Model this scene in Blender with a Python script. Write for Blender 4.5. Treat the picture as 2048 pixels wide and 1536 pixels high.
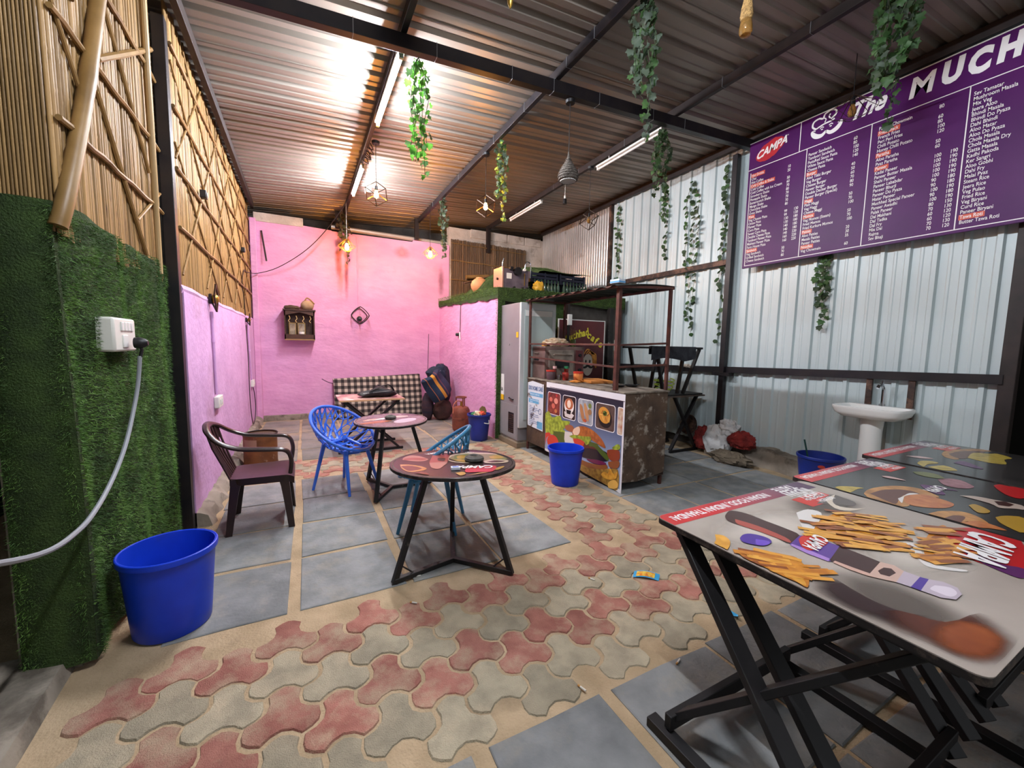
import bpy, bmesh, math, random
from mathutils import Vector, Matrix
PI = math.pi
sc = bpy.context.scene
for _o in list(bpy.data.objects):
    bpy.data.objects.remove(_o, do_unlink=True)
COL = sc.collection

# ---------------------------------------------------------------- camera
cam = bpy.data.cameras.new('camera')
camo = bpy.data.objects.new('camera', cam)
COL.objects.link(camo)
cam.sensor_width = 36.0
cam.lens = 805.0 / 2048.0 * 36.0
cam.clip_start = 0.05
_p, _r, _y = math.radians(5.43), math.radians(1.03), math.radians(27.4)
_f = Vector((math.sin(_y), math.cos(_y), 0)); _rt = Vector((math.cos(_y), -math.sin(_y), 0)); _up = Vector((0, 0, 1))
_f2 = _f * math.cos(_p) - _up * math.sin(_p); _u2 = _up * math.cos(_p) + _f * math.sin(_p)
_r2 = _rt * math.cos(_r) + _u2 * math.sin(_r); _u3 = _u2 * math.cos(_r) - _rt * math.sin(_r)
camo.matrix_world = Matrix(((_r2.x, _u3.x, -_f2.x, 0), (_r2.y, _u3.y, -_f2.y, 0), (_r2.z, _u3.z, -_f2.z, 1.5), (0, 0, 0, 1)))
sc.camera = camo

# ---------------------------------------------------------------- world, exposure
world = bpy.data.worlds.new('night'); sc.world = world
world.use_nodes = True
_bg = world.node_tree.nodes['Background']
_bg.inputs[0].default_value = (0.92, 0.95, 1.0, 1)
_bg.inputs[1].default_value = 0.16
vs = sc.view_settings
vs.view_transform = 'Standard'; vs.look = 'None'; vs.gamma = 1.0; vs.use_curve_mapping = False
vs.exposure = 1.7
TUBE_E = 330.0     # emission of a lit tube
BULB_E = 230.0     # emission of a warm filament bulb

# ---------------------------------------------------------------- materials
def lin(h):
    h = h.lstrip('#'); v = [int(h[i:i+2], 16) / 255 for i in (0, 2, 4)]
    return tuple((x / 12.92 if x <= 0.04045 else ((x + 0.055) / 1.055) ** 2.4) for x in v) + (1,)
MATS = {}
def mat(name, col, rough=0.6, metal=0.0, col2=None, scale=8.0, detail=4.0, bump=0.0, bscale=None, emit=None, es=0.0,
        alpha=1.0, trans=0.0, stretch=(1, 1, 1), contrast=(0.35, 0.65), spec=0.5, ior=1.45, dirt=None, dscale=3.0, dthr=(0.5, 0.62), coat=0.0, rand=0.0):
    """principled material; noise blends col->col2; optional dirt patches; bump from noise"""
    if name in MATS: return MATS[name]
    m = bpy.data.materials.new(name); m.use_nodes = True
    nt = m.node_tree; nd = nt.nodes; ln = nt.links
    b = nd['Principled BSDF']
    b.inputs['Base Color'].default_value = lin(col)
    b.inputs['Roughness'].default_value = rough
    b.inputs['Metallic'].default_value = metal
    b.inputs['Specular IOR Level'].default_value = spec
    b.inputs['IOR'].default_value = ior
    b.inputs['Alpha'].default_value = alpha
    b.inputs['Transmission Weight'].default_value = trans
    b.inputs['Coat Weight'].default_value = coat
    if coat: b.inputs['Coat Roughness'].default_value = 0.12
    if emit:
        b.inputs['Emission Color'].default_value = lin(emit); b.inputs['Emission Strength'].default_value = es
    last = None
    if col2 or bump or dirt or rand:
        tc = nd.new('ShaderNodeTexCoord'); mp = nd.new('ShaderNodeMapping'); mp.inputs['Scale'].default_value = stretch
        ln.new(tc.outputs['Object'], mp.inputs['Vector'])
        vec = mp.outputs['Vector']
        if rand:
            oi = nd.new('ShaderNodeObjectInfo'); va = nd.new('ShaderNodeVectorMath'); va.operation = 'ADD'
            sclr = nd.new('ShaderNodeMath'); sclr.operation = 'MULTIPLY'; sclr.inputs[1].default_value = 50
            ln.new(oi.outputs['Random'], sclr.inputs[0]); ln.new(vec, va.inputs[0]); ln.new(sclr.outputs[0], va.inputs[1]); vec = va.outputs[0]
    if col2:
        n = nd.new('ShaderNodeTexNoise'); n.inputs['Scale'].default_value = scale; n.inputs['Detail'].default_value = detail
        ln.new(vec, n.inputs['Vector'])
        r = nd.new('ShaderNodeMapRange'); r.inputs['From Min'].default_value = contrast[0]; r.inputs['From Max'].default_value = contrast[1]
        ln.new(n.outputs['Fac'], r.inputs['Value'])
        mx = nd.new('ShaderNodeMix'); mx.data_type = 'RGBA'
        mx.inputs['A'].default_value = lin(col); mx.inputs['B'].default_value = lin(col2)
        ln.new(r.outputs['Result'], mx.inputs['Factor']); last = mx.outputs['Result']
    if dirt:
        n2 = nd.new('ShaderNodeTexNoise'); n2.inputs['Scale'].default_value = dscale; n2.inputs['Detail'].default_value = 6
        n2.inputs['Roughness'].default_value = 0.65
        ln.new(vec, n2.inputs['Vector'])
        r2 = nd.new('ShaderNodeMapRange'); r2.inputs['From Min'].default_value = dthr[0]; r2.inputs['From Max'].default_value = dthr[1]
        ln.new(n2.outputs['Fac'], r2.inputs['Value'])
        mx2 = nd.new('ShaderNodeMix'); mx2.data_type = 'RGBA'
        if last: ln.new(last, mx2.inputs['A'])
        else: mx2.inputs['A'].default_value = lin(col)
        mx2.inputs['B'].default_value = lin(dirt); ln.new(r2.outputs['Result'], mx2.inputs['Factor']); last = mx2.outputs['Result']
    if rand:
        hv = nd.new('ShaderNodeHueSaturation')
        mr = nd.new('ShaderNodeMapRange'); mr.inputs['To Min'].default_value = 1 - rand; mr.inputs['To Max'].default_value = 1 + rand
        ln.new(oi.outputs['Random'], mr.inputs['Value']); ln.new(mr.outputs['Result'], hv.inputs['Value'])
        if last: ln.new(last, hv.inputs['Color'])
        else: hv.inputs['Color'].default_value = lin(col)
        last = hv.outputs['Color']
    if last: ln.new(last, b.inputs['Base Color'])
    if bump:
        n3 = nd.new('ShaderNodeTexNoise'); n3.inputs['Scale'].default_value = bscale or scale * 4; n3.inputs['Detail'].default_value = 5
        ln.new(vec, n3.inputs['Vector'])
        bp = nd.new('ShaderNodeBump'); bp.inputs['Strength'].default_value = bump; bp.inputs['Distance'].default_value = 0.02
        ln.new(n3.outputs['Fac'], bp.inputs['Height']); ln.new(bp.outputs['Normal'], b.inputs['Normal'])
    MATS[name] = m
    return m

def leafy(m, w=0.45):
    """let light shine through thin leaves"""
    nd = m.node_tree.nodes; ln = m.node_tree.links; b = nd['Principled BSDF']; out = nd['Material Output']
    tr = nd.new('ShaderNodeBsdfTranslucent'); mx = nd.new('ShaderNodeMixShader'); mx.inputs[0].default_value = w
    src = b.inputs['Base Color'].links
    if src: ln.new(src[0].from_socket, tr.inputs['Color'])
    else: tr.inputs['Color'].default_value = b.inputs['Base Color'].default_value
    ln.new(b.outputs[0], mx.inputs[1]); ln.new(tr.outputs[0], mx.inputs[2]); ln.new(mx.outputs[0], out.inputs['Surface'])
    return m
def soft(name, col, col2=None, strength=1.0, rough=.5, nscale=4.0, edge=(0.15, 0.5)):
    """print or stain with a soft, ragged edge (alpha falls off towards the border of its own area)"""
    if name in MATS: return MATS[name]
    m = mat(name, col, rough, col2=col2, scale=6); nd = m.node_tree.nodes; ln = m.node_tree.links; b = nd['Principled BSDF']
    tc = nd.new('ShaderNodeTexCoord'); sb = nd.new('ShaderNodeVectorMath'); sb.operation = 'SUBTRACT'; sb.inputs[1].default_value = (.5, .5, .5); ln.new(tc.outputs['Generated'], sb.inputs[0])
    le = nd.new('ShaderNodeVectorMath'); le.operation = 'LENGTH'; ln.new(sb.outputs[0], le.inputs[0])
    nz = nd.new('ShaderNodeTexNoise'); nz.inputs['Scale'].default_value = nscale; nz.inputs['Detail'].default_value = 4; ln.new(tc.outputs['Object'], nz.inputs['Vector'])
    ad = nd.new('ShaderNodeMath'); ad.operation = 'MULTIPLY_ADD'; ad.inputs[1].default_value = .35; ln.new(nz.outputs['Fac'], ad.inputs[0]); ln.new(le.outputs['Value'], ad.inputs[2])
    mr = nd.new('ShaderNodeMapRange'); mr.interpolation_type = 'SMOOTHSTEP'; mr.inputs['From Min'].default_value = edge[0] + .17; mr.inputs['From Max'].default_value = edge[1] + .17; mr.inputs['To Min'].default_value = strength; mr.inputs['To Max'].default_value = 0
    ln.new(ad.outputs[0], mr.inputs['Value']); ln.new(mr.outputs['Result'], b.inputs['Alpha']); return m

# ---------------------------------------------------------------- mesh builder
class MB:
    def __init__(s): s.v = []; s.f = []
    def add(s, vs, fs):
        k = len(s.v); s.v += [tuple(q) for q in vs]; s.f += [tuple(i + k for i in f) for f in fs]; return s
    def box(s, c, d, rz=0.0, R=None):
        hx, hy, hz = d[0] / 2, d[1] / 2, d[2] / 2
        M = R if R is not None else Matrix.Rotation(rz, 3, 'Z')
        vs = [M @ Vector((sx * hx, sy * hy, sz * hz)) + Vector(c) for sz in (-1, 1) for sy in (-1, 1) for sx in (-1, 1)]
        return s.add(vs, [(0, 2, 3, 1), (4, 5, 7, 6), (0, 1, 5, 4), (2, 6, 7, 3), (0, 4, 6, 2), (1, 3, 7, 5)])
    def bb(s, x0, x1, y0, y1, z0, z1):
        return s.box(((x0 + x1) / 2, (y0 + y1) / 2, (z0 + z1) / 2), (x1 - x0, y1 - y0, z1 - z0))
    def bar(s, a, b, w, h, up=(0, 0, 1)):
        a = Vector(a); b = Vector(b); d = b - a; L = d.length; x = d.normalized(); u = Vector(up)
        if abs(x.dot(u)) > 0.99: u = Vector((1, 0, 0))
        y = u.cross(x).normalized(); z = x.cross(y)
        R = Matrix((x, y, z)).transposed()
        return s.box((a + b) / 2, (L, w, h), R=R)
    def cyl(s, a, b, r0, r1=None, n=12, cap=True):
        return s.tube([a, b], [r0, r0 if r1 is None else r1], n, cap)
    def tube(s, path, r, n=8, cap=True, closed=False, flat=1.0):
        P = [Vector(p) for p in path]; m = len(P)
        rs = r if isinstance(r, (list, tuple)) else [r] * m
        k = len(s.v); prev = None
        for i in range(m):
            if closed: t = P[(i + 1) % m] - P[i - 1]
            elif i == 0: t = P[1] - P[0]
            elif i == m - 1: t = P[-1] - P[-2]
            else: t = P[i + 1] - P[i - 1]
            if t.length < 1e-9: t = Vector((0, 0, 1))
            t.normalize()
            if prev is None:
                u = Vector((0, 0, 1)) if abs(t.z) < 0.9 else Vector((1, 0, 0))
                nrm = (u - t * u.dot(t)).normalized()
            else:
                nrm = prev - t * prev.dot(t)
                nrm = nrm.normalized() if nrm.length > 1e-6 else t.orthogonal().normalized()
            prev = nrm; bn = t.cross(nrm)
            for j in range(n):
                a = 2 * PI * j / n
                s.v.append(tuple(P[i] + nrm * (math.cos(a) * rs[i] * flat) + bn * (math.sin(a) * rs[i])))
        for i in range(m if closed else m - 1):
            i2 = (i + 1) % m
            for j in range(n):
                j2 = (j + 1) % n
                s.f.append((k + i * n + j, k + i * n + j2, k + i2 * n + j2, k + i2 * n + j))
        if cap and not closed:
            s.f.append(tuple(k + j for j in range(n))[::-1]); s.f.append(tuple(k + (m - 1) * n + j for j in range(n)))
        return s
    def lathe(s, prof, n=24, c=(0, 0, 0), cap0=True, cap1=False, sx=1.0, sy=1.0):
        k = len(s.v)
        for r, z in prof:
            for j in range(n):
                a = 2 * PI * j / n; s.v.append((c[0] + r * math.cos(a) * sx, c[1] + r * math.sin(a) * sy, c[2] + z))
        m = len(prof)
        for i in range(m - 1):
            for j in range(n):
                j2 = (j + 1) % n; s.f.append((k + i * n + j, k + i * n + j2, k + (i + 1) * n + j2, k + (i + 1) * n + j))
        if cap0: s.f.append(tuple(k + j for j in range(n))[::-1])
        if cap1: s.f.append(tuple(k + (m - 1) * n + j for j in range(n)))
        return s
    def prism(s, poly, z0, z1, fn=None):
        n = len(poly); fn = fn or (lambda x, y, z: (x, y, z))
        ar = sum(poly[i][0] * poly[(i + 1) % n][1] - poly[(i + 1) % n][0] * poly[i][1] for i in range(n))
        if ar < 0: poly = poly[::-1]
        vs = [fn(p[0], p[1], z0) for p in poly] + [fn(p[0], p[1], z1) for p in poly]
        fs = [tuple(range(n))[::-1], tuple(range(n, 2 * n))] + [(i, (i + 1) % n, n + (i + 1) % n, n + i) for i in range(n)]
        return s.add(vs, fs)
    def grid(s, fn, nu, nv, wrapu=False):
        k = len(s.v)
        for j in range(nv + 1):
            for i in range(nu + (0 if wrapu else 1)): s.v.append(tuple(fn(i / nu, j / nv)))
        w = nu if wrapu else nu + 1
        for j in range(nv):
            for i in range(nu):
                i2 = (i + 1) % w if wrapu else i + 1
                s.f.append((k + j * w + i, k + j * w + i2, k + (j + 1) * w + i2, k + (j + 1) * w + i))
        return s
    def ball(s, c, r, n=12, m=8, sx=1, sy=1, sz=1):
        prof = [(max(r * math.sin(PI * i / m), 1e-4), -r * math.cos(PI * i / m) * sz) for i in range(m + 1)]
        return s.lathe(prof, n, c, True, True, sx, sy)
    def torus(s, c, R, r, n=28, m=8, fn=None):
        P = [(c[0] + R * math.cos(2 * PI * i / n), c[1] + R * math.sin(2 * PI * i / n), c[2]) for i in range(n)]
        if fn: P = [fn(p) for p in P]
        return s.tube(P, r, m, closed=True)
    def mesh(s, name, smooth=True, angle=35, off=None):
        me = bpy.data.meshes.new(name)
        v = s.v if off is None else [(a - off[0], b - off[1], c - off[2]) for a, b, c in s.v]
        me.from_pydata(v, [], s.f); me.update()
        bm = bmesh.new(); bm.from_mesh(me); bmesh.ops.recalc_face_normals(bm, faces=bm.faces); bm.to_mesh(me); bm.free()
        if smooth:
            me.shade_smooth(); me.set_sharp_from_angle(angle=math.radians(angle))
        return me

def root_of(o):
    while o.parent: o = o.parent
    return o
def obj(name, mb, m, parent=None, smooth=True, angle=35, bevel=0.0, world=True, kind=None, label=None):
    """link ONE mesh object; world=True: vertices given in world space, shifted to the thing's base"""
    off = root_of(parent).location if (parent is not None and world) else None
    me = mb if isinstance(mb, bpy.types.Mesh) else mb.mesh(name, smooth, angle, off)
    o = bpy.data.objects.new(name, me); COL.objects.link(o)
    if m and not me.materials: me.materials.append(m)
    if parent is not None: o.parent = parent
    if bevel:
        b = o.modifiers.new('bevel', 'BEVEL'); b.width = bevel; b.segments = 2; b.limit_method = 'ANGLE'; b.angle_limit = math.radians(40)
    if kind: o['kind'] = kind
    if label: o['label'] = label
    return o
def thing(name, label, cat, loc=(0, 0, 0), group=None):
    o = bpy.data.objects.new(name, None); COL.objects.link(o); o.location = loc; o.empty_display_size = 0.05
    o['label'] = label; o['category'] = cat
    if group: o['group'] = group
    return o
def tag(o, label, cat, group=None):
    o['label'] = label; o['category'] = cat
    if group: o['group'] = group
    return o
def struct(name, mb, m, **k):
    o = obj(name, mb, m, **k); o['kind'] = 'structure'; return o
def copyobj(o, parent, M=None, name=None):
    c = o.copy(); COL.objects.link(c); c.parent = parent
    if name: c.name = name
    if M is not None: c.matrix_local = M
    return c
def shared(name, me, parent, loc, rot=(0, 0, 0), scale=(1, 1, 1)):
    o = bpy.data.objects.new(name, me); COL.objects.link(o); o.parent = parent
    o.location = loc; o.rotation_euler = rot; o.scale = scale
    return o

def text_mesh(s, size, m, bold=0.0, shear=0.0, align='LEFT', space=1.0, ext=0.0, wid=1.0):
    cu = bpy.data.curves.new('t', 'FONT'); cu.body = s; cu.size = size; cu.offset = bold; cu.shear = shear
    cu.align_x = align; cu.space_line = space; cu.extrude = ext; cu.resolution_u = 3
    cu.space_character = wid
    o = bpy.data.objects.new('t', cu)
    me = bpy.data.meshes.new_from_object(o)
    bpy.data.objects.remove(o); bpy.data.curves.remove(cu)
    me.materials.clear(); me.materials.append(m)
    return me
def mesh_to_mb(me, fn, mb=None):
    mb = mb or MB(); mb.add([fn(*v.co) for v in me.vertices], [tuple(p.vertices) for p in me.polygons]); bpy.data.meshes.remove(me); return mb
def flat(mb, poly, fn):
    """flat polygon decal; fn maps 2d to world"""
    mb.add([fn(*p) for p in poly], [tuple(range(len(poly)))]); return mb
def ell(cx, cy, rx, ry, n=24, a0=0.0, rot=0.0):
    c, s = math.cos(rot), math.sin(rot); o = []
    for i in range(n):
        a = a0 + 2 * PI * i / n; x, y = rx * math.cos(a), ry * math.sin(a); o.append((cx + x * c - y * s, cy + x * s + y * c))
    return o
def rrect(x0, y0, x1, y1, r, n=5):
    o = []
    for cx, cy, a in ((x1 - r, y1 - r, 0), (x0 + r, y1 - r, PI / 2), (x0 + r, y0 + r, PI), (x1 - r, y0 + r, 1.5 * PI)):
        for i in range(n + 1): t = a + PI / 2 * i / n; o.append((cx + r * math.cos(t), cy + r * math.sin(t)))
    return o
def spline(pts, n=6):
    P = [Vector(p) for p in pts]; out = []
    for i in range(len(P) - 1):
        p0 = P[max(i - 1, 0)]; p1 = P[i]; p2 = P[i + 1]; p3 = P[min(i + 2, len(P) - 1)]
        for k in range(n):
            t = k / n; out.append(0.5 * ((2 * p1) + (p2 - p0) * t + (2 * p0 - 5 * p1 + 4 * p2 - p3) * t * t + (3 * p1 - p0 - 3 * p2 + p3) * t ** 3))
    out.append(P[-1]); return out
def roofz(x): return 4.0133 + 0.0585 * x
rnd = random.Random(7)
# ---------------------------------------------------------------- shared materials
M_sand = mat('sand_mortar', '#b8a080', 0.95, col2='#a18b6c', scale=5, bump=0.5, bscale=90, dirt='#86725a', dscale=2.2, dthr=(0.56, 0.75))
M_slab = mat('flagstone', '#868786', 0.78, col2='#6e706f', scale=6, bump=0.35, bscale=45, dirt='#9d9482', dscale=5.0, dthr=(0.5, 0.95), rand=0.2)
M_slabw = mat('flagstone_worn', '#868079', 0.75, col2='#6c6862', scale=3, bump=0.3, bscale=45, dirt='#9a8a72', dscale=2.2, dthr=(0.48, 0.7), rand=0.15)
M_pred = mat('paver_red', '#ad7465', 0.85, col2='#935c4f', scale=9, bump=0.6, bscale=190, dirt='#b59a80', dscale=6, dthr=(0.44, 0.64), rand=0.16)
M_pgrey = mat('paver_grey', '#aea289', 0.88, col2='#948a75', scale=9, bump=0.6, bscale=190, dirt='#b3a48a', dscale=6, dthr=(0.5, 0.7), rand=0.16)
M_pink = mat('pink_plaster', '#d99fc6', 0.72, col2='#cd92bb', scale=2.2, bump=0.5, bscale=9, stretch=(1, 1, 2.2), dirt='#bd86a8', dscale=1.6, dthr=(0.58, 0.8))
M_pinkl = mat('pink_plaster_side', '#cfa4cf', 0.75, col2='#c197c2', scale=2.6, bump=0.45, bscale=16, dirt='#a9829c', dscale=1.7, dthr=(0.56, 0.78))
M_plaster = mat('bare_plaster', '#c6bbb0', 0.9, col2='#a79b8f', scale=3, bump=0.6, bscale=14, dirt='#857a6e', dscale=2.4, dthr=(0.55, 0.7))
M_conc = mat('concrete', '#9a8f80', 0.92, col2='#7c7266', scale=4, bump=0.3, bscale=30, dirt='#5f564b', dscale=3)
M_block = mat('dark_block_wall', '#5b554f', 0.95, col2='#403b36', scale=3, bump=0.6, bscale=14)
M_blk = mat('black_steel', '#17151a', 0.42, 0.0, col2='#241f1f', scale=6, spec=0.4)
M_rust = mat('rust_brown_steel', '#4a342b', 0.6, 0.2, col2='#2c201c', scale=14, dirt='#6d5040', dscale=9)
M_rustdk = mat('dark_brown_steel', '#2a1f1c', 0.55, 0.1, col2='#1a1412', scale=8)
M_roof = mat('galvanised_roof', '#938a80', 0.42, 0.30, col2='#7b7268', scale=1.5, stretch=(0.3, 1, 1), bump=0.05, bscale=6)
M_sheet = mat('white_wall_sheet', '#c3cfcf', 0.42, 0.12, col2='#b4c0c0', scale=1.2, stretch=(1, 1, 0.25), dirt='#9a9a96', dscale=1.3, dthr=(0.6, 0.85))
M_shiny = mat('shiny_sheet', '#dcdad6', 0.34, 0.6, col2='#c6c3be', scale=2, dirt='#8f7a66', dscale=3, dthr=(.62, .8))
M_dark = mat('dark_outside', '#14120f', 0.9)
M_tealdk = mat('dark_teal_panel', '#173230', 0.8)
M_bamb = mat('bamboo_cane', '#99794c', 0.5, spec=.35, col2='#7d6038', scale=3, stretch=(1, 1, 0.25), dirt='#5f4627', dscale=12, dthr=(0.6, 0.7), rand=0.3, bump=0.15, bscale=30)
M_bambs = mat('bamboo_stick', '#8d6e42', 0.5, spec=.35, col2='#745830', scale=6, dirt='#5d4223', dscale=14, dthr=(0.6, 0.7), rand=0.12)
M_bambd = mat('brown_cane', '#6d5338', 0.6, col2='#4c3a28', scale=4, stretch=(1, 1, 0.3), rand=0.25)
M_turf = mat('turf_backing', '#263616', 0.95, col2='#35491d', scale=12, bump=0.6, bscale=120)
M_blade = mat('turf_blade', '#4a6f28', 0.7, col2='#608236', scale=7, dirt='#34501f', dscale=5, dthr=(0.45, 0.6))
M_bladel = mat('turf_blade_light', '#62803a', 0.7, col2='#506b2c', scale=7)

# ---------------------------------------------------------------- floor
fl = MB(); fl.bb(-3.2, 7.5, -2.2, 9.7, -0.12, -0.008)
floor = struct('floor', fl, M_sand)
def slab(x0, x1, y0, y1, m=M_slab, t=None):
    r = rnd
    j = lambda: r.uniform(-0.012, 0.012)
    poly = [(x0 + j(), y0 + j()), ((x0 + x1) / 2, y0 + j() * .5), (x1 + j(), y0 + j()), (x1 + j(), y1 + j()), ((x0 + x1) / 2, y1 + j() * .5), (x0 + j(), y1 + j())]
    z = r.uniform(-0.0015, 0.0015)
    cx = sum(p[0] for p in poly) / 6; cy = sum(p[1] for p in poly) / 6
    mb = MB(); k = 0.004
    ins = [(p[0] + (cx - p[0]) * 0.018, p[1] + (cy - p[1]) * 0.018) for p in poly]
    n = 6
    mb.add([(p[0], p[1], z) for p in ins] + [(p[0], p[1], z - k) for p in poly] + [(p[0], p[1], -0.02) for p in poly],
           [tuple(range(n))] + [(i, n + i, n + (i + 1) % n, (i + 1) % n) for i in range(n)] + [(n + i, 2 * n + i, 2 * n + (i + 1) % n, n + (i + 1) % n) for i in range(n)])
    obj('flagstone', mb, m, floor, smooth=False)
for (x0, x1) in ((-0.66, -0.11), (-0.05, 0.53), (0.595, 1.18), (1.215, 1.79)):
    for (y0, y1) in ((2.43, 3.035), (3.075, 3.635), (3.665, 4.225), (4.25, 4.86)):
        slab(x0, x1, y0, y1)
for (x0, x1) in ((-0.66, -0.10), (-0.06, 0.53), (0.57, 1.18), (1.21, 1.80), (1.84, 2.42), (2.45, 2.70)):
    for (y0, y1) in ((5.68, 6.25), (6.28, 6.86), (6.89, 7.46), (7.49, 8.05), (8.08, 8.68)):
        slab(x0, x1, y0, y1, M_slabw)
for (x0, x1) in ((2.80, 3.35), (3.38, 3.91), (3.94, 4.47), (4.50, 5.02)):
    for (y0, y1) in ((2.44, 2.98), (3.01, 3.58), (3.61, 4.18), (4.21, 4.78), (4.81, 5.4)):
        slab(x0, x1, y0, y1)
for (x0, x1) in ((-0.62, -0.08), (-0.04, 0.51), (0.57, 1.11), (1.17, 1.77), (1.80, 2.37), (2.40, 2.98), (3.01, 3.6), (3.63, 4.2), (4.23, 4.8)):
    for (y0, y1) in ((0.66, 1.245), (0.06, 0.63), (-0.55, 0.03)):
        slab(x0, x1, y0, y1)
# tri-lobed interlocking pavers: a hexagon with edges bulging out and in by turns
def paver_mesh(name, m):
    A = 0.2385 / math.sqrt(3); sag = 0.040; S = 4
    pts = []
    for e in range(6):
        a0 = math.radians(60 * e); a1 = math.radians(60 * (e + 1)); nrm = math.radians(60 * e + 30)
        conv = (60 * e + 30) % 360 in (330, 90, 210)
        for i in range(S):
            t = i / S; x = A * (math.cos(a0) * (1 - t) + math.cos(a1) * t); y = A * (math.sin(a0) * (1 - t) + math.sin(a1) * t)
            b = sag * math.sin(PI * t) * (1 if conv else -1)
            pts.append((x + b * math.cos(nrm), y + b * math.sin(nrm)))
    n = len(pts)
    def inset(d):
        o = []
        for i in range(n):
            p0 = Vector(pts[i - 1]); p1 = Vector(pts[(i + 1) % n]); t = (p1 - p0).normalized(); q = Vector((-t.y, t.x)); o.append((pts[i][0] + q.x * d, pts[i][1] + q.y * d))
        return o
    a = inset(0.011); b = inset(0.004)
    mb = MB()
    mb.add([(p[0], p[1], 0.0) for p in a] + [(p[0], p[1], -0.012) for p in b], [tuple(range(n))] + [(i, n + i, n + (i + 1) % n, (i + 1) % n) for i in range(n)])
    me = mb.mesh(name, True, 50); me.materials.append(m); return me
PV_R = paver_mesh('paver_red', M_pred); PV_G = paver_mesh('paver_grey', M_pgrey)
def paver(x, y, red):
    o = shared('paver', PV_R if red else PV_G, floor, (x + rnd.uniform(-.004, .004), y + rnd.uniform(-.004, .004), rnd.uniform(-0.0045, 0.0)), (rnd.uniform(-.012, .012), rnd.uniform(-.012, .012), rnd.uniform(-.03, .03)))
for k in range(-6, 20):
    for n in range(-8, 8):
        if (n - k) % 2: continue
        x = 0.505 + 0.206 * k; y = 1.855 + 0.119 * n
        if not (1.36 < y < 2.26): continue
        paver(x, y, (n // 2) % 2 == 1)
for i in range(5):
    for j in range(14):
        x = 2.02 + 0.206 * i - 0.004 * j; y = 2.43 + 0.2385 * j + (0.119 if i % 2 else 0)
        if x > 2.80 or y > 5.62 or (x > 2.7 and y > 3.0): continue
        paver(x, y, i % 2 == 0)
for k in range(-6, 7):
    for j in range(4):
        x = 0.505 + 0.206 * k; y = 5.0 + 0.2385 * j + (0.119 if k % 2 else 0)
        if y > 5.6 or x > 1.85 or x < -0.62: continue
        paver(x, y, j % 2 == 0)

# ---------------------------------------------------------------- left side walls
struct('wall_left', MB().bb(-1.02, -0.80, 3.93, 8.9, -0.05, 1.87), M_pinkl)
cap = MB(); cap.tube([(-0.84, 3.9 + 0.35 * i, 1.885 + 0.008 * math.sin(i * 2.1)) for i in range(15)], 0.045, 8)
struct('trim_1', cap, M_pinkl)
bs = MB()
pf = [(-.81, -.02), (-.81, .115), (-.775, .11), (-.735, .085), (-.70, .0), (-.69, -.02)]
NB = 60
bs.add([(x + (.018 * math.sin(i * 1.7 + z * 30) * (x > -.79)), 3.93 + 4.85 * i / NB, z + (.012 * math.sin(i * 2.3) * (z > .05))) for i in range(NB + 1) for x, z in pf], [(i * 6 + j, i * 6 + j + 1, i * 6 + j + 7, i * 6 + j + 6) for i in range(NB) for j in range(5)] + [tuple(range(6))])
struct('baseboard_left', bs, M_conc)
struct('wall_left_front', MB().bb(-1.14, -0.945, 2.43, 3.84, -0.05, 4.05), M_conc)
struct('wall_left_outer', MB().bb(-2.4, -2.3, -2.2, 9.4, -0.1, 4.3), M_tealdk)
# low raised concrete threshold in the near left corner
th = MB()
th.grid(lambda u, v: (-2.3 + (1.33 + 0.02 * math.sin(v * 17)) * min(u / 0.96, 1) + (0.02 if u > 0.97 else 0), -2.2 + 4.7 * v, (0.055 + 0.006 * math.sin(u * 13 + v * 29)) if u < 0.97 else -0.02), 24, 40)
struct('trim_2', th, M_conc)

# ---------------------------------------------------------------- back wall
bw = struct('wall_back', MB().bb(-1.02, 2.94, 8.82, 9.0, -0.05, 3.66), M_pink)
top = [( -0.78, 3.66), (-0.2, 3.70), (0.55, 3.67), (0.56, 3.63), (1.1, 3.64), (1.6, 3.66), (2.1, 3.62), (2.15, 3.70), (2.94, 3.69), (2.94, 3.5), (-0.78, 3.5)]
obj('ragged_top', MB().prism(top, 8.815, 8.99, lambda x, y, z: (x, z, y)), M_pink, bw, smooth=False)
obj('plaster_block', MB().bb(-0.74, 0.06, 8.80, 8.98, 3.66, 3.82), M_plaster, bw, bevel=0.008)
wp = struct('wall_back_plaster', MB().bb(2.94, 5.5, 8.84, 9.0, -0.05, 4.10), M_plaster)
for i in range(4):
    obj('block', MB().bb(3.45 + i * 0.47, 3.90 + i * 0.47, 8.82, 8.9, 3.93, 4.12), M_plaster, wp, bevel=0.01)
struct('baseboard_back', MB().bb(-0.72, 2.70, 8.76, 8.83, -0.02, 0.10), M_conc, bevel=0.01)
struct('trim_3', MB().bb(-0.80, -0.70, 8.74, 8.83, -0.01, 3.7), M_pink, bevel=0.01)      # corner pipe chase
gut = MB(); gut.tube([(0.55, 8.9, 3.76), (2.95, 8.9, 3.73)], 0.045, 10)
struct('trim_4', gut, M_shiny)
struct('wall_back_outer', MB().bb(-2.4, 6.8, 9.62, 9.72, -0.1, 4.6), M_block)

for x, w, z0, z1, c in ((.66, .22, 2.55, 3.66, '#b0604f'), (.80, .14, 2.2, 3.3, '#a8607a'), (1.9, .5, 3.2, 3.6, '#c98a9a'), (2.75, .22, 2.4, 3.4, '#a06a80')):
    mb = MB(); mb.add([(x - w / 2, 8.8135, z0), (x + w / 2, 8.8135, z0), (x + w / 2, 8.8135, z1), (x - w / 2, 8.8135, z1)], [(0, 1, 2, 3)]); obj('water_stain', mb, soft('stain_' + c[1:], c, None, .6, .8, 6, (.0, .42)), bw, smooth=False)
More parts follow.
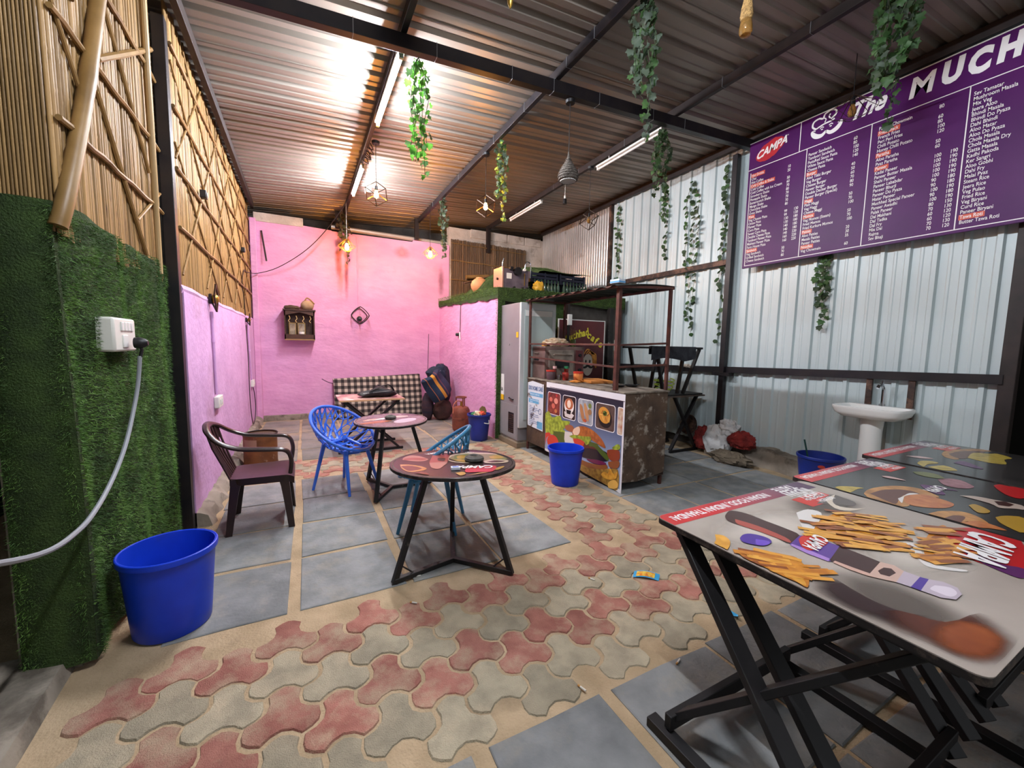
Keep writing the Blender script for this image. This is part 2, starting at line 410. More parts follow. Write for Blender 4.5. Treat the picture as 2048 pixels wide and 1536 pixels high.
# ---------------------------------------------------------------- platform room in the back right corner
struct('wall_platform', MB().bb(2.76, 5.30, 5.80, 8.82, -0.05, 2.30), M_block)
struct('wall_platform_side', MB().bb(2.72, 2.762, 5.77, 8.82, -0.05, 2.32), M_pink)

# ---------------------------------------------------------------- right wall
rw = struct('wall_right', MB().bb(5.44, 5.50, 1.12, 8.9, -0.05, 4.3), M_block)
def rib_profile(y0, y1, per, w, h):
    pts = [(y0, 0.0)]; y = y0 + per * 0.5
    while y + w < y1:
        pts += [(y - w * 0.9, 0), (y - w * 0.5, h), (y + w * 0.5, h), (y + w * 0.9, 0)]; 
        if per > 0.15: pts += [(y + per * 0.42, 0), (y + per * 0.46, h * 0.16), (y + per * 0.54, h * 0.16), (y + per * 0.58, 0)]
        y += per
    pts.append((y1, 0)); return sorted(pts)
def wall_sheet(y0, y1, z0, z1):
    pr = [p for p in rib_profile(y0, y1, 0.2, 0.034, 0.026) if y0 <= p[0] <= y1]
    mb = MB(); n = len(pr)
    mb.add([(5.385 - h, y, z) for z in (z0, z1) for y, h in pr] + [(5.393 - h, y, z) for z in (z0, z1) for y, h in pr],
           [(i, i + 1, n + i + 1, n + i) for i in range(n - 1)] + [(2 * n + i, 2 * n + i + 1, 3 * n + i + 1, 3 * n + i) for i in range(n - 1)])
    obj('wall_sheet', mb, M_sheet, rw, smooth=False)
y = 1.15
while y < 6.2:
    wall_sheet(y, min(y + 1.02, 6.27), 0.12, 4.26); y += 1.02
for y0 in (6.29, 7.14, 7.99):
    mb = MB(); pr = []; q = y0
    while q < y0 + .85:
        pr += [(q, .0), (q + .004, .026), (q + .018, .032), (q + .036, .034), (q + .052, .031), (q + .062, .025), (q + .066, .0)]; q += .0775
    n = len(pr); mb.add([(5.39 - h, yy, z) for z in (2.25, 4.28) for yy, h in pr], [(i, i + 1, n + i + 1, n + i) for i in range(n - 1)]); obj('corrugated_sheet', mb, M_shiny, rw, angle=25)
kb = MB()
kb.grid(lambda u, v: ((5.17 + 0.025 * math.sin(u * 37) + 0.02 * math.sin(u * 11)) if v < 0.66 else 5.40, 0.6 + 3.2 * u, (0 - 0.02 if v < 0.2 else 0.21 + 0.03 * math.sin(u * 19) + 0.01 * math.sin(u * 53))), 50, 3)
struct('trim_5', kb, M_conc)
struct('night_backdrop_right', MB().bb(7.3, 7.4, -2.2, 9.4, -0.1, 4.6), M_dark)  # added near-black sheet standing in for the darkness beyond the right opening

# ---------------------------------------------------------------- roof of corrugated sheets
ce = struct('ceiling', MB().bb(-2.4, 7.4, -2.2, 9.7, 4.62, 4.68), M_dark)
def roof_sheet(y0, y1):
    pr = [(y0, 0)]; yy = math.ceil(y0 / 0.25) * 0.25
    while yy + 0.06 < y1:
        pr += [(yy - 0.040, 0), (yy - 0.018, 0.036), (yy + 0.018, 0.036), (yy + 0.040, 0), (yy + 0.100, 0), (yy + 0.108, 0.008), (yy + 0.142, 0.008), (yy + 0.150, 0)]; yy += 0.25
    pr.append((y1, 0)); pr = sorted(p for p in pr if y0 <= p[0] <= y1); n = len(pr)
    mb = MB()
    for t in (0.0, 0.004):
        mb.add([(x, y, roofz(x) + h + t) for x in (-1.5, 1.6, 5.75) for y, h in pr], [(j * n + i, j * n + i + 1, (j + 1) * n + i + 1, (j + 1) * n + i) for j in range(2) for i in range(n - 1)])
    obj('roof_sheet', mb, M_roof, ce, smooth=False)
y = -1.6
while y < 9.6:
    roof_sheet(y, y + 1.0 + 0.012); y += 1.0

# ---------------------------------------------------------------- steel frame
def post(x, y, w, z0, z1, m, label, name='steel_post'):
    t = thing(name, label, 'post', (x, y, 0))
    obj('shaft', MB().bb(x - w / 2, x + w / 2, y - w / 2, y + w / 2, z0, z1), m, t, bevel=0.004)
    return t
t = post(-0.845, 3.885, 0.075, -0.008, roofz(-.85) - .2, M_blk, 'tall black square steel post between the green turf and the pink wall')
obj('base_plate', MB().bb(-0.905, -0.80, 3.84, 3.94, -0.008, 0.006), M_blk, t)
t = post(5.285, 3.70, 0.075, -0.008, roofz(5.3) - .2, M_blk, 'black square steel post beside the left end of the purple menu board')
obj('clamp', MB().bb(5.23, 5.34, 3.57, 3.83, 1.13, 1.18), M_blk, t)
post(5.36, 1.10, 0.095, -0.008, 4.25, M_rustdk, 'dark brown steel post at the right end of the white metal wall')
post(5.345, 6.28, 0.06, 2.2, 4.25, M_rust, 'rusty thin steel post between the shiny and the white metal sheets')
def beam(a, b, w, h, m, label, name='steel_beam', cat='beam', grp=None):
    o = obj(name, MB().bar(a, b, w, h), m, bevel=0.003); tag(o, label, cat, grp); return o
beam((-1.0, 3.52, roofz(-1.0) - .15), (5.4, 3.52, roofz(5.4) - .15), 0.075, 0.11, M_blk, 'black steel cross beam spanning the roof above the hanging ivy')
for x, lab in ((0.78, 'black roof purlin carrying the two lit tube lights'), (2.24, 'black roof purlin in the middle between lit and unlit tubes'), (3.86, 'black roof purlin carrying the two unlit tube lights')):
    beam((x, -1.5, roofz(x) - .05), (x, 8.75, roofz(x) - .05), 0.05, 0.085, M_blk if x < 3 else M_rustdk, lab, 'roof_purlin')
beam((-0.745, -1.5, roofz(-.75) - .055), (-0.745, 8.8, roofz(-.75) - .055), 0.05, 0.1, M_rustdk, 'dark wall plate beam above the bamboo screen', 'wall_plate')
beam((5.32, -1.5, roofz(5.3) - .06), (5.32, 8.8, roofz(5.3) - .06), 0.06, 0.1, M_rustdk, 'dark brown beam along the top of the right metal wall', 'wall_plate')
beam((5.325, 1.12, 1.285), (5.325, 5.95, 1.155), 0.05, 0.085, M_blk, 'low black steel rail along the white metal wall behind the sink', 'wall_rail', 'rail')
beam((5.325, 3.74, 2.725), (5.325, 6.27, 2.715), 0.045, 0.075, M_rust, 'upper brown steel rail between the two wall posts', 'wall_rail', 'rail')
for x, z in ((0.66, 3.72), (2.2, 3.70), (3.86, 3.62)):
    o = obj('purlin_stub', MB().bb(x - .04, x + .04, 8.73, 8.81, z, roofz(x) - .02), M_rustdk)
    tag(o, {0.66: 'short dark stub post on the pink wall top behind the lit tube', 2.2: 'short dark stub post at the end of the middle purlin', 3.86: 'short dark stub post above the brown cane screen'}[x], 'post')
# silver cable ties round the beams
M_tie = mat('grey_tie', '#8d8f92', 0.4, 0.6)
def tie(name, x, y, along, lab):
    z = roofz(x) - (.15 if along == 'x' else .05); mb = MB()
    if along == 'x': mb.tube([(x, y - .04, z - .058), (x, y - .04, z + .058), (x, y + .04, z + .058), (x, y + .04, z - .058)], .0028, 5, closed=True)
    else: mb.tube([(x - .028, y, z - .046), (x + .028, y, z - .046), (x + .028, y, z + .046), (x - .028, y, z + .046)], .0028, 5, closed=True)
    return tag(obj(name, mb, M_tie), lab, 'cable tie', lab)
for x in (0.4, 1.05, 1.75, 2.2, 2.75, 3.5, 4.0): tie('cable_tie', x, 3.52, 'x', 'thin silver tie wrapped around the black cross beam')
for y in (2.9, 3.3, 4.1, 4.9, 6.2, 7.6): tie('cable_tie', 2.24, y, 'y', 'thin silver tie wrapped around the middle black purlin')
for y in (2.1, 2.9, 4.3, 5.3, 6.0): tie('cable_tie', 3.86, y, 'y', 'thin silver tie wrapped around the purlin with unlit tubes')
# ---------------------------------------------------------------- tube lights
M_white = mat('white_plastic', '#d9d8d2', 0.4)
M_tube = mat('lit_tube', '#ffffff', 0.4, emit='#eef4ff', es=TUBE_E)
M_tubeoff = mat('unlit_tube', '#d8d4cf', 0.3)
M_capm = mat('tube_cap', '#9a9a98', 0.4, 0.6)
M_blackp = mat('black_plastic', '#121113', 0.45)
def tube_light(x, y0, y1, lit, label):
    z = roofz(x) - 0.15
    t = thing('tube_light', label, 'tube light', (x, (y0 + y1) / 2, z))
    obj('batten', MB().bb(x - .03, x + .03, y0, y1, z - .012, z + .012), M_white, t, bevel=.004)
    for yy in (y0 + .25, y1 - .25): obj('clip', MB().bb(x - .006, x + .006, yy - .01, yy + .01, z + .01, z + .06), M_capm, t)
    obj('tube', MB().cyl((x + .004, y0 + .03, z - .032), (x + .004, y1 - .03, z - .032), .014, n=14), M_tube if lit else M_tubeoff, t)
    for yy in (y0 + .015, y1 - .015):
        obj('end_cap', MB().bb(x - .014, x + .022, yy - .015, yy + .015, z - .05, z + .012), M_capm if lit else M_white, t, bevel=.003)
    return t
tube_light(0.785, 3.62, 4.84, True, 'lit white tube light nearest the cross beam, beside the bright green ivy')
tube_light(0.785, 6.02, 7.24, True, 'lit white tube light farther back near the pink wall')
tube_light(0.785, 0.60, 1.62, True, 'added lit tube light out of view on the same purlin, brightening the foreground')  # extra lamp added out of view to brighten the foreground
tube_light(3.845, 3.66, 4.86, False, 'unlit tube light beside the ivy near the menu board')
tube_light(3.845, 6.40, 7.62, False, 'unlit tube light at the far end above the cane screen')
# junction clutter between the lit tubes
mb = MB()
for i in range(5): mb.tube(spline([(0.80, 5.45 + .1 * i, 3.95), (0.84 + .02 * (i % 2), 5.5 + .1 * i, 3.90 - .015 * (i % 3)), (0.78, 5.58 + .1 * i, 3.95)], 4), .006, 5)
tag(obj('wire_bundle', mb, M_blackp), 'black bundle of wires on the purlin between the lit tubes', 'wires')
o = obj('junction_box', MB().bb(0.86, 0.94, 6.32, 6.42, 3.66, 3.80), mat('grey_box', '#77746c', .6), bevel=.006); tag(o, 'small grey box hanging beside the farther lit tube', 'box')
mb = MB().tube([(0.9, 6.37, 3.8), (0.85, 6.37, 3.97)], .003, 5); obj('hanger', mb, M_blackp, o, world=False)

# ---------------------------------------------------------------- pendant lamps
M_bulb = mat('warm_bulb', '#ffcf7a', 0.3, emit='#ffa63a', es=BULB_E)
M_amber = mat('amber_glass', '#b98d4e', 0.08, trans=0.75, ior=1.3)
M_cage = mat('dark_bronze_wire', '#3a2a1c', 0.4, 0.5)
M_gold = mat('brass', '#a8863c', 0.35, 0.8)
def bulb(t, x, y, z, lit, s=1.0):
    mb = MB().lathe([(0.004, -0.062 * s), (0.018 * s, -0.055 * s), (0.027 * s, -0.036 * s), (0.028 * s, -0.02 * s), (0.022 * s, 0.004 * s), (0.013 * s, 0.026 * s), (0.012 * s, 0.036 * s)], 16, (x, y, z))
    obj('bulb', mb, M_bulb if lit else M_amber, t)
    obj('lamp_holder', MB().cyl((x, y, z + .03 * s), (x, y, z + .085 * s), .018 * s, .014 * s, 12), M_blackp, t)
def cord(t, x, y, z0, z1, m=None, r=.0035): obj('cord', MB().cyl((x, y, z0), (x, y, z1), r, n=6), m or M_blackp, t)
def rose(t, x, y, z): obj('ceiling_rose', MB().cyl((x, y, z - .03), (x, y, z), .045, .05, 16), M_blackp, t)
def cube_lamp(x, y, zc, lit, label):
    zt = roofz(x) - .095; t = thing('cube_pendant_lamp', label, 'lamp', (x, y, zc), 'cube cage pendant lamps')
    e = 0.17; h = e * math.sqrt(3) / 2
    # cube standing on a corner
    R = Matrix.Rotation(math.atan(math.sqrt(2)), 3, Vector((1, -1, 0)).normalized()) if False else None
    az = Vector((1, 1, 1)).normalized(); q = az.rotation_difference(Vector((0, 0, 1))).to_matrix(); rz = Matrix.Rotation(0.5, 3, 'Z')
    V = [rz @ (q @ Vector((a, b, c))) * (e / 2) + Vector((x, y, zc)) for a in (-1, 1) for b in (-1, 1) for c in (-1, 1)]
    for i in range(8):
        for j in range(i + 1, 8):
            if bin(i ^ j).count('1') == 1: obj('cage_bar', MB().bar(V[i], V[j], .009, .009), M_cage, t, smooth=False)
    bulb(t, x, y, zc + .01, lit); cord(t, x, y, zc + .08, zt); rose(t, x, y, zt)
    return t
cube_lamp(0.86, 5.42, 3.35, True, 'lit cube cage pendant beside the lit tubes')
cube_lamp(2.24, 5.19, 3.37, True, 'lit cube cage pendant touching the yellowish ivy garland')
cube_lamp(3.84, 5.01, 3.39, False, 'unlit cube cage pendant in front of the shiny corrugated sheet')
def wire_lamp(x, y, zb, lit, label, rr=.15, mw=None, wm=None, zt=None):
    zt = zt or roofz(x) - .095; t = thing('wire_pendant_lamp', label, 'lamp', (x, y, zb), 'diamond wire pendant lamps')
    mb = MB(); n = 10
    for k in range(n):
        a = 2 * PI * k / n; b = a + PI / n
        mb.tube([(x + .015 * math.cos(a), y + .015 * math.sin(a), zb + .12), (x + rr * math.cos(b), y + rr * math.sin(b), zb - .01), (x + .05 * math.cos(b + .3), y + .05 * math.sin(b + .3), zb - .09)], .0022, 5)
        mb.tube([(x + .015 * math.cos(a), y + .015 * math.sin(a), zb + .12), (x + rr * math.cos(b - 2 * PI / n), y + rr * math.sin(b - 2 * PI / n), zb - .01)], .0022, 5)
    mb.torus((x, y, zb - .01), rr, .0025, 20, 5); mb.torus((x, y, zb - .09), .05, .0025, 14, 5)
    obj('wire_cage', mb, wm or M_gold, t); bulb(t, x, y, zb, lit, 1.25); cord(t, x, y, zb + .1, zt, mw); 
    return t
wire_lamp(0.74, 7.92, 3.22, True, 'lit wire cage pendant on the left before the pink wall', mw=M_white)
wire_lamp(2.20, 7.73, 3.23, True, 'lit wire cage pendant on the right before the pink wall')
t = wire_lamp(4.70, 2.14, 3.80, False, 'unlit amber bulb in a wire cage before the purple menu board', .19, wm=M_cage, zt=roofz(4.7) + .002)
# wicker drop
x, y = 2.44, 3.55; t = thing('wicker_pendant_lamp', 'grey woven teardrop pendant hanging from the cross beam', 'lamp', (x, y, 3.15))
M_wick = mat('grey_wicker', '#6e675f', 0.9, col2='#484039', scale=40, bump=0.8, bscale=80)
obj('shade', MB().lathe([(.075, 3.17), (.098, 3.20), (.100, 3.235), (.085, 3.28), (.055, 3.33), (.028, 3.37), (.012, 3.42), (.006, 3.46)], 20, (x, y, 0), cap0=False), M_wick, t)
mb = MB()
for i in range(9):
    z = 3.19 + i * .024; r = [.095, .1, .1, .092, .08, .066, .05, .036, .026][i]; mb.torus((x, y, z), r + .003, .004, 18, 5)
obj('weave_ring', mb, M_wick, t); obj('lining', MB().lathe([(.08, 3.172), (.085, 3.20), (.06, 3.25)], 18, (x, y, 0), cap0=False), M_white, t)
cord(t, x, y, 3.45, roofz(x) - .2); rose(t, x, y, roofz(x) - .205)
# small bare holder rig under the far purlin
x, y = 3.86, 5.69; t = thing('bulb_holder', 'small black bulb holder dangling below the unlit tube purlin', 'lamp holder', (x, y, 3.8))
obj('holder', MB().cyl((x, y, 3.82), (x, y, 3.90), .035, .03, 12), M_blackp, t); obj('socket', MB().cyl((x, y, 3.90), (x, y, 3.95), .015, n=10), M_white, t); cord(t, x, y, 3.95, roofz(x) - .095, M_white)
# rope bulb and gold piece at the top of the frame
x, y = 2.4, 1.68; t = thing('rope_pendant_lamp', 'unlit amber bulb on a jute rope at the top right', 'lamp', (x, y, 3.4))
M_jute = mat('jute', '#a5834f', 0.95, col2='#7d6138', scale=60, bump=0.8, bscale=120)
mb = MB(); mb.lathe([(.03, 3.455), (.036, 3.48), (.03, 3.53), (.02, 3.58), (.014, 3.66), (.012, roofz(x) - .01)], 12, (x, y, 0)); obj('rope', mb, M_jute, t)
obj('bulb', MB().lathe([(.006, 3.365), (.028, 3.372), (.036, 3.39), (.036, 3.42), (.03, 3.455), (.018, 3.47)], 14, (x, y, 0)), M_amber, t)
x, y = 1.2, 2.43; t = thing('rope_pendant_lamp', 'golden leaf-shaped bulb tip hanging at the top centre', 'lamp', (x, y, 3.6))
obj('bulb', MB().lathe([(.004, 3.585), (.016, 3.61), (.022, 3.65), (.016, 3.69), (.01, 3.72)], 10, (x, y, 0)), M_gold, t); obj('rope', MB().cyl((x, y, 3.7), (x, y, roofz(x)), .012, n=8), M_jute, t)

# ---------------------------------------------------------------- bamboo screens on the left wall
def cane_mesh(L, r, m, name='cane', seed=0):
    rr = random.Random(seed); prof = []; z = 0; nodes = []
    mb = MB(); n = 6
    zs = [0, L * .33 + rr.uniform(-.1, .1), L * .66 + rr.uniform(-.1, .1), L]
    path = []; rad = []
    for i, z in enumerate(zs):
        if 0 < i < 3: path += [(0, 0, z - .012), (0, 0, z), (0, 0, z + .012)]; rad += [r, r * 1.12, r]
        else: path.append((0, 0, z)); rad.append(r)
    mb.tube(path, rad, n, cap=False); me = mb.mesh(name, True, 80); me.materials.append(m); return me
def screen(name, label, x, y0, y1, z0, z1, pitch, r, sticks, m, sm, hz_z):
    t = thing(name, label, 'bamboo screen', (x, (y0 + y1) / 2, z0))
    mes = [cane_mesh(z1 - z0, r, m, 'cane', s) for s in range(4)]
    n = int((y1 - y0) / pitch)
    for i in range(n + 1):
        yy = y0 + (y1 - y0) * i / n
        shared('cane', mes[i % 4], t, (rnd.uniform(-.004, .004) , yy - t.location.y, rnd.uniform(-.02, .01)), (rnd.uniform(-.006, .006), rnd.uniform(-.003, .003), rnd.uniform(0, 6)), (1, rnd.uniform(.8, 1.1), 1))
    xo = x + r + .008
    for s, rad in sticks:
        P = [(xo + .006 * (k % 2), p[0], p[1]) for k, p in enumerate(s)]
        P2 = []
        for a, b in zip(P[:-1], P[1:]):
            for k in range(5): P2.append(tuple(a[q] + (b[q] - a[q]) * k / 5 for q in range(3)))
        P2.append(P[-1]); rr = [rad * (1.14 if k % 4 == 2 else 1) for k in range(len(P2))]
        obj('batten', MB().tube(P2, rr, 7), sm, t)
    for zz in hz_z:
        mb = MB(); yy = y0
        path = [(xo + .006, y0 + (y1 - y0) * k / 14, zz + .006 * math.sin(k * 1.7)) for k in range(15)]
        obj('batten', MB().tube(path, [.013 * (1.12 if k % 3 == 1 else 1) for k in range(15)], 7), sm, t)
    return t
diag = []
for y0 in (2.6, 3.5, 4.4, 5.3, 6.2, 7.1):
    a, b = (y0, 3.85), (y0 + 2.9, 2.0)
    diag.append((a, b))
for y0 in (3.1, 4.0, 4.9, 5.8, 6.7, 7.6):
    diag.append(((y0, 2.0), (y0 + 1.9, 3.85)))
def clip(s, y0, y1):
    (ya, za), (yb, zb) = s
    def at(yy): return za + (zb - za) * (yy - ya) / (yb - ya)
    if yb <= y0 or ya >= y1: return None
    p = (max(ya, y0), at(max(ya, y0))); q = (min(yb, y1), at(min(yb, y1))); return (p, q)
sticks = [(c, .008) for c in (clip(s, 3.98, 8.72) for s in diag) if c and c[1][0] - c[0][0] > .3]
screen('bamboo_screen', 'golden bamboo cane screen above the pink side wall', -0.83, 3.96, 8.74, 1.90, 3.93, 0.021, .0108, sticks, M_bamb, M_bambs, (2.35, 2.78, 3.22, 3.65))
nst = [(((2.85, 2.75), (3.43, 2.04)), .012), (((3.02, 3.26), (3.59, 2.6)), .011), (((2.9, 2.9), (3.79, 3.48)), .016), (((3.33, 2.23), (3.80, 2.53)), .009), (((2.66, 3.01), (2.86, 3.35)), .010), (((2.45, 2.9), (2.72, 2.55)), .009)]
ts = screen('bamboo_screen', 'bamboo cane screen above the green turf in the near left', -0.90, 2.44, 3.83, 1.93, 3.94, 0.0195, .0105, nst, M_bamb, M_bambs, (2.41, 2.84, 3.30))
mes = [cane_mesh(1.98, .0062, M_bamb, 'cane', 9)]
for i in range(17): shared('cane', mes[0], ts, (-.010 - .0118 * i, 2.43 - ts.location.y - .015, 0.01))
path = [(-0.893, 2.405, 1.96), (-0.872, 2.45, 2.12), (-0.858, 2.66, 2.62), (-0.856, 2.88, 3.18), (-0.856, 3.04, 3.6), (-0.856, 3.15, 3.92)]
P2 = spline(path, 6); obj('leaning_pole', MB().tube(P2, [.031 * (1.09 if k in (13, 22) else 1) for k in range(len(P2))], 12), mat('thick_bamboo', '#8f6f40', .45, col2='#775a30', scale=5, rand=.05), ts)
obj('upright_pole', MB().tube([(-0.862, 3.63, 1.95), (-0.862, 3.63, 2.4), (-0.862, 3.63, 2.405), (-0.862, 3.64, 3.9)], [.017, .017, .02, .016], 9), mat('pale_pole', '#a48a60', .5), ts)
for yy, zz, lab in ((4.76, 2.84, 'small black spotlight on the bamboo nearest the black post'), (7.54, 2.89, 'small black spotlight on the bamboo near the far corner')):
    t = thing('spotlight', lab, 'spotlight', (-.78, yy, zz)); obj('body', MB().box((-.78, yy, zz), (.05, .07, .07)), M_blackp, t, bevel=.006); obj('lens', MB().cyl((-.755, yy, zz), (-.750, yy, zz), .024, n=14), M_capm, t)
# ---------------------------------------------------------------- turf cladding on the near left wall
def blades(rects, dens, L, w, seed):
    """rects: (origin, du, dv, normal, fn) quads to be covered with blades"""
    r = random.Random(seed); V = []; F = []
    for o, du, dv, nrm in rects:
        o = Vector(o); du = Vector(du); dv = Vector(dv); nrm = Vector(nrm); N = int(dens * du.length * dv.length)
        for _ in range(N):
            p = o + du * r.random() + dv * r.random(); q = nrm + Vector((r.uniform(-.9, .9), r.uniform(-.9, .9), r.uniform(-1.0, .5))); q.normalize()
            s = q.cross(Vector((r.uniform(-1, 1), r.uniform(-1, 1), r.uniform(-1, 1)))).normalized() * w; h = q * L * r.uniform(.7, 1.3)
            k = len(V); V += [tuple(p - s), tuple(p + s), tuple(p + h)]; F.append((k, k + 1, k + 2))
    mb = MB(); mb.v = V; mb.f = F; return mb
def mesh_fast(mb, name, off):
    me = bpy.data.meshes.new(name); me.from_pydata([(a - off[0], b - off[1], c - off[2]) for a, b, c in mb.v], [], mb.f); me.update(); return me
t = thing('turf_cladding', 'dark green artificial turf covering the near left wall under the bamboo', 'artificial turf', (-0.92, 3.1, 0.05))
def wav(y, z): return .016 + .016 * math.sin(y * 9 + z * .8) + .010 * math.sin(y * 21 + 2 * z) + (.010 if z > 1.88 else 0)
mb = MB().grid(lambda u, v: (-0.905 + wav(2.40 + 1.44 * u, v * 1.95), 2.40 + 1.44 * u, .03 + v * (2.03 - .05 * u + .012 * math.sin(u * 14))), 50, 40)
mb.grid(lambda u, v: (-1.12 + .215 * u + (wav(2.40, v * 1.95) if u > .95 else 0), 2.40 - .02 * math.sin(u * 3), .03 + v * 2.03), 8, 30)
obj('backing', mb, M_turf, t, smooth=True, angle=80)
bl = blades([((-0.895, 2.40, .04), (0, 1.44, 0), (0, 0, 1.99), (1, 0, 0)), ((-1.12, 2.395, .04), (.22, 0, 0), (0, 0, 2.0), (0, -1, 0))], 17000, .021, .0016, 3)
bl.v = [(x + (wav(y, z) if x > -0.93 and y > 2.405 else 0), y, z) for x, y, z in bl.v]
me = mesh_fast(bl, 'turf_pile', t.location); o = obj('turf_pile', me, M_blade, t, kind='stuff')
# switchboard, plug and cable on the turf
t = thing('switchboard', 'white switchboard with a black plug on the green turf', 'switchboard', (-0.86, 2.78, 1.52))
obj('box', MB().bb(-0.90, -0.815, 2.645, 2.925, 1.435, 1.605), mat('ivory_plastic', '#d6d4ca', .4), t, bevel=.012)
for i in range(4): obj('switch', MB().bb(-0.817, -0.808, 2.72 + .042 * i, 2.752 + .042 * i, 1.54, 1.585), M_white, t, bevel=.003)
obj('socket', MB().bb(-0.817, -0.809, 2.735, 2.80, 1.455, 1.52), M_white, t, bevel=.004)
t = thing('power_plug', 'black three pin plug pushed into the white switchboard', 'plug', (-.79, 2.81, 1.48))
obj('body', MB().lathe([(.028, 0), (.03, .02), (.022, .045), (.012, .055)], 14, (0, 0, 0), True, True), M_blackp, t, world=False).rotation_euler = (0, PI / 2, 0)
obj('strain_relief', MB().tube([(-.77, 2.815, 1.47), (-.765, 2.82, 1.44), (-.775, 2.82, 1.40)], .008, 8), M_blackp, t)
cb = spline([(-.775, 2.82, 1.41), (-.79, 2.81, 1.25), (-.80, 2.74, 1.10), (-.80, 2.62, .97), (-.80, 2.46, .86), (-.79, 2.25, .79), (-.78, 2.05, .77), (-.78, 1.8, .80), (-.8, 1.4, .95), (-.9, .9, 1.15)], 6)
tag(obj('power_cable', MB().tube(cb, .0095, 8), mat('grey_cable', '#8e9196', .5)), 'grey power cable hanging from the plug and sweeping left', 'cable')

# ---------------------------------------------------------------- conduits and fittings on the pink side wall
def conduit(name, pts, r, m, label, collars=()):
    t = thing(name, label, 'conduit', pts[-1]); obj('pipe', MB().tube(pts, r, 10), m, t)
    for a in collars: obj('collar', MB().cyl((a[0], a[1], a[2] - .02), (a[0], a[1], a[2] + .02), r * 1.35, n=10), m, t)
    return t
conduit('conduit', [(-.785, 4.89, 1.78), (-.785, 4.92, .96)], .013, M_pinkl, 'pink conduit running down to the nearer white switch box', [(-.785, 4.895, 1.5)])
conduit('conduit', [(-.785, 7.75, 1.83), (-.785, 7.98, .84)], .012, M_pinkl, 'pink conduit running down to the farther white switch box', [(-.785, 7.86, 1.35)])
conduit('conduit', [(0.72, 8.80, 3.63), (0.98, 8.80, 3.63), (1.01, 8.80, 3.60), (1.02, 8.80, 2.2)], .014, M_pink, 'pink conduit on the back wall above the diamond wall lamp', [(1.016, 8.80, 2.95)])
conduit('conduit', [(2.705, 7.42, 2.25), (2.705, 7.45, 1.72)], .006, M_blackp, 'thin dark wire running down the pink platform wall')
def swbox(y, z, w, label):
    t = thing('switch_box', label, 'switch box', (-.78, y, z)); obj('box', MB().box((-.778, y, z), (.045, w, .115)), mat('ivory_plastic', '#d6d4ca', .4), t, bevel=.008)
    for i in range(2): obj('switch', MB().box((-.752, y - w * .2 + i * w * .35, z), (.008, .028, .05)), M_white, t, bevel=.002)
swbox(4.96, .885, .23, 'white switch box low on the pink wall nearer the brown chair')
swbox(8.05, .79, .2, 'white switch box low on the pink wall near the far corner')
def wall_lamp(y, z, label, s=1.0):
    t = thing('wall_lamp', label, 'lamp', (-.77, y, z))
    obj('plate', MB().cyl((-.795, y, z), (-.775, y, z), .05 * s, n=16), M_blackp, t)
    mb = MB(); q = [(y, z + .14 * s), (y + .10 * s, z + .02 * s), (y, z - .12 * s), (y - .10 * s, z + .02 * s)]
    for i in range(4): a, b = q[i], q[(i + 1) % 4]; mb.bar((-.74, a[0], a[1]), (-.74, b[0], b[1]), .014, .014)
    obj('diamond_frame', mb, M_cage, t, smooth=False)
    mb = MB(); mb.ball((-.75, y, z + .0), .035 * s, 10, 8, sz=1.3); obj('bulb', mb, M_gold, t); obj('arm', MB().cyl((-.78, y, z - .02), (-.74, y, z - .12 * s), .008, n=8), M_blackp, t)
wall_lamp(4.86, 1.90, 'black and gold diamond wall lamp on the pink side wall, nearer one')
wall_lamp(7.62, 1.83, 'small dark wall lamp on the pink side wall, farther one', .7)
mb = MB().tube(spline([(-.79, 7.6, 1.75), (-.775, 7.55, 1.2), (-.77, 7.5, .6), (-.765, 7.65, .2), (-.765, 7.95, .15), (-.765, 8.2, .35), (-.77, 8.15, .6), (-.78, 8.05, .74)], 6), .006, 6)
tag(obj('loose_wire', mb, M_blackp), 'loose black wire looping down the pink side wall', 'wire')
mb = MB().tube(spline([(.74, 7.5, 3.9), (.45, 7.9, 3.5), (.1, 8.3, 3.15), (-.35, 8.6, 2.85), (-.68, 8.68, 2.72), (-.80, 8.2, 2.65), (-.80, 7.7, 2.6), (-.80, 7.4, 2.35), (-.80, 7.55, 2.2), (-.80, 7.65, 1.9)], 7), .007, 6)
tag(obj('sagging_cable', mb, M_blackp), 'black cable sagging from the ceiling tube to the bamboo corner', 'cable')
# ================================================================ bins and buckets
M_blue = mat('blue_plastic', '#1840cc', 0.36, col2='#1335b4', scale=4, dirt='#3c4a86', dscale=5, dthr=(0.62, 0.85), spec=0.4)
M_dblue = mat('dark_blue_plastic', '#1b2f86', 0.4, col2='#16276f', scale=5)
def bin_(name, x, y, rb, rt, h, m, label, cat='bin', lean=0.0):
    t = thing(name, label, cat, (x, y, 0))
    prof = [(rb * .97, 0.0), (rb, .008)] + [(rb + (rt - rb) * k / 6, .008 + (h - .045) * k / 6) for k in range(1, 7)]
    prof += [(rt + .004, h - .032), (rt + .012, h - .028), (rt + .014, h - .012), (rt + .011, h), (rt - .001, h), (rt - .006, h - .03), (rb - .006, .014), (.001, .012)]
    obj('body', MB().lathe(prof, 40, (x, y, 0)), m, t, angle=50)
    obj('rim', MB().torus((x, y, h - .004), rt + .007, .0065, 40, 8), m, t)
    return t
bin_('plastic_bin', -0.652, 2.60, .165, .195, .425, M_blue, 'large blue plastic bin against the green turf in the foreground')
bin_('plastic_bin', 2.53, 3.57, .148, .187, .405, M_blue, 'blue plastic bin standing in front of the burger banner')
t = bin_('plastic_bin', 2.45, 5.84, .135, .178, .42, M_dblue, 'blue bin full of litter beside the gas cylinder')
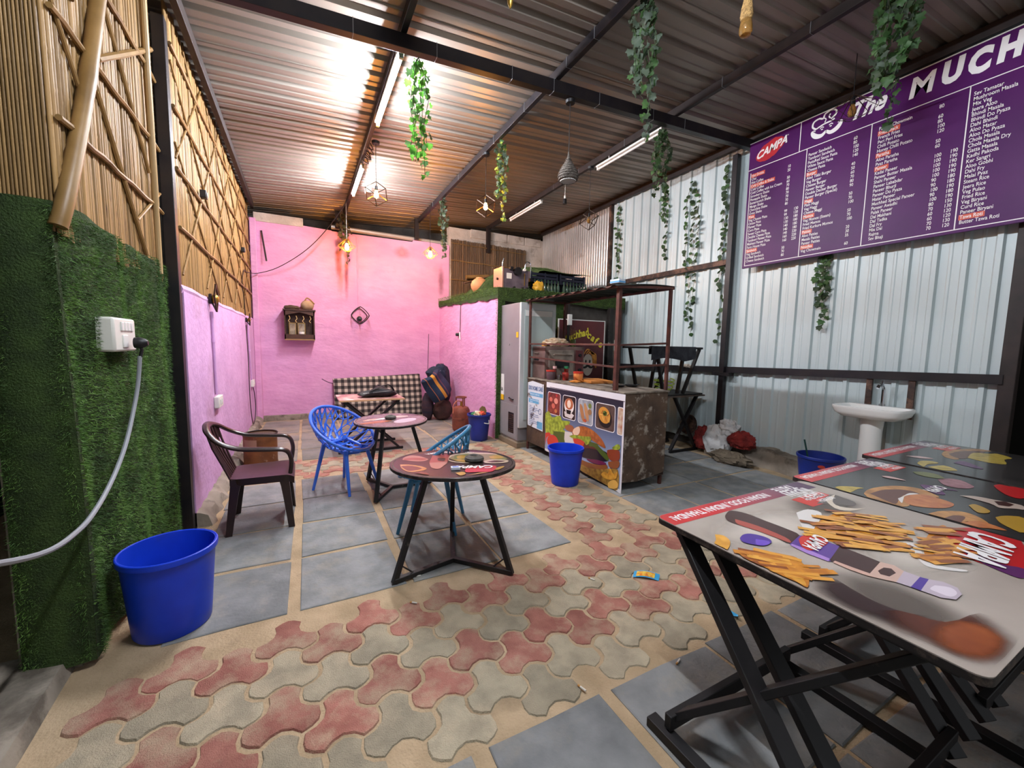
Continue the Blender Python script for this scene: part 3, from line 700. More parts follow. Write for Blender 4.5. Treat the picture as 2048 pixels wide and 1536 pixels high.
mb = MB().tube([(2.46, 5.655, .30), (2.46, 5.63, .30), (2.53, 5.64, .285), (2.54, 5.66, .285), (2.54, 5.66, .34)], .007, 6); obj('handle', mb, M_white, t)
t = bin_('water_bucket', 4.97, 2.26, .165, .205, .375, M_dblue, 'blue bucket with a small red label beside the sink', 'bucket')
lb = MB(); flat(lb, ell(0, 0, .032, .018, 18), lambda a, b: (4.97 - .199 * math.cos(.5) + a * -.46 - .004, 2.26 - .199 * math.sin(.5) - a * .88 * -1 - .003, .29 + b)); obj('label', lb, mat('red_label', '#a83527', .5), t)
obj('handle_knob', MB().ball((4.97 + .08, 2.26 - .21, .33), .016, 8, 6), M_white, t)
obj('handle', MB().tube(spline([(4.97 + .08, 2.05, .335), (5.06, 2.03, .30), (5.12, 2.10, .28), (5.165, 2.20, .33)], 5), .004, 6), M_white, t)
o = obj('mop_handle', MB().cyl((5.02, 2.33, .016), (5.03, 2.46, .50), .009, n=8), mat('dark_green', '#12403a', .4)); tag(o, 'short dark green stick standing in the bucket by the sink', 'stick')
# ---------------------------------------------------------------- lumpy cloth / sacks
from mathutils import noise as _ns
def lump(c, s, seed, amp=.22, fr=2.4, n=22, m=14, fold=0.0, flatb=True):
    mb = MB()
    def fn(u, v):
        a = 2 * PI * u; b = PI * v; d = Vector((math.cos(a) * math.sin(b), math.sin(a) * math.sin(b), -math.cos(b)))
        k = 1 + amp * _ns.noise(d * fr + Vector((seed * 7.3, seed, 0))) + amp * .5 * _ns.noise(d * fr * 2.7 + Vector((seed, 3, seed * 2.1)))
        if fold: k += fold * abs(math.sin(a * 5 + 3 * _ns.noise(d * 3 + Vector((seed, 0, 0)))))
        k += amp * .35 * (1 - 2 * abs(_ns.noise(d * fr * 2.2 + Vector((seed * 3.1, 5, 1))))) * (1 if fold else 0) + amp * .14 * _ns.noise(d * fr * 7 + Vector((2, seed, 4)))
        p = d * k; z = p.z * s[2]
        if flatb: z = max(z, -s[2] * .85)
        return (c[0] + p.x * s[0], c[1] + p.y * s[1], c[2] + z)
    return mb.grid(fn, n, m, wrapu=True)
# litter in the back bin
for i, (dx, dy, dz, s, col, nm, lab) in enumerate(((-.05, -.04, .42, .07, '#c9b48a', 'crisp_packet', 'crumpled beige packet on top of the bin by the gas cylinder'), (.02, -.05, .44, .06, '#c2492e', 'crisp_packet', 'red and white crumpled packet in the bin by the gas cylinder'), (-.09, .0, .43, .05, '#2c7a46', 'crisp_packet', 'green crumpled packet in the bin by the gas cylinder'), (.0, .06, .42, .07, '#d7d3cc', 'crisp_packet', 'white crumpled packet in the bin by the gas cylinder'))):
    o = obj(nm, lump((2.45 + dx, 5.84 + dy, dz - .02), (s, s, s * .7), i + 3, .5, 3), mat('packet_%d' % i, col, .4)); tag(o, lab, 'litter')
pol = [(-.12, 0), (.07, 0), (.09, .10), (.05, .16), (-.02, .17), (-.08, .13)]
o = obj('cardboard_piece', MB().prism(pol, -.004, .004, lambda a, b, c: (2.53 + a * .5, 5.88 - a * .45 + c, .36 + b)), mat('cardboard_olive', '#6d5b35', .9), smooth=False); tag(o, 'torn brown cardboard piece sticking out of the back bin', 'cardboard')

# ================================================================ brown monobloc chair
M_brown = mat('brown_plastic', '#2e1c19', 0.30, col2='#241513', scale=5, spec=0.5, dirt='#4a352e', dscale=3, dthr=(0.6, 0.85))
def monobloc(x, y, rz, label):
    t = thing('plastic_armchair', label, 'chair', (x, y, 0)); t.rotation_euler = (0, 0, rz)
    W = dict(world=False)
    # seat: dished slab, front lip rolled down
    def seat(u, v):
        a = u * 2 - 1; b = v * 2 - 1; wy = .205 + .03 * (a * .5 + .5); xx = -.20 + .44 * u; z = .435 - .022 * (1 - b * b) * (1 - a * a) - (.03 * max(0, (u - .86) / .14) ** 2) - .01 * u * 0 + .01 * (1 - u) * 0
        return (xx, wy * b * (1 - .10 * max(0, abs(a) - .8) / .2), z)
    mb = MB().grid(seat, 18, 14); 
    mb.grid(lambda u, v: tuple(Vector(seat(u, v)) - Vector((0, 0, .022))), 18, 14)
    k = [(u, 0) for u in [i / 18 for i in range(19)]] + [(1, v / 14) for v in range(15)] + [(1 - i / 18, 1) for i in range(19)] + [(0, 1 - v / 14) for v in range(15)]
    ring = [seat(*q) for q in k]; n = len(ring)
    mb.add(ring + [(p[0], p[1], p[2] - .055) for p in ring], [(i, (i + 1) % n, n + (i + 1) % n, n + i) for i in range(n)])
    obj('seat', mb, M_brown, t, angle=50, **W)
    def leg(sx, sy):
        top = Vector((.20 if sx > 0 else -.19, sy * (.225 if sx > 0 else .205), .43)); bot = Vector((.235 if sx > 0 else -.235, sy * .245, 0))
        mb = MB(); wt, wb = .075, .045
        for k2 in range(6):
            f = k2 / 6; 
        def sec(f):
            p = top.lerp(bot, f); w = wt + (wb - wt) * (f ** .5); c = -1 if sx > 0 else 1
            return [p + Vector((0, 0, 0)), p + Vector((c * w, 0, 0)), p + Vector((c * w, -sy * .012, 0)), p + Vector((c * .014, -sy * .014, 0)), p + Vector((c * .012, -sy * w * .8, 0)), p + Vector((0, -sy * w * .8, 0))]
        S = [sec(i / 5) for i in range(6)]
        mb.add([q for s in S for q in s], [(i * 6 + j, i * 6 + (j + 1) % 6, (i + 1) * 6 + (j + 1) % 6, (i + 1) * 6 + j) for i in range(5) for j in range(6)] + [tuple(range(6)), tuple(range(30, 36))])
        return mb
    for sx in (1, -1):
        for sy in (1, -1): obj('leg', leg(sx, sy), M_brown, t, angle=40, **W)
    # arms flowing into the hoop of the back
    hoop = spline([(.215, -.235, .45), (.225, -.25, .56), (.185, -.262, .645), (.05, -.268, .665), (-.12, -.268, .685), (-.24, -.255, .735), (-.315, -.19, .80), (-.345, -.08, .835), (-.35, 0, .84), (-.345, .08, .835), (-.315, .19, .80), (-.24, .255, .735), (-.12, .268, .685), (.05, .268, .665), (.185, .262, .645), (.225, .25, .56), (.215, .235, .45)], 5)
    obj('arm_hoop', MB().tube(hoop, .027, 10, flat=.62), M_brown, t, **W)
    # back splat of upright ribs
    for i in range(7):
        b = (i - 3) / 3.0; y0 = b * .155; y1 = b * .19
        mb = MB().tube([(-.20, y0, .43), (-.245 - .01 * (1 - b * b), y0 * 1.05, .55), (-.295 - .018 * (1 - b * b), y1, .69), (-.325 - .018 * (1 - b * b), y1, .80 + .02 * (1 - b * b))], [.022, .021, .021, .020], 6, flat=.4)
        obj('back_rib', mb, M_brown, t, **W)
    obj('back_panel', MB().grid(lambda u, v: (-.318 - .03 * (1 - (2 * u - 1) ** 2) + (.10 if False else 0) - (.0) + (1 - v) * .028, -.2 + .4 * u, .70 + .11 * v + .012 * (1 - (2 * u - 1) ** 2)), 12, 3), M_brown, t, **W)
    return t
monobloc(-0.335, 3.86, 0.0, 'dark brown plastic armchair beside the pink side wall')

# ================================================================ lattice shell chairs
def shell_chair(x, y, rz, m, label, seed):
    t = thing('lattice_chair', label, 'chair', (x, y, 0)); t.rotation_euler = (0, 0, rz); W = dict(world=False)
    tv = Vector((.58, 0, -.41)).normalized(); nv = Vector((.41, 0, .58)).normalized(); C = Vector((-.02, 0, .625)); r_ = random.Random(seed)
    def S(r, th): return C + tv * (.345 * r * math.cos(th)) + Vector((0, .325 * r * math.sin(th), 0)) - nv * (.23 * (1 - r ** 2.2))
    rings = [(.14, 8), (.30, 8), (.47, 16), (.64, 16), (.80, 28), (.92, 28), (1.0, 28)]
    nodes = []
    for i, (r, n) in enumerate(rings):
        offs = .5 * (i % 2); nodes.append([(r + (r_.uniform(-.035, .035) if i < 6 else 0), 2 * PI * (k + offs + (r_.uniform(-.16, .16))) / n) for k in range(n)])
    mb = MB()
    def strut(a, b, w):
        P = [S(a[0] + (b[0] - a[0]) * k / 3, a[1] + (b[1] - a[1]) * k / 3) for k in range(4)]
        mb.tube(P, [w * 1.15, w * .9, w * .9, w * 1.15], 6, flat=.55)
    def ad(a, b):
        d = b - a
        while d > PI: d -= 2 * PI
        while d < -PI: d += 2 * PI
        return d
    for i in range(len(rings) - 1):
        A, B = nodes[i], nodes[i + 1]
        for q in (B if len(B) > len(A) else A):
            other = A if len(B) > len(A) else B
            ds = sorted(((abs(ad(p[1], q[1])), p) for p in other), key=lambda e: e[0])
            for dd, p in ds[:2 if len(A) == len(B) else 1]:
                strut((q[0], q[1]), (p[0], q[1] + ad(q[1], p[1])), .0185 if i < 2 else .015 if i < 3 else .0105)
        if len(B) > len(A):
            for k in range(0, len(B), 2): a, b = B[k], B[(k + 1) % len(B)]; strut(a, (b[0], a[1] + ad(a[1], b[1])), .0105)
    obj('lattice_shell', mb, m, t, **W)
    obj('seat_centre', MB().grid(lambda u, v: S(.22 * v, 2 * PI * u) , 16, 3, wrapu=True), m, t, **W)
    obj('rim', MB().tube([S(1.0, 2 * PI * k / 48) for k in range(48)], .0155, 10, closed=True), m, t, **W)
    und = MB().tube([(.13, -.15, .40), (.16, 0, .385), (.13, .15, .40), (-.12, .15, .47), (-.15, 0, .46), (-.12, -.15, .47)], .016, 8, closed=True); obj('under_frame', und, m, t, **W)
    for sx, sy in ((1, 1), (1, -1), (-1, 1), (-1, -1)):
        top = (.14 if sx > 0 else -.13, sy * .15, .41 if sx > 0 else .48); ft = (.235 if sx > 0 else -.225, sy * .215, 0.0)
        mb = MB().tube([(top[0] * .8, sy * .10, top[2] + .015), top, tuple(top[k] + (ft[k] - top[k]) * .12 for k in range(3)), ft], [.024, .026, .021, .0135], 8)
        obj('leg', mb, m, t, **W)
    return t
M_chb = mat('bright_blue_chair', '#3f74dd', 0.33, col2='#3667cc', scale=6)
M_cht = mat('teal_blue_chair', '#3d7ea3', 0.4, col2='#356f94', scale=6, dirt='#6f8f9c', dscale=6, dthr=(.6, .8))
shell_chair(0.36, 4.43, math.radians(-47), M_chb, 'bright blue plastic chair with a branching lattice shell', 4)
shell_chair(0.93, 3.20, math.radians(152), M_cht, 'dusty teal lattice chair tucked behind the front round table', 8)

# ================================================================ round tables
M_legb = mat('worn_black_paint', '#1c1a1a', 0.5, col2='#100f10', scale=7, dirt='#5d564e', dscale=14, dthr=(0.62, 0.75))
M_edge = mat('table_edge', '#1a1515', 0.6, dirt='#4a3e37', dscale=20)
M_top1 = mat('dark_round_print', '#2b211f', 0.28, col2='#1f1817', scale=5, dirt='#4a3a35', dscale=3, dthr=(.55, .8))
def round_table(cx, cy, z, r, a0, foot, tilt, label, topm, tc=None):
    t = thing('round_table', label, 'table', (cx, cy, 0)); tc = tc or (cx, cy)
    ax = Vector((-math.cos(_y), math.sin(_y), 0)); R = Matrix.Rotation(tilt, 3, ax)
    T = lambda a, b, c: tuple(R @ Vector((a, b, c)) + Vector((tc[0], tc[1], z)))
    mb = MB(); n = 48
    prof = [(r - .01, -.026), (r, -.022), (r, -.003), (r - .003, 0)]
    vs = [T(q * math.cos(2 * PI * k / n), q * math.sin(2 * PI * k / n), h) for q, h in prof for k in range(n)]
    fs = [(i * n + k, i * n + (k + 1) % n, (i + 1) * n + (k + 1) % n, (i + 1) * n + k) for i in range(3) for k in range(n)] + [tuple(range(n))[::-1], tuple(range(3 * n, 4 * n))]
    mb.add(vs, fs); top = obj('table_top', mb, topm, t, angle=40)
    eb = MB(); vs = [T(q * math.cos(2 * PI * k / n), q * math.sin(2 * PI * k / n), h) for q, h in ((r + .0015, -.02), (r + .0015, -.002), (r - .022, .0012)) for k in range(n)]
    eb.add(vs, [(i * n + k, i * n + (k + 1) % n, (i + 1) * n + (k + 1) % n, (i + 1) * n + k) for i in range(2) for k in range(n)]); obj('edge_band', eb, M_edge, top)
    for k in range(3):
        a = a0 + 2 * PI * k / 3; f = Vector((cx + foot * math.cos(a), cy + foot * math.sin(a), .0)); tp = Vector((tc[0] + .20 * math.cos(a), tc[1] + .20 * math.sin(a), z - .03))
        obj('leg', MB().bar(f + Vector((0, 0, .004)), tp, .034, .034, up=(math.cos(a), math.sin(a), .2)), M_legb, t, bevel=.003)
        obj('base_bar', MB().bar((f.x, f.y, .018), (cx, cy, .018), .034, .030), M_legb, t, bevel=.003)
        q = f.lerp(tp, .16); obj('brace', MB().cyl(q, (f.x + (cx - f.x) * .3, f.y + (cy - f.y) * .3, .03), .005, n=6), M_legb, t)
    obj('top_plate', MB().cyl((tc[0], tc[1], z - .045), (tc[0], tc[1], z - .027), .23, n=24), M_legb, t)
    return t, top, T
rt1, rt1top, T1 = round_table(0.885, 2.545, .685, .43, math.atan2(.44, .14), .43, math.radians(3.2), 'round dark table with food print, tripod legs, in front of the teal chair', M_top1, (.915, 2.63))
rt2, rt2top, T2 = round_table(0.78, 4.18, .725, .36, math.radians(-122), .40, math.radians(-1), 'round table with faded print behind the bright blue chair', mat('faded_round_print', '#6b5750', .22, col2='#8a7d88', scale=4, dirt='#3b2f2c', dscale=4))
# ================================================================ folding trestle tables
M_wood = mat('black_wood', '#171415', 0.55, col2='#0e0c0d', scale=9, dirt='#3e3833', dscale=11, dthr=(.63, .76))
def board(t, a, b, w, th, up, nm='leg'): obj(nm, MB().bar(a, b, w, th, up), M_wood, t, bevel=.003)
# far folding table (scissor legs open towards the room)
t = thing('folding_table', 'small folding table with crossed black legs before the checked mattress', 'table', (.83, 6.0, 0)); far_tab = t
top = obj('table_top', MB().bb(.40, 1.26, 5.72, 6.42, .715, .735), mat('pale_print_top', '#b98a80', .35, col2='#8e4f4c', scale=6, dirt='#e0c9bd', dscale=5, dthr=(.5, .62)), t, bevel=.004)
obj('edge_band', MB().bb(.40, 1.26, 5.715, 5.722, .714, .736), mat('pale_wood_edge', '#c39a72', .6), top)
for yy in (5.78, 6.34):
    board(t, (.46, yy, .71), (1.18, yy, .03), .03, .055, (0, 1, 0)); board(t, (1.20, yy + .03, .71), (.44, yy + .03, .03), .03, .055, (0, 1, 0))
    board(t, (.38, yy, .018), (1.24, yy, .018), .035, .032, (0, 0, 1), 'foot_bar')
for xx, zz in ((.47, .66), (1.18, .66), (.82, .37)): board(t, (xx, 5.78, zz), (xx, 6.37, zz), .03, .045, (0, 0, 1), 'stretcher')
# shoulder bag on it
M_bag = mat('black_bag_cloth', '#17161a', 0.6, col2='#242329', scale=10, bump=.4, bscale=40)
t = thing('shoulder_bag', 'black cloth bag lying on the small folding table', 'bag', (.93, 6.0, .735))
def bagf(u, v):
    a = 2 * PI * u; k = math.sin(PI * v) ** .45; ca, sa = math.cos(a), math.sin(a); sq = lambda c: math.copysign(abs(c) ** .6, c)
    return (.93 + .27 * sq(ca) * k, 6.0 + .14 * sq(sa) * k, .735 + .13 * v * (1 + .35 * math.sin(3 * sq(ca) + 1.0)) + .012 * math.sin(a * 6))
obj('body', MB().grid(bagf, 28, 10, wrapu=True), M_bag, t)
obj('strap', MB().tube(spline([(.80, 5.88, .82), (.92, 5.87, .88), (1.05, 5.88, .92), (1.13, 5.93, .86), (1.16, 5.97, .78)], 6), .018, 8, flat=.35), M_bag, t)
obj('zip', MB().tube(spline([(.72, 5.88, .80), (.9, 5.862, .815), (1.1, 5.87, .83)], 5), .004, 6), M_capm, t)

# big near tables: base with scissor legs
def trestle(x0, x1, y0, y1, z, bx0, bx1, label, topm):
    t = thing('trestle_table', label, 'table', ((x0 + x1) / 2, (y0 + y1) / 2, 0))
    top = obj('table_top', MB().prism(rrect(x0, y0, x1, y1, .035), z - .022, z), topm, t, angle=40)
    obj('edge_band', MB().prism(rrect(x0 - .002, y0 - .002, x1 + .002, y1 + .002, .036), z - .024, z - .003), M_edge, top, angle=40)
    for sx, bx in ((x0 + .06, bx0), (x1 - .22, bx1 - .0)):
        board(t, (sx, y1 - .10, z - .03), (bx + .07, .42, .05), .028, .075, (1, 0, 0))
        board(t, (sx + .15, y1 - .10, z - .03), (bx + .22, .42, .05), .028, .075, (1, 0, 0))
        board(t, (sx + .10, y0 + .09, z - .03), (bx + .05, .99, .06), .028, .07, (1, 0, 0))
        board(t, (bx, 1.05, .02), (bx + .02, .22, .02), .05, .04, (0, 0, 1), 'foot_bar')
        board(t, (sx + .02, y0 + .06, z - .045), (sx + .02, y1 - .06, z - .045), .03, .045, (0, 0, 1), 'top_rail')
    board(t, (bx0, .97, .075), (bx1 + .02, .97, .075), .03, .06, (0, 0, 1), 'stretcher')
    board(t, (bx0 + .1, .45, .09), (bx1 + .12, .45, .09), .03, .06, (0, 0, 1), 'stretcher')
    board(t, (x0 + .05, y1 - .09, z - .05), (x1 - .05, y1 - .09, z - .05), .03, .05, (0, 0, 1), 'top_rail')
    return t, top
M_tt1 = mat('table_print_taupe', '#a0958a', 0.32, col2='#b3a99e', scale=2.3, dirt='#5d534b', dscale=1.6, dthr=(.55, .8), coat=.2)
M_tt2 = mat('table_print_dark', '#2c2a29', 0.26, col2='#3a3735', scale=3, coat=.35)
tt1, tt1top = trestle(1.385, 2.555, .25, 1.245, .75, 1.20, 1.98, 'nearest trestle table with a bottle and fries printed on a taupe top', M_tt1)
tt2, tt2top = trestle(2.575, 3.575, .32, 1.315, .75, 2.30, 3.02, 'middle trestle table with a dark burger print', M_tt2)
tt3, tt3top = trestle(3.60, 4.72, .40, 1.385, .755, 3.5, 4.2, 'farthest trestle table with a dark taco print, by the brown post', M_tt2)

# stacked folding tables behind the cart
t = thing('folding_table', 'dark folding table with crossed legs behind the food cart', 'table', (4.9, 4.25, 0))
obj('table_top', MB().bb(4.20, 5.24, 3.92, 4.60, .815, .835), mat('dusty_table_top', '#5b4a3f', .6, col2='#3c312b', scale=8), t, bevel=.004)
for yy in (3.99, 4.52):
    board(t, (4.68, yy, .81), (5.18, yy, .03), .03, .05, (0, 1, 0)); board(t, (5.18, yy + .03, .81), (4.68, yy + .03, .03), .03, .05, (0, 1, 0)); board(t, (4.64, yy, .018), (5.22, yy, .018), .035, .032, (0, 0, 1), 'foot_bar')
t = thing('folding_table', 'upside-down folding table with raised legs stacked behind the cart', 'table', (4.7, 4.25, .836))
obj('table_top', MB().bb(4.22, 5.22, 3.95, 4.58, .836, .856), M_wood, t, bevel=.004)
for yy in (3.99, 4.50):
    board(t, (4.45, yy, .86), (4.28, yy, 1.50), .03, .05, (0, 1, 0)); board(t, (4.76, yy + .03, .86), (4.86, yy + .03, 1.50), .03, .05, (0, 1, 0)); board(t, (4.84, yy, .86), (5.14, yy, 1.50), .03, .05, (0, 1, 0)); board(t, (4.15, yy, 1.51), (5.20, yy, 1.51), .035, .03, (0, 0, 1), 'foot_bar')
cl = MB().grid(lambda u, v: (4.16 + .88 * u, 3.965 - .012 * math.sin(u * 13) * v, 1.528 - (.19 - .03 * math.sin(u * 5) - .05 * max(0, u - .75) * 4) * v), 30, 8)
cl.grid(lambda u, v: (4.16 + .88 * u, 3.965 + .05 * v, 1.528 + .003 * math.sin(v * PI)), 30, 2); cl.grid(lambda u, v: (4.16 + .88 * u, 4.015 + .008 * math.sin(u * 11) * v, 1.528 - .11 * v), 30, 5)
tag(obj('hung_cloth', cl, mat('dark_grey_cloth', '#3a3b41', .95, col2='#282930', scale=12, bump=.5, bscale=60)), 'dark grey cloth hung over the raised legs behind the cart', 'cloth')
hp = []
for k in range(60):
    a = k * .32; r = .11 + .018 * math.sin(k * .7); hp.append((4.78 + r * 1.3 * math.cos(a), 4.28 + r * math.sin(a), .875 + .003 * k + .02 * math.sin(a)))
tag(obj('hose', MB().tube(hp, .008, 6), mat('lime_hose', '#a8c92c', .4)), 'coiled lime green hose lying behind the food cart', 'hose')
# ================================================================ food cart
M_cart = mat('rusty_brown_panel', '#54402f', 0.8, 0.1, col2='#3f3026', scale=6, bump=.3, bscale=30, dirt='#6f6152', dscale=7, dthr=(.58, .68))
M_cart2 = mat('flaking_end_panel', '#5f4c3c', 0.85, 0.0, col2='#44352a', scale=5, bump=.4, bscale=26, dirt='#9b9184', dscale=7, dthr=(.54, .64))
M_counter = mat('dusty_counter', '#857a6c', 0.7, col2='#6a6055', scale=9, dirt='#4b4238', dscale=6)
M_angle = mat('red_oxide_angle', '#5b3329', 0.55, 0.1, col2='#43251f', scale=12, dirt='#7b5546', dscale=10, dthr=(.6, .72))
ct = thing('food_cart', 'rusty brown food cart with a counter, pipe frame and flat canopy', 'food cart', (3.2, 4.05, 0))
X0, X1, Y0, Y1, ZT = 2.88, 3.50, 3.08, 5.06, 1.05
obj('front_panel', MB().bb(X0, X0 + .012, Y0, Y1, .12, 1.03), M_cart, ct)
pol = [(X0, .105), (3.1, .09), (3.3, .115), (3.48, .14), (X1, .16), (X1, 1.04), (X0, 1.04)]
obj('end_panel', MB().prism(pol, Y0 - .006, Y0 + .006, lambda a, b, c: (a, c, b)), M_cart2, ct, smooth=False)
obj('back_panel', MB().bb(X1 - .012, X1, Y0, Y1, .12, 1.03), M_cart, ct)
obj('counter_top', MB().bb(X0 - .01, X1 + .02, Y0 - .015, Y1 + .02, 1.03, ZT), M_counter, ct, bevel=.004)
obj('oven_shelf', MB().bb(X1 + .02, 3.74, 4.50, 5.08, 1.02, ZT - .002), M_counter, ct, bevel=.004)
obj('oven_shelf_leg', MB().bb(3.69, 3.73, 4.52, 4.56, -.008, 1.02), M_angle, ct); obj('oven_shelf_leg', MB().bb(3.69, 3.73, 5.03, 5.07, -.008, 1.02), M_angle, ct)
obj('floor_pan', MB().bb(X0, X1, Y0, Y1, .11, .125), M_cart, ct)
for x, y in ((X0 + .02, Y0 + .03), (X1 - .02, Y0 + .03), (X1 - .02, Y1 - .03)): obj('leg', MB().bb(x - .015, x + .015, y - .015, y + .015, -.008, .13), M_angle, ct)
def ang(a, b, nm, s=.032):
    obj(nm, MB().bar(a, b, s, s * .9), M_angle, ct, bevel=.002)
ang((2.895, 5.05, -.008), (2.895, 5.05, 2.13), 'post'); ang((2.915, 3.25, 1.05), (2.915, 3.25, 2.11), 'post', .045); ang((3.485, 3.095, 1.05), (3.485, 3.095, 2.13), 'post'); ang((3.485, 5.05, 1.05), (3.485, 5.05, 2.13), 'post')
ang((2.905, 3.25, 1.53), (2.895, 5.05, 1.53), 'rail', .024); ang((2.905, 3.25, 1.295), (2.895, 5.05, 1.345), 'rail', .024)
ang((2.915, 3.25, 1.525), (3.485, 3.095, 1.555), 'rail', .024); ang((2.915, 3.25, 1.295), (3.485, 3.095, 1.325), 'rail', .024)
for a, b in (((2.86, 3.2, 2.12), (2.86, 5.1, 2.145)), ((3.50, 3.07, 2.135), (3.50, 5.1, 2.145)), ((2.86, 3.22, 2.12), (3.51, 3.08, 2.14)), ((2.86, 5.08, 2.145), (3.51, 5.08, 2.145))): ang(a, b, 'canopy_frame', .03)
obj('canopy', MB().grid(lambda u, v: (2.82 + .72 * u, 3.18 - .13 * u + (1.96 + .12 * u) * v, 2.15 + .012 * math.sin(v * 60) + .02 * math.sin(u * 3.1) - .03 * (1 - v) * (1 - u)), 6, 80), mat('dark_green_sheet', '#26332e', .5, .3, col2='#1a211f', scale=4), ct)
o = obj('small_carton', MB().box((2.93, 3.30, 2.185), (.10, .12, .04), rz=.15), mat('white_blue_carton', '#cfd8e0', .5), bevel=.003); tag(o, 'small white and blue carton lying on the cart canopy', 'carton')
obj('blue_stripe', MB().box((2.93, 3.30, 2.178), (.1015, .1215, .014), rz=.15), mat('carton_blue', '#4f9bd0', .5), o, world=False)

# oven on the far end
ov = thing('pizza_oven', 'brown steel deck oven standing on the far end of the cart', 'oven', (3.46, 4.98, ZT))
M_ov = mat('brown_oven_steel', '#7d655d', 0.45, 0.25, col2='#5a4742', scale=6); M_ovf = mat('oven_front', '#93877a', 0.42, 0.3, col2='#6c6057', scale=8)
obj('body', MB().bb(2.96, 3.63, 4.74, 5.07, ZT, 1.50), M_ov, ov, bevel=.006)
d = obj('door', MB().bb(3.02, 3.44, 4.722, 4.742, 1.09, 1.45), M_ovf, ov, bevel=.004)
obj('window', MB().bb(3.12, 3.36, 4.716, 4.724, 1.20, 1.30), M_blackp, d); obj('handle', MB().tube([(3.09, 4.72, 1.385), (3.09, 4.69, 1.39), (3.38, 4.69, 1.39), (3.38, 4.72, 1.385)], .012, 8), M_ovf, d)
obj('control_panel', MB().bb(3.48, 3.60, 4.728, 4.742, 1.10, 1.45), mat('maroon_panel', '#5a2a2c', .5), ov)
for z in (1.38, 1.28, 1.17): obj('knob', MB().cyl((3.54, 4.70, z), (3.54, 4.73, z), .022, n=14), M_blackp, ov)
obj('side_vent', MB().bb(2.953, 2.962, 4.90, 5.02, 1.30, 1.34), M_blackp, ov); obj('side_handle', MB().tube([(2.96, 4.9, 1.40), (2.945, 4.9, 1.405), (2.945, 5.0, 1.405), (2.96, 5.0, 1.40)], .006, 6), M_ovf, ov)
M_lace = mat('cream_cloth', '#c4ac8c', 0.9, col2='#8d6b4c', scale=22, bump=.6, bscale=60, dirt='#d9c9b0', dscale=18)
tag(obj('food_packets', lump((3.27, 4.93, 1.545), (.21, .15, .075), 5, .3, 3, 30, 16), M_lace), 'crumpled cream and brown food packets heaped on the oven', 'packets')
tag(obj('sponge', MB().box((3.02, 4.86, 1.525), (.06, .05, .05), rz=.3), mat('ochre_foam', '#b8833c', .9, bump=.5, bscale=90), bevel=.006), 'small ochre block on the left end of the oven', 'block')
# jars and tools on the counter
M_redlid = mat('red_lid', '#b4301f', 0.4); M_glass = mat('jar_glass', '#8b7370', 0.15, trans=.4)
def jar(x, y, r, h, label, body, lid=None, lh=.02, nm='jar'):
    t = thing(nm, label, 'jar', (x, y, ZT)); obj('body', MB().lathe([(r * .86, 0), (r * .9, .005), (r, h * .6), (r, h - .01), (r * .92, h)], 20, (x, y, ZT), True, True), body, t)
    if lid: obj('lid', MB().cyl((x, y, ZT + h - .004), (x, y, ZT + h + lh), r * 1.06, n=20), lid, t)
    return t
jar(2.99, 4.62, .062, .115, 'purple-brown tub with a red rim on the left of the counter', mat('purple_tub', '#5a4347', .4), M_redlid, .014)
jar(3.06, 4.52, .028, .075, 'small steel tumbler between the jars on the counter', mat('steel', '#83827c', .25, .9), nm='tumbler')
jar(3.12, 4.46, .045, .105, 'red jar on the counter in front of the oven door', mat('red_jar', '#9c2f24', .35, col2='#7d241c', scale=12))
jar(3.24, 4.62, .03, .15, 'red sauce bottle with a green cap before the oven', mat('sauce_red', '#9a2b20', .35), mat('green_cap', '#2f7d52', .4), .03, 'sauce_bottle')
jar(3.09, 4.68, .026, .15, 'slim sauce bottle with a pale pink cap before the oven', mat('sauce_dark', '#5c2a20', .35), mat('pale_cap', '#d5a7a2', .4), .03, 'sauce_bottle')
jar(3.15, 4.22, .062, .115, 'clear jar of orange powder with a red lid', mat('orange_powder_jar', '#c9703a', .3, col2='#d9954f', scale=6), M_redlid, .018)
tag(obj('cutting_board', MB().box((3.33, 4.10, ZT + .018), (.30, .42, .035), rz=-.25), mat('orange_board', '#c07c38', .55, col2='#a8662a', scale=3, stretch=(1, 8, 1)), bevel=.006), 'orange wooden cutting board lying flat on the counter', 'cutting board')
tag(obj('cloth_rag', lump((3.07, 4.14, ZT + .012), (.09, .07, .018), 9, .3, 3), mat('orange_rag', '#c47a2e', .9)), 'orange rag under the jar of powder', 'cloth')
for x, y, lab in ((3.20, 3.52, 'small black pan on the counter nearer the corner post'), (3.38, 3.50, 'small black pan on the counter toward the right side')):
    t = thing('pan', lab, 'pan', (x, y, ZT)); obj('bowl', MB().lathe([(.04, 0), (.06, .006), (.075, .022), (.072, .022), (.055, .009), (.001, .006)], 20, (x, y, ZT)), M_blackp, t); obj('handle', MB().cyl((x + .07, y, ZT + .018), (x + .14, y + .02, ZT + .022), .008, n=8), M_blackp, t)
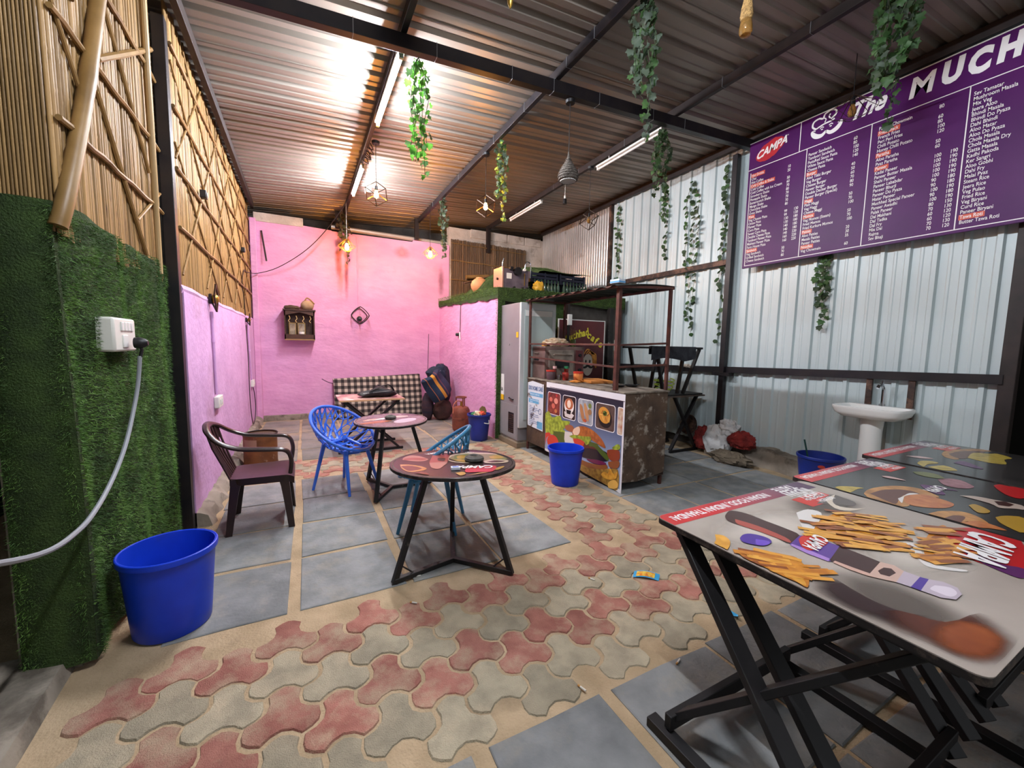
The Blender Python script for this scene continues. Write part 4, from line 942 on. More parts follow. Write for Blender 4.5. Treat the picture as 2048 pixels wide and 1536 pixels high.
# wall sign behind
sg = thing('cafe_sign', 'dark red cafe sign with yellow lettering leaning behind the cart', 'sign', (4.30, 5.70, .9))
SX0, SX1, SZ0, SZ1, SY = 3.80, 4.76, .92, 1.95, 5.66
obj('panel', MB().bb(SX0, SX1, SY, SY + .02, SZ0, SZ1), mat('maroon_sign', '#5c1b20', .4, col2='#4d151a', scale=4), sg)
fr = MB(); fr.bb(SX0 - .015, SX1 + .015, SY - .004, SY + .022, SZ1, SZ1 + .015); fr.bb(SX1, SX1 + .015, SY - .004, SY + .022, SZ0, SZ1); fr.bb(SX0 - .015, SX0, SY - .004, SY + .022, SZ0, SZ1); obj('frame', fr, M_white, sg, smooth=False)
M_yel = mat('sign_yellow', '#d3c532', .5)
lt = MB()
def put_letter(lt, ch, x, z, size, rot, y, bold=.006, shear=.15, xs=1.0):
    me = text_mesh(ch, size, M_yel, bold, shear); c, s = math.cos(rot), math.sin(rot)
    mesh_to_mb(me, lambda a, b, d: (x + (a * c * xs - b * s), y, z + (a * s * xs + b * c)), lt)
for i, ch in enumerate('Muchhad'): put_letter(lt, ch, SX0 + .10 + [0, .115, .185, .25, .32, .39, .455][i], SZ1 - .37 + [0, .02, .05, .07, .085, .10, .115][i], .17, .28, SY - .003, xs=.85)
for i, ch in enumerate('cafe'): put_letter(lt, ch, SX0 + .57 + i * .085, SZ1 - .27 - i * .05, .17, -.5, SY - .003, .006)
obj('lettering', lt, M_yel, sg, smooth=False)
def ribbon(mb, pts, w, fn):
    P = [Vector(p) for p in pts]; n = len(P); L = []; R = []
    ws = w if isinstance(w, list) else [w] * n
    for i in range(n):
        t = (P[min(i + 1, n - 1)] - P[max(i - 1, 0)]).normalized(); q = Vector((-t.y, t.x)); L.append(P[i] + q * ws[i]); R.append(P[i] - q * ws[i])
    mb.add([fn(*p) for p in L] + [fn(*p) for p in R], [(i, i + 1, n + i + 1, n + i) for i in range(n - 1)])
def spl2(pts, n=6): return [(p.x, p.y) for p in spline([(a, b, 0) for a, b in pts], n)]
fc = MB(); F = lambda k: (lambda a, b: (SX0 + .62 + a, SY - .003 - .0008 * k, 1.22 + b))
flat(fc, ell(0, -.03, .115, .19, 28), F(1)); obj('logo_face', fc, mat('logo_cream', '#cfc4b8', .5), sg, smooth=False)
st = MB()
for k in range(5): ribbon(st, spl2([(-.09 + .045 * k, .16), (-.02 + .045 * k, .24 - .02 * k), (.06 + .03 * k, .2 - .03 * k), (.10 + .02 * k, .08 - .04 * k), (.11 + .01 * k, -.02)], 5), .010, F(2))
obj('logo_turban', st, mat('logo_gold', '#d08a33', .5), sg, smooth=False)
ms = MB(); ribbon(ms, spl2([(-.12, -.02), (-.10, -.07), (-.05, -.07), (0, -.04), (.05, -.07), (.10, -.07), (.12, -.01)], 5), [.006 + .016 * math.sin(PI * i / 30) for i in range(31)], F(3)); flat(ms, ell(-.045, .03, .018, .03, 12), F(3)); flat(ms, ell(.04, .03, .018, .03, 12), F(3)); obj('logo_moustache', ms, M_blackp, sg, smooth=False)
# potted sprig, steel channel and white switch near the sign
tag(obj('switch_box', MB().bb(3.94, 4.02, 5.60, 5.64, 1.86, 2.04), M_white, bevel=.006), 'white switch box hanging above the dark red cafe sign', 'switch box')
tag(obj('steel_channel', MB().bb(3.955, 4.005, 5.645, 5.70, 1.06, 2.22), M_rustdk), 'dark steel channel behind the white switch box', 'channel')
t = thing('spice_jar', 'green jar with dry sticks on the oven beside the sign', 'jar', (3.58, 4.95, 1.50))
obj('body', MB().lathe([(.035, 0), (.04, .01), (.04, .10), (.035, .11)], 16, (3.58, 4.95, 1.50), True, True), mat('olive_jar', '#5a6a35', .4), t)
for k in range(7): a = k * .9; obj('stick', MB().cyl((3.58, 4.95, 1.6), (3.58 + .05 * math.cos(a), 4.95 + .05 * math.sin(a), 1.74 + .02 * (k % 3)), .003, n=5), M_bambs, t)
post(4.92, 5.70, .09, -.008, 2.2, mat('flaking_black', '#1b1918', .7, col2='#2a2724', scale=8, dirt='#8f897f', dscale=10, dthr=(.63, .7)), 'flaking black post beside the dark red cafe sign', 'timber_post')
tag(obj('pvc_pipe', MB().cyl((4.35, 4.9, -.008), (4.35, 4.9, 1.62), .018, n=10), mat('pale_pipe', '#b9c6c4', .5)), 'thin pale plastic pipe standing upright behind the cart', 'pipe')

# ================================================================ grey upright fridge
fg = thing('fridge', 'tall grey upright fridge between the pink wall and the cart', 'fridge', (3.06, 5.42, 0))
M_fg = mat('grey_fridge_side', '#8c8789', 0.42, .15, col2='#807b7d', scale=2); M_fge = mat('pale_fridge_edge', '#c3c6c4', .4, .3)
obj('body', MB().bb(2.765, 3.36, 5.14, 5.74, .10, 2.12), M_fg, fg, bevel=.006)
obj('plinth', MB().bb(2.75, 3.38, 5.12, 5.75, 0, .07), mat('wood_plinth', '#7b6a55', .8), fg)
obj('base_rail', MB().bb(2.775, 3.35, 5.15, 5.73, .07, .10), M_conc, fg)
dr = obj('door_frame', MB().bb(2.765, 3.36, 5.095, 5.14, .30, 2.12), M_fge, fg, bevel=.006)
obj('glass', MB().bb(2.83, 3.30, 5.088, 5.096, .42, 2.02), mat('fridge_glass', '#aeb9b4', .12, col2='#9ca8a4', scale=1.2, coat=.5), dr)
obj('header', MB().bb(2.84, 3.29, 5.084, 5.09, 1.93, 2.01), M_white, dr)
vt = MB()
for i in range(9): vt.bb(2.757, 2.766, 5.26, 5.42, .20 + .032 * i, .216 + .032 * i)
obj('vent_back', MB().bb(2.759, 2.766, 5.25, 5.43, .19, .50), M_blackp, fg); obj('vent_grille', vt, M_rust, fg, smooth=False)
obj('side_handle', MB().tube([(2.765, 5.28, .70), (2.745, 5.28, .70), (2.745, 5.40, .715), (2.765, 5.40, .715)], .009, 8), M_blackp, fg)
obj('lower_panel', MB().bb(2.760, 2.766, 5.17, 5.70, .12, .62), mat('grey_panel', '#827f80', .5), fg)
sk = MB(); sk.bb(2.760, 2.766, 5.60, 5.70, .66, 1.06); obj('sticker', sk, M_white, fg); obj('sticker', MB().bb(2.758, 2.766, 5.60, 5.70, .655, .74), mat('yellow_sticker', '#d9a91e', .5), fg); obj('sticker', MB().bb(2.760, 2.766, 5.16, 5.22, 1.62, 1.70), mat('yellow_sticker', '#d9a91e', .5), fg)
sl = MB(); me = text_mesh('GAS', .07, M_blackp, .002); mesh_to_mb(me, lambda a, b, c: (2.7575, 5.695 - a * .55, .80 + b), sl); obj('sticker_text', sl, M_blackp, fg, smooth=False)
obj('lock', MB().cyl((2.758, 5.44, 1.52), (2.766, 5.44, 1.52), .014, n=10), M_capm, fg)

# ================================================================ platform turf, pot, machine, crates
pt = thing('turf_drape', 'green artificial turf draped over the edge of the pink platform', 'artificial turf', (2.72, 7.2, 2.3))
def drape(u, v):
    y = 5.72 + 3.08 * u; zt = 2.40 + .05 * u + .012 * math.sin(u * 13); zb = 2.225 + .10 * u + .012 * math.sin(u * 31) + .008 * math.sin(u * 77)
    return (2.695 + .006 * math.sin(u * 25), y, zt + (zb - zt) * v)
mb = MB().grid(drape, 60, 4); mb.grid(lambda u, v: (2.695 + 2.58 * v, 5.72 + 3.08 * u, 2.40 + .05 * u * (1 - v) + .012 * math.sin(u * 13) * (1 - v)), 30, 10)
mb.grid(lambda u, v: (2.695 + 2.58 * u, 5.715, 2.40 - (.20 + .02 * math.sin(u * 9)) * v), 30, 3)
mb.grid(lambda u, v: (2.695 + .13 * u, 5.755 - .03 * (1 - v), 2.25 - 2.24 * v), 3, 20); mb.grid(lambda u, v: (3.80 + .16 * u, 5.765, 2.22 - 2.2 * v), 3, 20)
obj('backing', mb, M_turf, pt)
bl = blades([((2.69, 5.72, 2.28), (0, 3.08, 0.09), (0, 0, .14), (-1, 0, .3)), ((2.70, 5.71, 2.22), (2.55, 0, 0), (0, 0, .19), (0, -1, .3))], 9000, .02, .0022, 11)
obj('turf_pile', mesh_fast(bl, 'turf_pile', pt.location), M_bladel, pt, kind='stuff')
bl = blades([((2.695, 5.72, .02), (.13, 0, 0), (0, 0, 2.2), (0, -1, .2)), ((3.80, 5.76, .02), (.16, 0, 0), (0, 0, 2.2), (0, -1, .2)), ((2.69, 5.72, .02), (0, .05, 0), (0, 0, 2.2), (-1, 0, .2))], 9000, .02, .0022, 12)
obj('turf_pile', mesh_fast(bl, 'turf_pile', pt.location), M_blade, pt, kind='stuff')
# humped turf cover over crates
hp = thing('turf_cover', 'folded green turf sheet humped over the crates on the platform', 'artificial turf', (3.5, 6.9, 2.42))
def hump(u, v):
    x = 2.80 + 2.02 * u; K = [(0, .02), (.06, .20), (.16, .36), (.34, .50), (.55, .58), (.68, .56), (.85, .47), (1, .46)]
    for (ua, ha), (ub, hb) in zip(K[:-1], K[1:]):
        if ua <= u <= ub: hh = ha + (hb - ha) * (u - ua) / (ub - ua); break
    fz = 2.43 if u < .40 else 2.43 + (2.815 - 2.43) * min(1, (u - .40) / .06)
    wob = .025 * math.sin(u * 15 + v * 4) + .012 * math.sin(u * 37)
    if v < .5: f = v / .5; return (x, 7.85 - .95 * f + wob, 2.43 + hh * math.sin(f * PI / 2) ** .7)
    f = (v - .5) / .5; top = 2.43 + hh
    return (x, 6.90 - (.34 if u < .4 else .34 + .40 * min(1, (u - .4) / .08)) * f ** (.7 if u < .4 else 1.0) + wob, max(fz, top + (fz - top) * f ** 1.3 + .02 * math.sin(u * 21) * math.sin(PI * f)))
mb = MB().grid(hump, 50, 16); obj('sheet', mb, M_turf, hp, angle=80)
bl = MB(); rr = random.Random(5)
for _ in range(14000):
    u, v = rr.random(), rr.random(); p = Vector(hump(u, v)); q = Vector((rr.uniform(-1, 1) - .2, rr.uniform(-1, .3), rr.uniform(0, 1))).normalized(); s = q.orthogonal().normalized() * .0025; k = len(bl.v); bl.v += [tuple(p - s), tuple(p + s), tuple(p + q * .022)]; bl.f.append((k, k + 1, k + 2))
obj('turf_pile', mesh_fast(bl, 'turf_pile', hp.location), M_bladel, hp, kind='stuff')
t = thing('clay_pot', 'round orange clay pot on the platform beside the machine', 'pot', (2.92, 7.0, 2.44))
obj('body', MB().lathe([(.06, 0), (.11, .03), (.155, .10), (.165, .16), (.14, .23), (.09, .27), (.06, .28)], 24, (2.92, 7.0, 2.44), True, True), mat('terracotta', '#b97a4c', .7, col2='#c98d5f', scale=6), t); obj('rim', MB().torus((2.92, 7.0, 2.725), .06, .012, 18, 8), mat('terracotta', '#b97a4c'), t)
mc = thing('coffee_machine', 'grey and copper coffee machine with pipes on the platform', 'machine', (2.98, 6.35, 2.43))
M_mc = mat('mauve_steel', '#7c7078', .35, .5, col2='#655a63', scale=9); M_cu = mat('copper_panel', '#b98a78', .35, .5)
obj('body', MB().bb(2.92, 3.40, 6.02, 6.32, 2.44, 2.76), M_mc, mc, bevel=.01); obj('side_panel', MB().bb(2.895, 2.925, 6.0, 6.34, 2.43, 2.78), M_cu, mc, bevel=.006)
obj('knob', MB().cyl((2.87, 6.16, 2.6), (2.90, 6.16, 2.6), .02, n=12), M_blackp, mc); obj('motor', MB().cyl((3.17, 5.95, 2.72), (3.17, 6.03, 2.72), .065, n=16), M_blackp, mc); obj('motor_cap', MB().cyl((3.06, 5.97, 2.76), (3.06, 6.03, 2.76), .03, n=12), M_blackp, mc); obj('gauge', MB().cyl((3.31, 5.99, 2.76), (3.31, 6.02, 2.76), .024, n=14), M_white, mc); obj('label_plate', MB().box((3.03, 6.015, 2.64), (.09, .008, .09)), M_white, mc)
M_chr0 = mat('chrome', '#b9bcc0', .12, 1.0)
for x in (3.12, 3.28, 3.36): obj('foot_valve', MB().cyl((x, 5.99, 2.46), (x, 6.03, 2.46), .018, n=10), M_blackp, mc)
obj('lever', MB().bar((3.31, 6.0, 2.50), (3.31, 6.0, 2.70), .012, .01), M_gold, mc)
obj('pipe', MB().tube(spline([(3.44, 6.05, 2.64), (3.45, 6.05, 2.84), (3.42, 6.05, 2.90), (3.36, 6.05, 2.89), (3.34, 6.05, 2.78)], 6), .009, 8), M_chr0, mc); obj('pipe', MB().tube(spline([(2.94, 6.1, 2.76), (2.95, 6.1, 2.86), (2.97, 6.1, 2.93)], 5), .008, 8), M_chr0, mc)
M_crate = mat('navy_crate', '#161a2e', .55); M_bot = mat('green_bottle_glass', '#2a4a38', .12, col2='#1c3527', scale=3, coat=.4)
for k, (xa, xb) in enumerate(((3.55, 4.12), (4.16, 4.72))):
    c = thing('bottle_crate', ('navy bottle crate on the platform under the turf cover', 'navy bottle crate on the platform by the shiny metal sheet')[k], 'crate', ((xa + xb) / 2, 6.25, 2.42))
    for z in (2.62, 2.68, 2.74): obj('slat', MB().bb(xa, xb, 6.22, 6.235, z, z + .045), M_crate, c)
    for xx in (xa, xb - .03, (xa + xb) / 2): obj('upright', MB().bb(xx, xx + .03, 6.215, 6.24, 2.62, 2.80), M_crate, c)
    obj('side', MB().bb(xb - .015, xb, 6.22, 6.60, 2.62, 2.80), M_crate, c); obj('side', MB().bb(xa, xa + .015, 6.22, 6.60, 2.62, 2.80), M_crate, c); obj('back', MB().bb(xa, xb, 6.585, 6.60, 2.42, 2.80), M_crate, c)
    obj('base', MB().bb(xa, xb, 6.10, 6.60, 2.42, 2.44), M_crate, c)
bm = MB().lathe([(.028, 0), (.03, .01), (.03, .11), (.012, .16), (.011, .20), (.014, .205), (.013, .215)], 10, (0, 0, 0), True, True).mesh('bottle'); bm.materials.append(M_bot)
kk = 0
for k, (xa, xb) in enumerate(((3.55, 4.12), (4.16, 4.72))):
    for i in range(8):
        o = bpy.data.objects.new('glass_bottle', bm); COL.objects.link(o); o.location = (xa + .04 + i * .0695, 6.14, 2.441); tag(o, ('green glass bottle standing in front of the left navy crate', 'green glass bottle standing in front of the right navy crate')[k], 'bottle', 'green bottles in front of the navy crates')
tag(obj('yellow_bag', lump((3.57, 5.97, 2.495), (.11, .07, .09), 21, .35, 2.6), mat('yellow_plastic', '#c79a2c', .5)), 'yellow plastic bag beside the bottle crates on the platform', 'bag')
# brown cane screen on the plaster wall
t = thing('cane_screen', 'dark brown cane screen hung on the plaster behind the platform', 'bamboo screen', (3.9, 8.78, 2.5))
me = cane_mesh(1.35, .012, M_bambd, 'cane', 3)
for i in range(78): x = 2.98 + i * .0243; shared('cane', me, t, (x - 3.9, rnd.uniform(-.004, .004), -.02 - .03 * (i / 78) + rnd.uniform(-.01, .01)), (0, rnd.uniform(-.005, .005), rnd.uniform(0, 6)))
for z in (2.95, 3.37, 3.74): obj('batten', MB().tube([(2.96 + .19 * k, 8.758, z - .035 * k / 10 + .006 * math.sin(k * 2)) for k in range(11)], .010, 6), M_bambs, t)
tag(obj('plank', MB().bar((2.95, 7.9, 2.75), (4.1, 7.6, 3.12), .12, .015), mat('brown_plank', '#5b3c2c', .8), smooth=False), 'brown board leaning behind the turf cover on the platform', 'board')
tag(obj('bamboo_log', MB().cyl((3.3, 8.70, 3.02), (3.85, 8.70, 3.08), .045, n=12), M_bambs), 'short bamboo log resting behind the turf cover', 'bamboo')
t = thing('bulb_socket', 'small black bulb socket on the pink platform wall', 'socket', (2.69, 7.45, 1.68)); obj('socket', MB().cyl((2.72, 7.5, 1.70), (2.66, 7.55, 1.70), .03, n=14), M_blackp, t); obj('bracket', MB().tube([(2.7, 7.45, 1.74), (2.69, 7.42, 1.66), (2.69, 7.40, 1.60)], .012, 8), M_white, t)

# ================================================================ along the back wall
def gingham():
    m = bpy.data.materials.new('gingham'); m.use_nodes = True; nd = m.node_tree.nodes; ln = m.node_tree.links; b = nd['Principled BSDF']; b.inputs['Roughness'].default_value = .95
    tc = nd.new('ShaderNodeTexCoord'); sx = nd.new('ShaderNodeSeparateXYZ'); ln.new(tc.outputs['Object'], sx.inputs[0]); outs = []
    for ax in ('X', 'Z'):
        ml = nd.new('ShaderNodeMath'); ml.operation = 'MULTIPLY'; ml.inputs[1].default_value = 2 * PI / .118; ln.new(sx.outputs[ax], ml.inputs[0])
        sn = nd.new('ShaderNodeMath'); sn.operation = 'SINE'; ln.new(ml.outputs[0], sn.inputs[0])
        mr = nd.new('ShaderNodeMapRange'); mr.inputs['From Min'].default_value = -.25; mr.inputs['From Max'].default_value = .25; ln.new(sn.outputs[0], mr.inputs['Value']); outs.append(mr)
    ad = nd.new('ShaderNodeMath'); ad.operation = 'ADD'; ln.new(outs[0].outputs[0], ad.inputs[0]); ln.new(outs[1].outputs[0], ad.inputs[1])
    cr = nd.new('ShaderNodeValToRGB'); e = cr.color_ramp.elements; e[0].position = 0; e[0].color = lin('#b3a696'); e[1].position = 1; e[1].color = lin('#1e1b1b'); k = e.new(.5); k.color = lin('#5a524d')
    hf = nd.new('ShaderNodeMath'); hf.operation = 'MULTIPLY'; hf.inputs[1].default_value = .5; ln.new(ad.outputs[0], hf.inputs[0]); ln.new(hf.outputs[0], cr.inputs[0]); ln.new(cr.outputs[0], b.inputs['Base Color']); return m
mt = thing('mattress', 'black and white checked mattress leaning on the back wall', 'mattress', (1.35, 8.55, 0))
def matf(side):
    def fn(u, v):
        x = .50 + 1.72 * u; h = .78 + .075 * u; z = .0 + h * v; y = 8.44 + .20 * v + (0 if side == 0 else .12); e = min(1, 14 * min(u, 1 - u)) ** .4 * min(1, 9 * min(v, 1 - v)) ** .4
        return (x + .02 * math.sin(v * 3), y - (.035 * e if side == 0 else -.02 * e) - .012 * math.sin(u * 9) * math.sin(v * 4), z)
    return fn
mb = MB().grid(matf(0), 34, 16); mb.grid(matf(1), 34, 16); 
f0, f1 = matf(0), matf(1); ring = [(i / 34, 0) for i in range(35)] + [(1, j / 16) for j in range(17)] + [(1 - i / 34, 1) for i in range(35)] + [(0, 1 - j / 16) for j in range(17)]
n = len(ring); mb.add([f0(*q) for q in ring] + [f1(*q) for q in ring], [(i, (i + 1) % n, n + (i + 1) % n, n + i) for i in range(n)])
obj('cover', mb, gingham(), mt, angle=70); obj('tie_cord', MB().tube(spline([(.5, 8.55, .70), (.40, 8.5, .74), (.30, 8.52, .80)], 5), .008, 6), mat('purple_cord', '#5b3a55', .8), mt)
# bundle of bedding
M_navy = mat('navy_quilt', '#1b2433', .9, col2='#242e40', scale=9, bump=.4, bscale=26)
def stripes():
    m = mat('striped_blanket', '#1f3044', .95, bump=.3, bscale=60); nd = m.node_tree.nodes; ln = m.node_tree.links; tc = nd.new('ShaderNodeTexCoord'); sp = nd.new('ShaderNodeSeparateXYZ'); ln.new(tc.outputs['Generated'], sp.inputs[0]); cr = nd.new('ShaderNodeValToRGB'); cr.color_ramp.interpolation = 'CONSTANT'; e = cr.color_ramp.elements; e[0].color = lin('#1c2c42'); e[1].position = .42; e[1].color = lin('#c08a35')
    for p, c in ((.60, '#27283c'), (.72, '#5c3a46'), (.80, '#2a2c44'), (.08, '#b06a3c'), (.11, '#1f3148')): k = e.new(p); k.color = lin(c)
    ln.new(sp.outputs['X'], cr.inputs[0]); ln.new(cr.outputs[0], nd['Principled BSDF'].inputs['Base Color']); return m
t = thing('bedding_roll', 'dark navy quilt and striped blanket bundled on sacks in the corner', 'bedding', (2.36, 7.75, .35))
bk = obj('striped_blanket', MB().grid(lambda u, v: (.30 * (u - .5) * (1 + .1 * math.sin(v * 5)), -.12 * math.sin(PI * u) - .02 * math.sin(v * 7), .52 * (v - .5)), 16, 14), stripes(), t, world=False); bk.location = (-.12, -.14, .37); bk.rotation_euler = (.1, -.62, .1)
so = bk.modifiers.new('thick', 'SOLIDIFY'); so.thickness = .11; so.offset = 1.0; sb = bk.modifiers.new('bev', 'BEVEL'); sb.width = .03; sb.segments = 3
obj('quilt', lump((2.30, 7.72, .92), (.19, .16, .14), 31, .25, 1.8), M_navy, t); obj('quilt_tip', lump((2.40, 7.72, 1.0), (.10, .1, .12), 32, .25, 2), M_navy, t)
obj('quilt_back', lump((2.47, 7.80, .68), (.16, .18, .42), 33, .2, 2), mat('dark_plum_quilt', '#2a2130', .9, col2='#1d1825', scale=8), t)
qs = MB(); ribbon(qs, [(0, 0), (.16, .1)], .004, lambda a, b: (2.2 + a, 7.56, .9 + b)); ribbon(qs, [(.02, .1), (.15, -.02)], .004, lambda a, b: (2.2 + a, 7.56, .9 + b)); obj('stitching', qs, mat('stitch_grey', '#7d8390', .9), t, smooth=False)
tag(obj('grain_sack', lump((2.44, 7.72, .20), (.20, .18, .22), 41, .14, 2.2), mat('brown_sack', '#4a3029', .95, col2='#2f1f1d', scale=7, bump=.4, bscale=50)), 'dark brown sack standing under the bedding bundle', 'sack')
tag(obj('grain_sack', lump((2.16, 7.80, .26), (.115, .15, .29), 42, .12, 2.2), mat('navy_sack', '#191c2c', .95, col2='#3a2125', scale=3, stretch=(.3, .3, 3), bump=.4, bscale=50)), 'dark blue and maroon sack at the left of the bedding', 'sack')
tag(obj('leaning_stick', MB().cyl((2.24, 8.15, .0), (2.44, 8.70, 1.72), .010, .008, 8), mat('mauve_stick', '#6a4660', .6)), 'thin mauve stick leaning in the pink corner above the bedding', 'stick')
# gas cylinder
gx, gy = 2.36, 6.42; t = thing('gas_cylinder', 'rusty red gas cylinder in front of the pink platform wall', 'gas cylinder', (gx, gy, 0))
M_gas = mat('rusty_red_paint', '#84432f', .65, .1, col2='#6a3627', scale=6, bump=.3, bscale=30, dirt='#4d2a20', dscale=8, dthr=(.58, .7))
obj('body', MB().lathe([(.12, .04), (.14, .06), (.15, .10), (.152, .34), (.146, .40), (.12, .445), (.07, .465), (.02, .47)], 28, (gx, gy, 0), True, True), M_gas, t)
obj('foot_ring', MB().lathe([(.125, 0), (.125, .06), (.118, .06), (.118, 0)], 28, (gx, gy, 0), False), M_gas, t); obj('weld_seam', MB().torus((gx, gy, .26), .152, .004, 28, 6), M_gas, t)
obj('collar', MB().torus((gx, gy, .615), .085, .012, 24, 8), M_gas, t)
for k in range(3): a = k * 2.1 + .5; obj('collar_post', MB().cyl((gx + .085 * math.cos(a), gy + .085 * math.sin(a), .43), (gx + .085 * math.cos(a), gy + .085 * math.sin(a), .615), .012, n=8), M_gas, t)
obj('valve', MB().cyl((gx, gy, .46), (gx, gy, .55), .022, .016, 10), M_gold, t); obj('hose', MB().tube(spline([(gx, gy - .02, .54), (gx - .1, gy - .06, .56), (gx - .16, gy - .06, .48), (gx - .17, gy - .08, .36)], 6), .008, 6), mat('orange_hose', '#b5684c', .5), t)
# rusty tin drum behind the brown chair
t = thing('tin_drum', 'rusty orange tin drum on the floor behind the brown chair', 'drum', (-.50, 5.72, 0)); M_drum = mat('rusty_tin', '#7d4e27', .6, .25, col2='#5c371c', scale=7, dirt='#a08b74', dscale=6, dthr=(.6, .7))
obj('body', MB().lathe([(.185, 0), (.185, .015), (.18, .02), (.18, .36), (.185, .365), (.185, .38)], 28, (-.50, 5.72, 0), True, False), M_drum, t); obj('rim', MB().torus((-.5, 5.72, .38), .184, .007, 28, 6), M_rustdk, t); obj('lid', MB().cyl((-.5, 5.72, .355), (-.5, 5.72, .365), .178, n=28), M_cart, t); obj('paper_label', MB().grid(lambda u, v: (-.5 + .1815 * math.cos(-2.6 + .9 * u), 5.72 + .1815 * math.sin(-2.6 + .9 * u), .22 + .11 * v), 8, 1), mat('faded_label', '#8c6b55', .8), t)
# wall shelf with odds and ends
ws = thing('wall_shelf', 'small dark wooden wall cabinet hung on the pink back wall', 'wall cabinet', (-.045, 8.7, 1.55)); M_sw = mat('dark_carved_wood', '#4a2a1a', .5, col2='#321b10', scale=9, stretch=(1, 1, 6))
xa, xb, ya = -.30, .205, 8.58
obj('back_board', MB().bb(xa, xb, 8.79, 8.81, 1.55, 2.08), M_sw, ws)
for x in (xa, xb - .02): obj('side_board', MB().bb(x, x + .02, ya, 8.80, 1.55, 2.08), M_sw, ws)
obj('top_board', MB().bb(xa - .02, xb + .02, ya - .02, 8.81, 2.08, 2.105), M_sw, ws); obj('bottom_board', MB().bb(xa, xb, ya, 8.80, 1.53, 1.555), mat('worn_wood_edge', '#8a6a45', .6), ws); obj('shelf_front', MB().bb(xa, xb, ya, ya + .015, 1.555, 1.64), M_sw, ws)
obj('valance', MB().prism([(xa, 2.08), (xb, 2.08), (xb, 1.98), (.08, 2.02), (-.045, 2.05), (-.17, 2.02), (xa, 1.98)], ya, ya + .012, lambda a, b, c: (a, c, b)), M_sw, ws, smooth=False)
for i in range(4): x = -.22 + .115 * i; obj('hook', MB().tube(spline([(x, ya - .005, 1.98), (x + .015, ya - .02, 1.93), (x - .01, ya - .02, 1.89), (x + .012, ya - .03, 1.86)], 5), .007, 6), mat('tan_rope', '#b59a6a', .9), ws)
for x, w, lab in ((-.17, .12, 'left small framed glass panel inside the wall cabinet'), (-.02, .13, 'right small framed glass panel inside the wall cabinet')):
    o = thing('picture_frame', lab, 'frame', (x, 8.70, 1.57)); obj('frame', MB().bb(x - w / 2, x + w / 2, 8.70, 8.715, 1.57, 1.86), mat('gold_frame', '#8e7038', .4, .4), o); obj('glass', MB().bb(x - w / 2 + .012, x + w / 2 - .012, 8.696, 8.70, 1.585, 1.845), mat('hazy_glass', '#a89c88', .2, col2='#6b5f50', scale=9), o)
tag(obj('tea_cup', MB().lathe([(.02, 1.656), (.05, 1.66), (.055, 1.70), (.05, 1.70), (.04, 1.665), (.001, 1.662)], 14, (-.02, 8.62, -.01)), M_white), 'small white cup at the front of the wall cabinet', 'cup')
t = thing('gourd_pot', 'round beige pot with a knotted top on the wall cabinet', 'pot', (.09, 8.69, 2.105)); obj('body', lump((.09, 8.69, 2.19), (.115, .10, .10), 51, .06, 2), mat('beige_clay', '#a98f70', .9, col2='#937a5d', scale=8), t); obj('knot', MB().tube(spline([(.05, 8.66, 2.28), (.09, 8.68, 2.33), (.15, 8.66, 2.29), (.21, 8.64, 2.22)], 5), .012, 7), M_jute, t)
tag(obj('woven_basket', lump((-.17, 8.68, 2.135), (.13, .10, .045), 52, .25, 2), mat('brown_straw', '#5c4836', .95, col2='#43362b', scale=14)), 'flattened brown woven basket lying on the wall cabinet', 'basket')
# diamond wall lamp on the back wall
wl = thing('wall_lamp', 'black diamond wire wall lamp on the pink back wall', 'lamp', (1.03, 8.78, 2.05)); r = .17
def dia(yy, r): return [(1.03 + r * math.copysign(abs(math.cos(a)) ** 1.55, math.cos(a)), yy, 2.05 + r * math.copysign(abs(math.sin(a)) ** 1.55, math.sin(a))) for a in [2 * PI * k / 32 for k in range(32)]]
obj('front_frame', MB().tube(dia(8.62, r), .009, 6, closed=True), M_blackp, wl); obj('back_frame', MB().tube(dia(8.795, r * .9), .008, 6, closed=True), M_blackp, wl)
for dx, dz in ((r, 0), (-r, 0), (0, r), (0, -r)): obj('strut', MB().cyl((1.03 + dx, 8.62, 2.05 + dz), (1.03 + dx * .9, 8.795, 2.05 + dz * .9), .006, n=6), M_blackp, wl)
obj('plate', MB().cyl((1.03, 8.815, 1.99), (1.03, 8.76, 1.99), .05, n=16), M_blackp, wl); obj('holder', MB().cyl((1.03, 8.76, 1.985), (1.03, 8.70, 2.0), .022, n=12), M_blackp, wl)
tag(obj('iron_bracket', MB().bar((-.62, 8.80, 3.5), (-.55, 8.70, 2.95), .02, .02), M_rustdk), 'dark iron bracket on the pink wall in the far left corner', 'bracket')

# ================================================================ sink corner
sk = thing('wash_basin', 'white ceramic wash basin on a pedestal at the metal wall', 'sink', (5.13, 1.92, 0)); M_cer = mat('white_ceramic', '#e3e3df', .15, spec=.6)
def bas(u, v):
    pr = [(.0, .825), (.5, .825), (.74, .835), (.92, .872), (1.0, .928), (1.0, .945), (.96, .948), (.86, .935), (.78, .90), (.6, .87), (.0, .86)]
    i = min(int(v * 10), 9); f = v * 10 - i; r = pr[i][0] + (pr[i + 1][0] - pr[i][0]) * f; z = pr[i][1] + (pr[i + 1][1] - pr[i][1]) * f; a = 2 * PI * u
    c = lambda q: math.copysign(abs(q) ** .42, q); x = 5.13 + .205 * r * c(math.cos(a)); y = 1.92 + .30 * r * c(math.sin(a)); return (x, y, z)
obj('basin', MB().grid(bas, 40, 30, wrapu=True), M_cer, sk, angle=60); obj('back_deck', MB().bb(5.26, 5.345, 1.66, 2.18, .90, .95), M_cer, sk, bevel=.01)
obj('pedestal', MB().lathe([(.095, 0), (.098, .02), (.088, .08), (.088, .70), (.098, .828)], 24, (5.16, 1.92, 0), True, True), M_cer, sk)
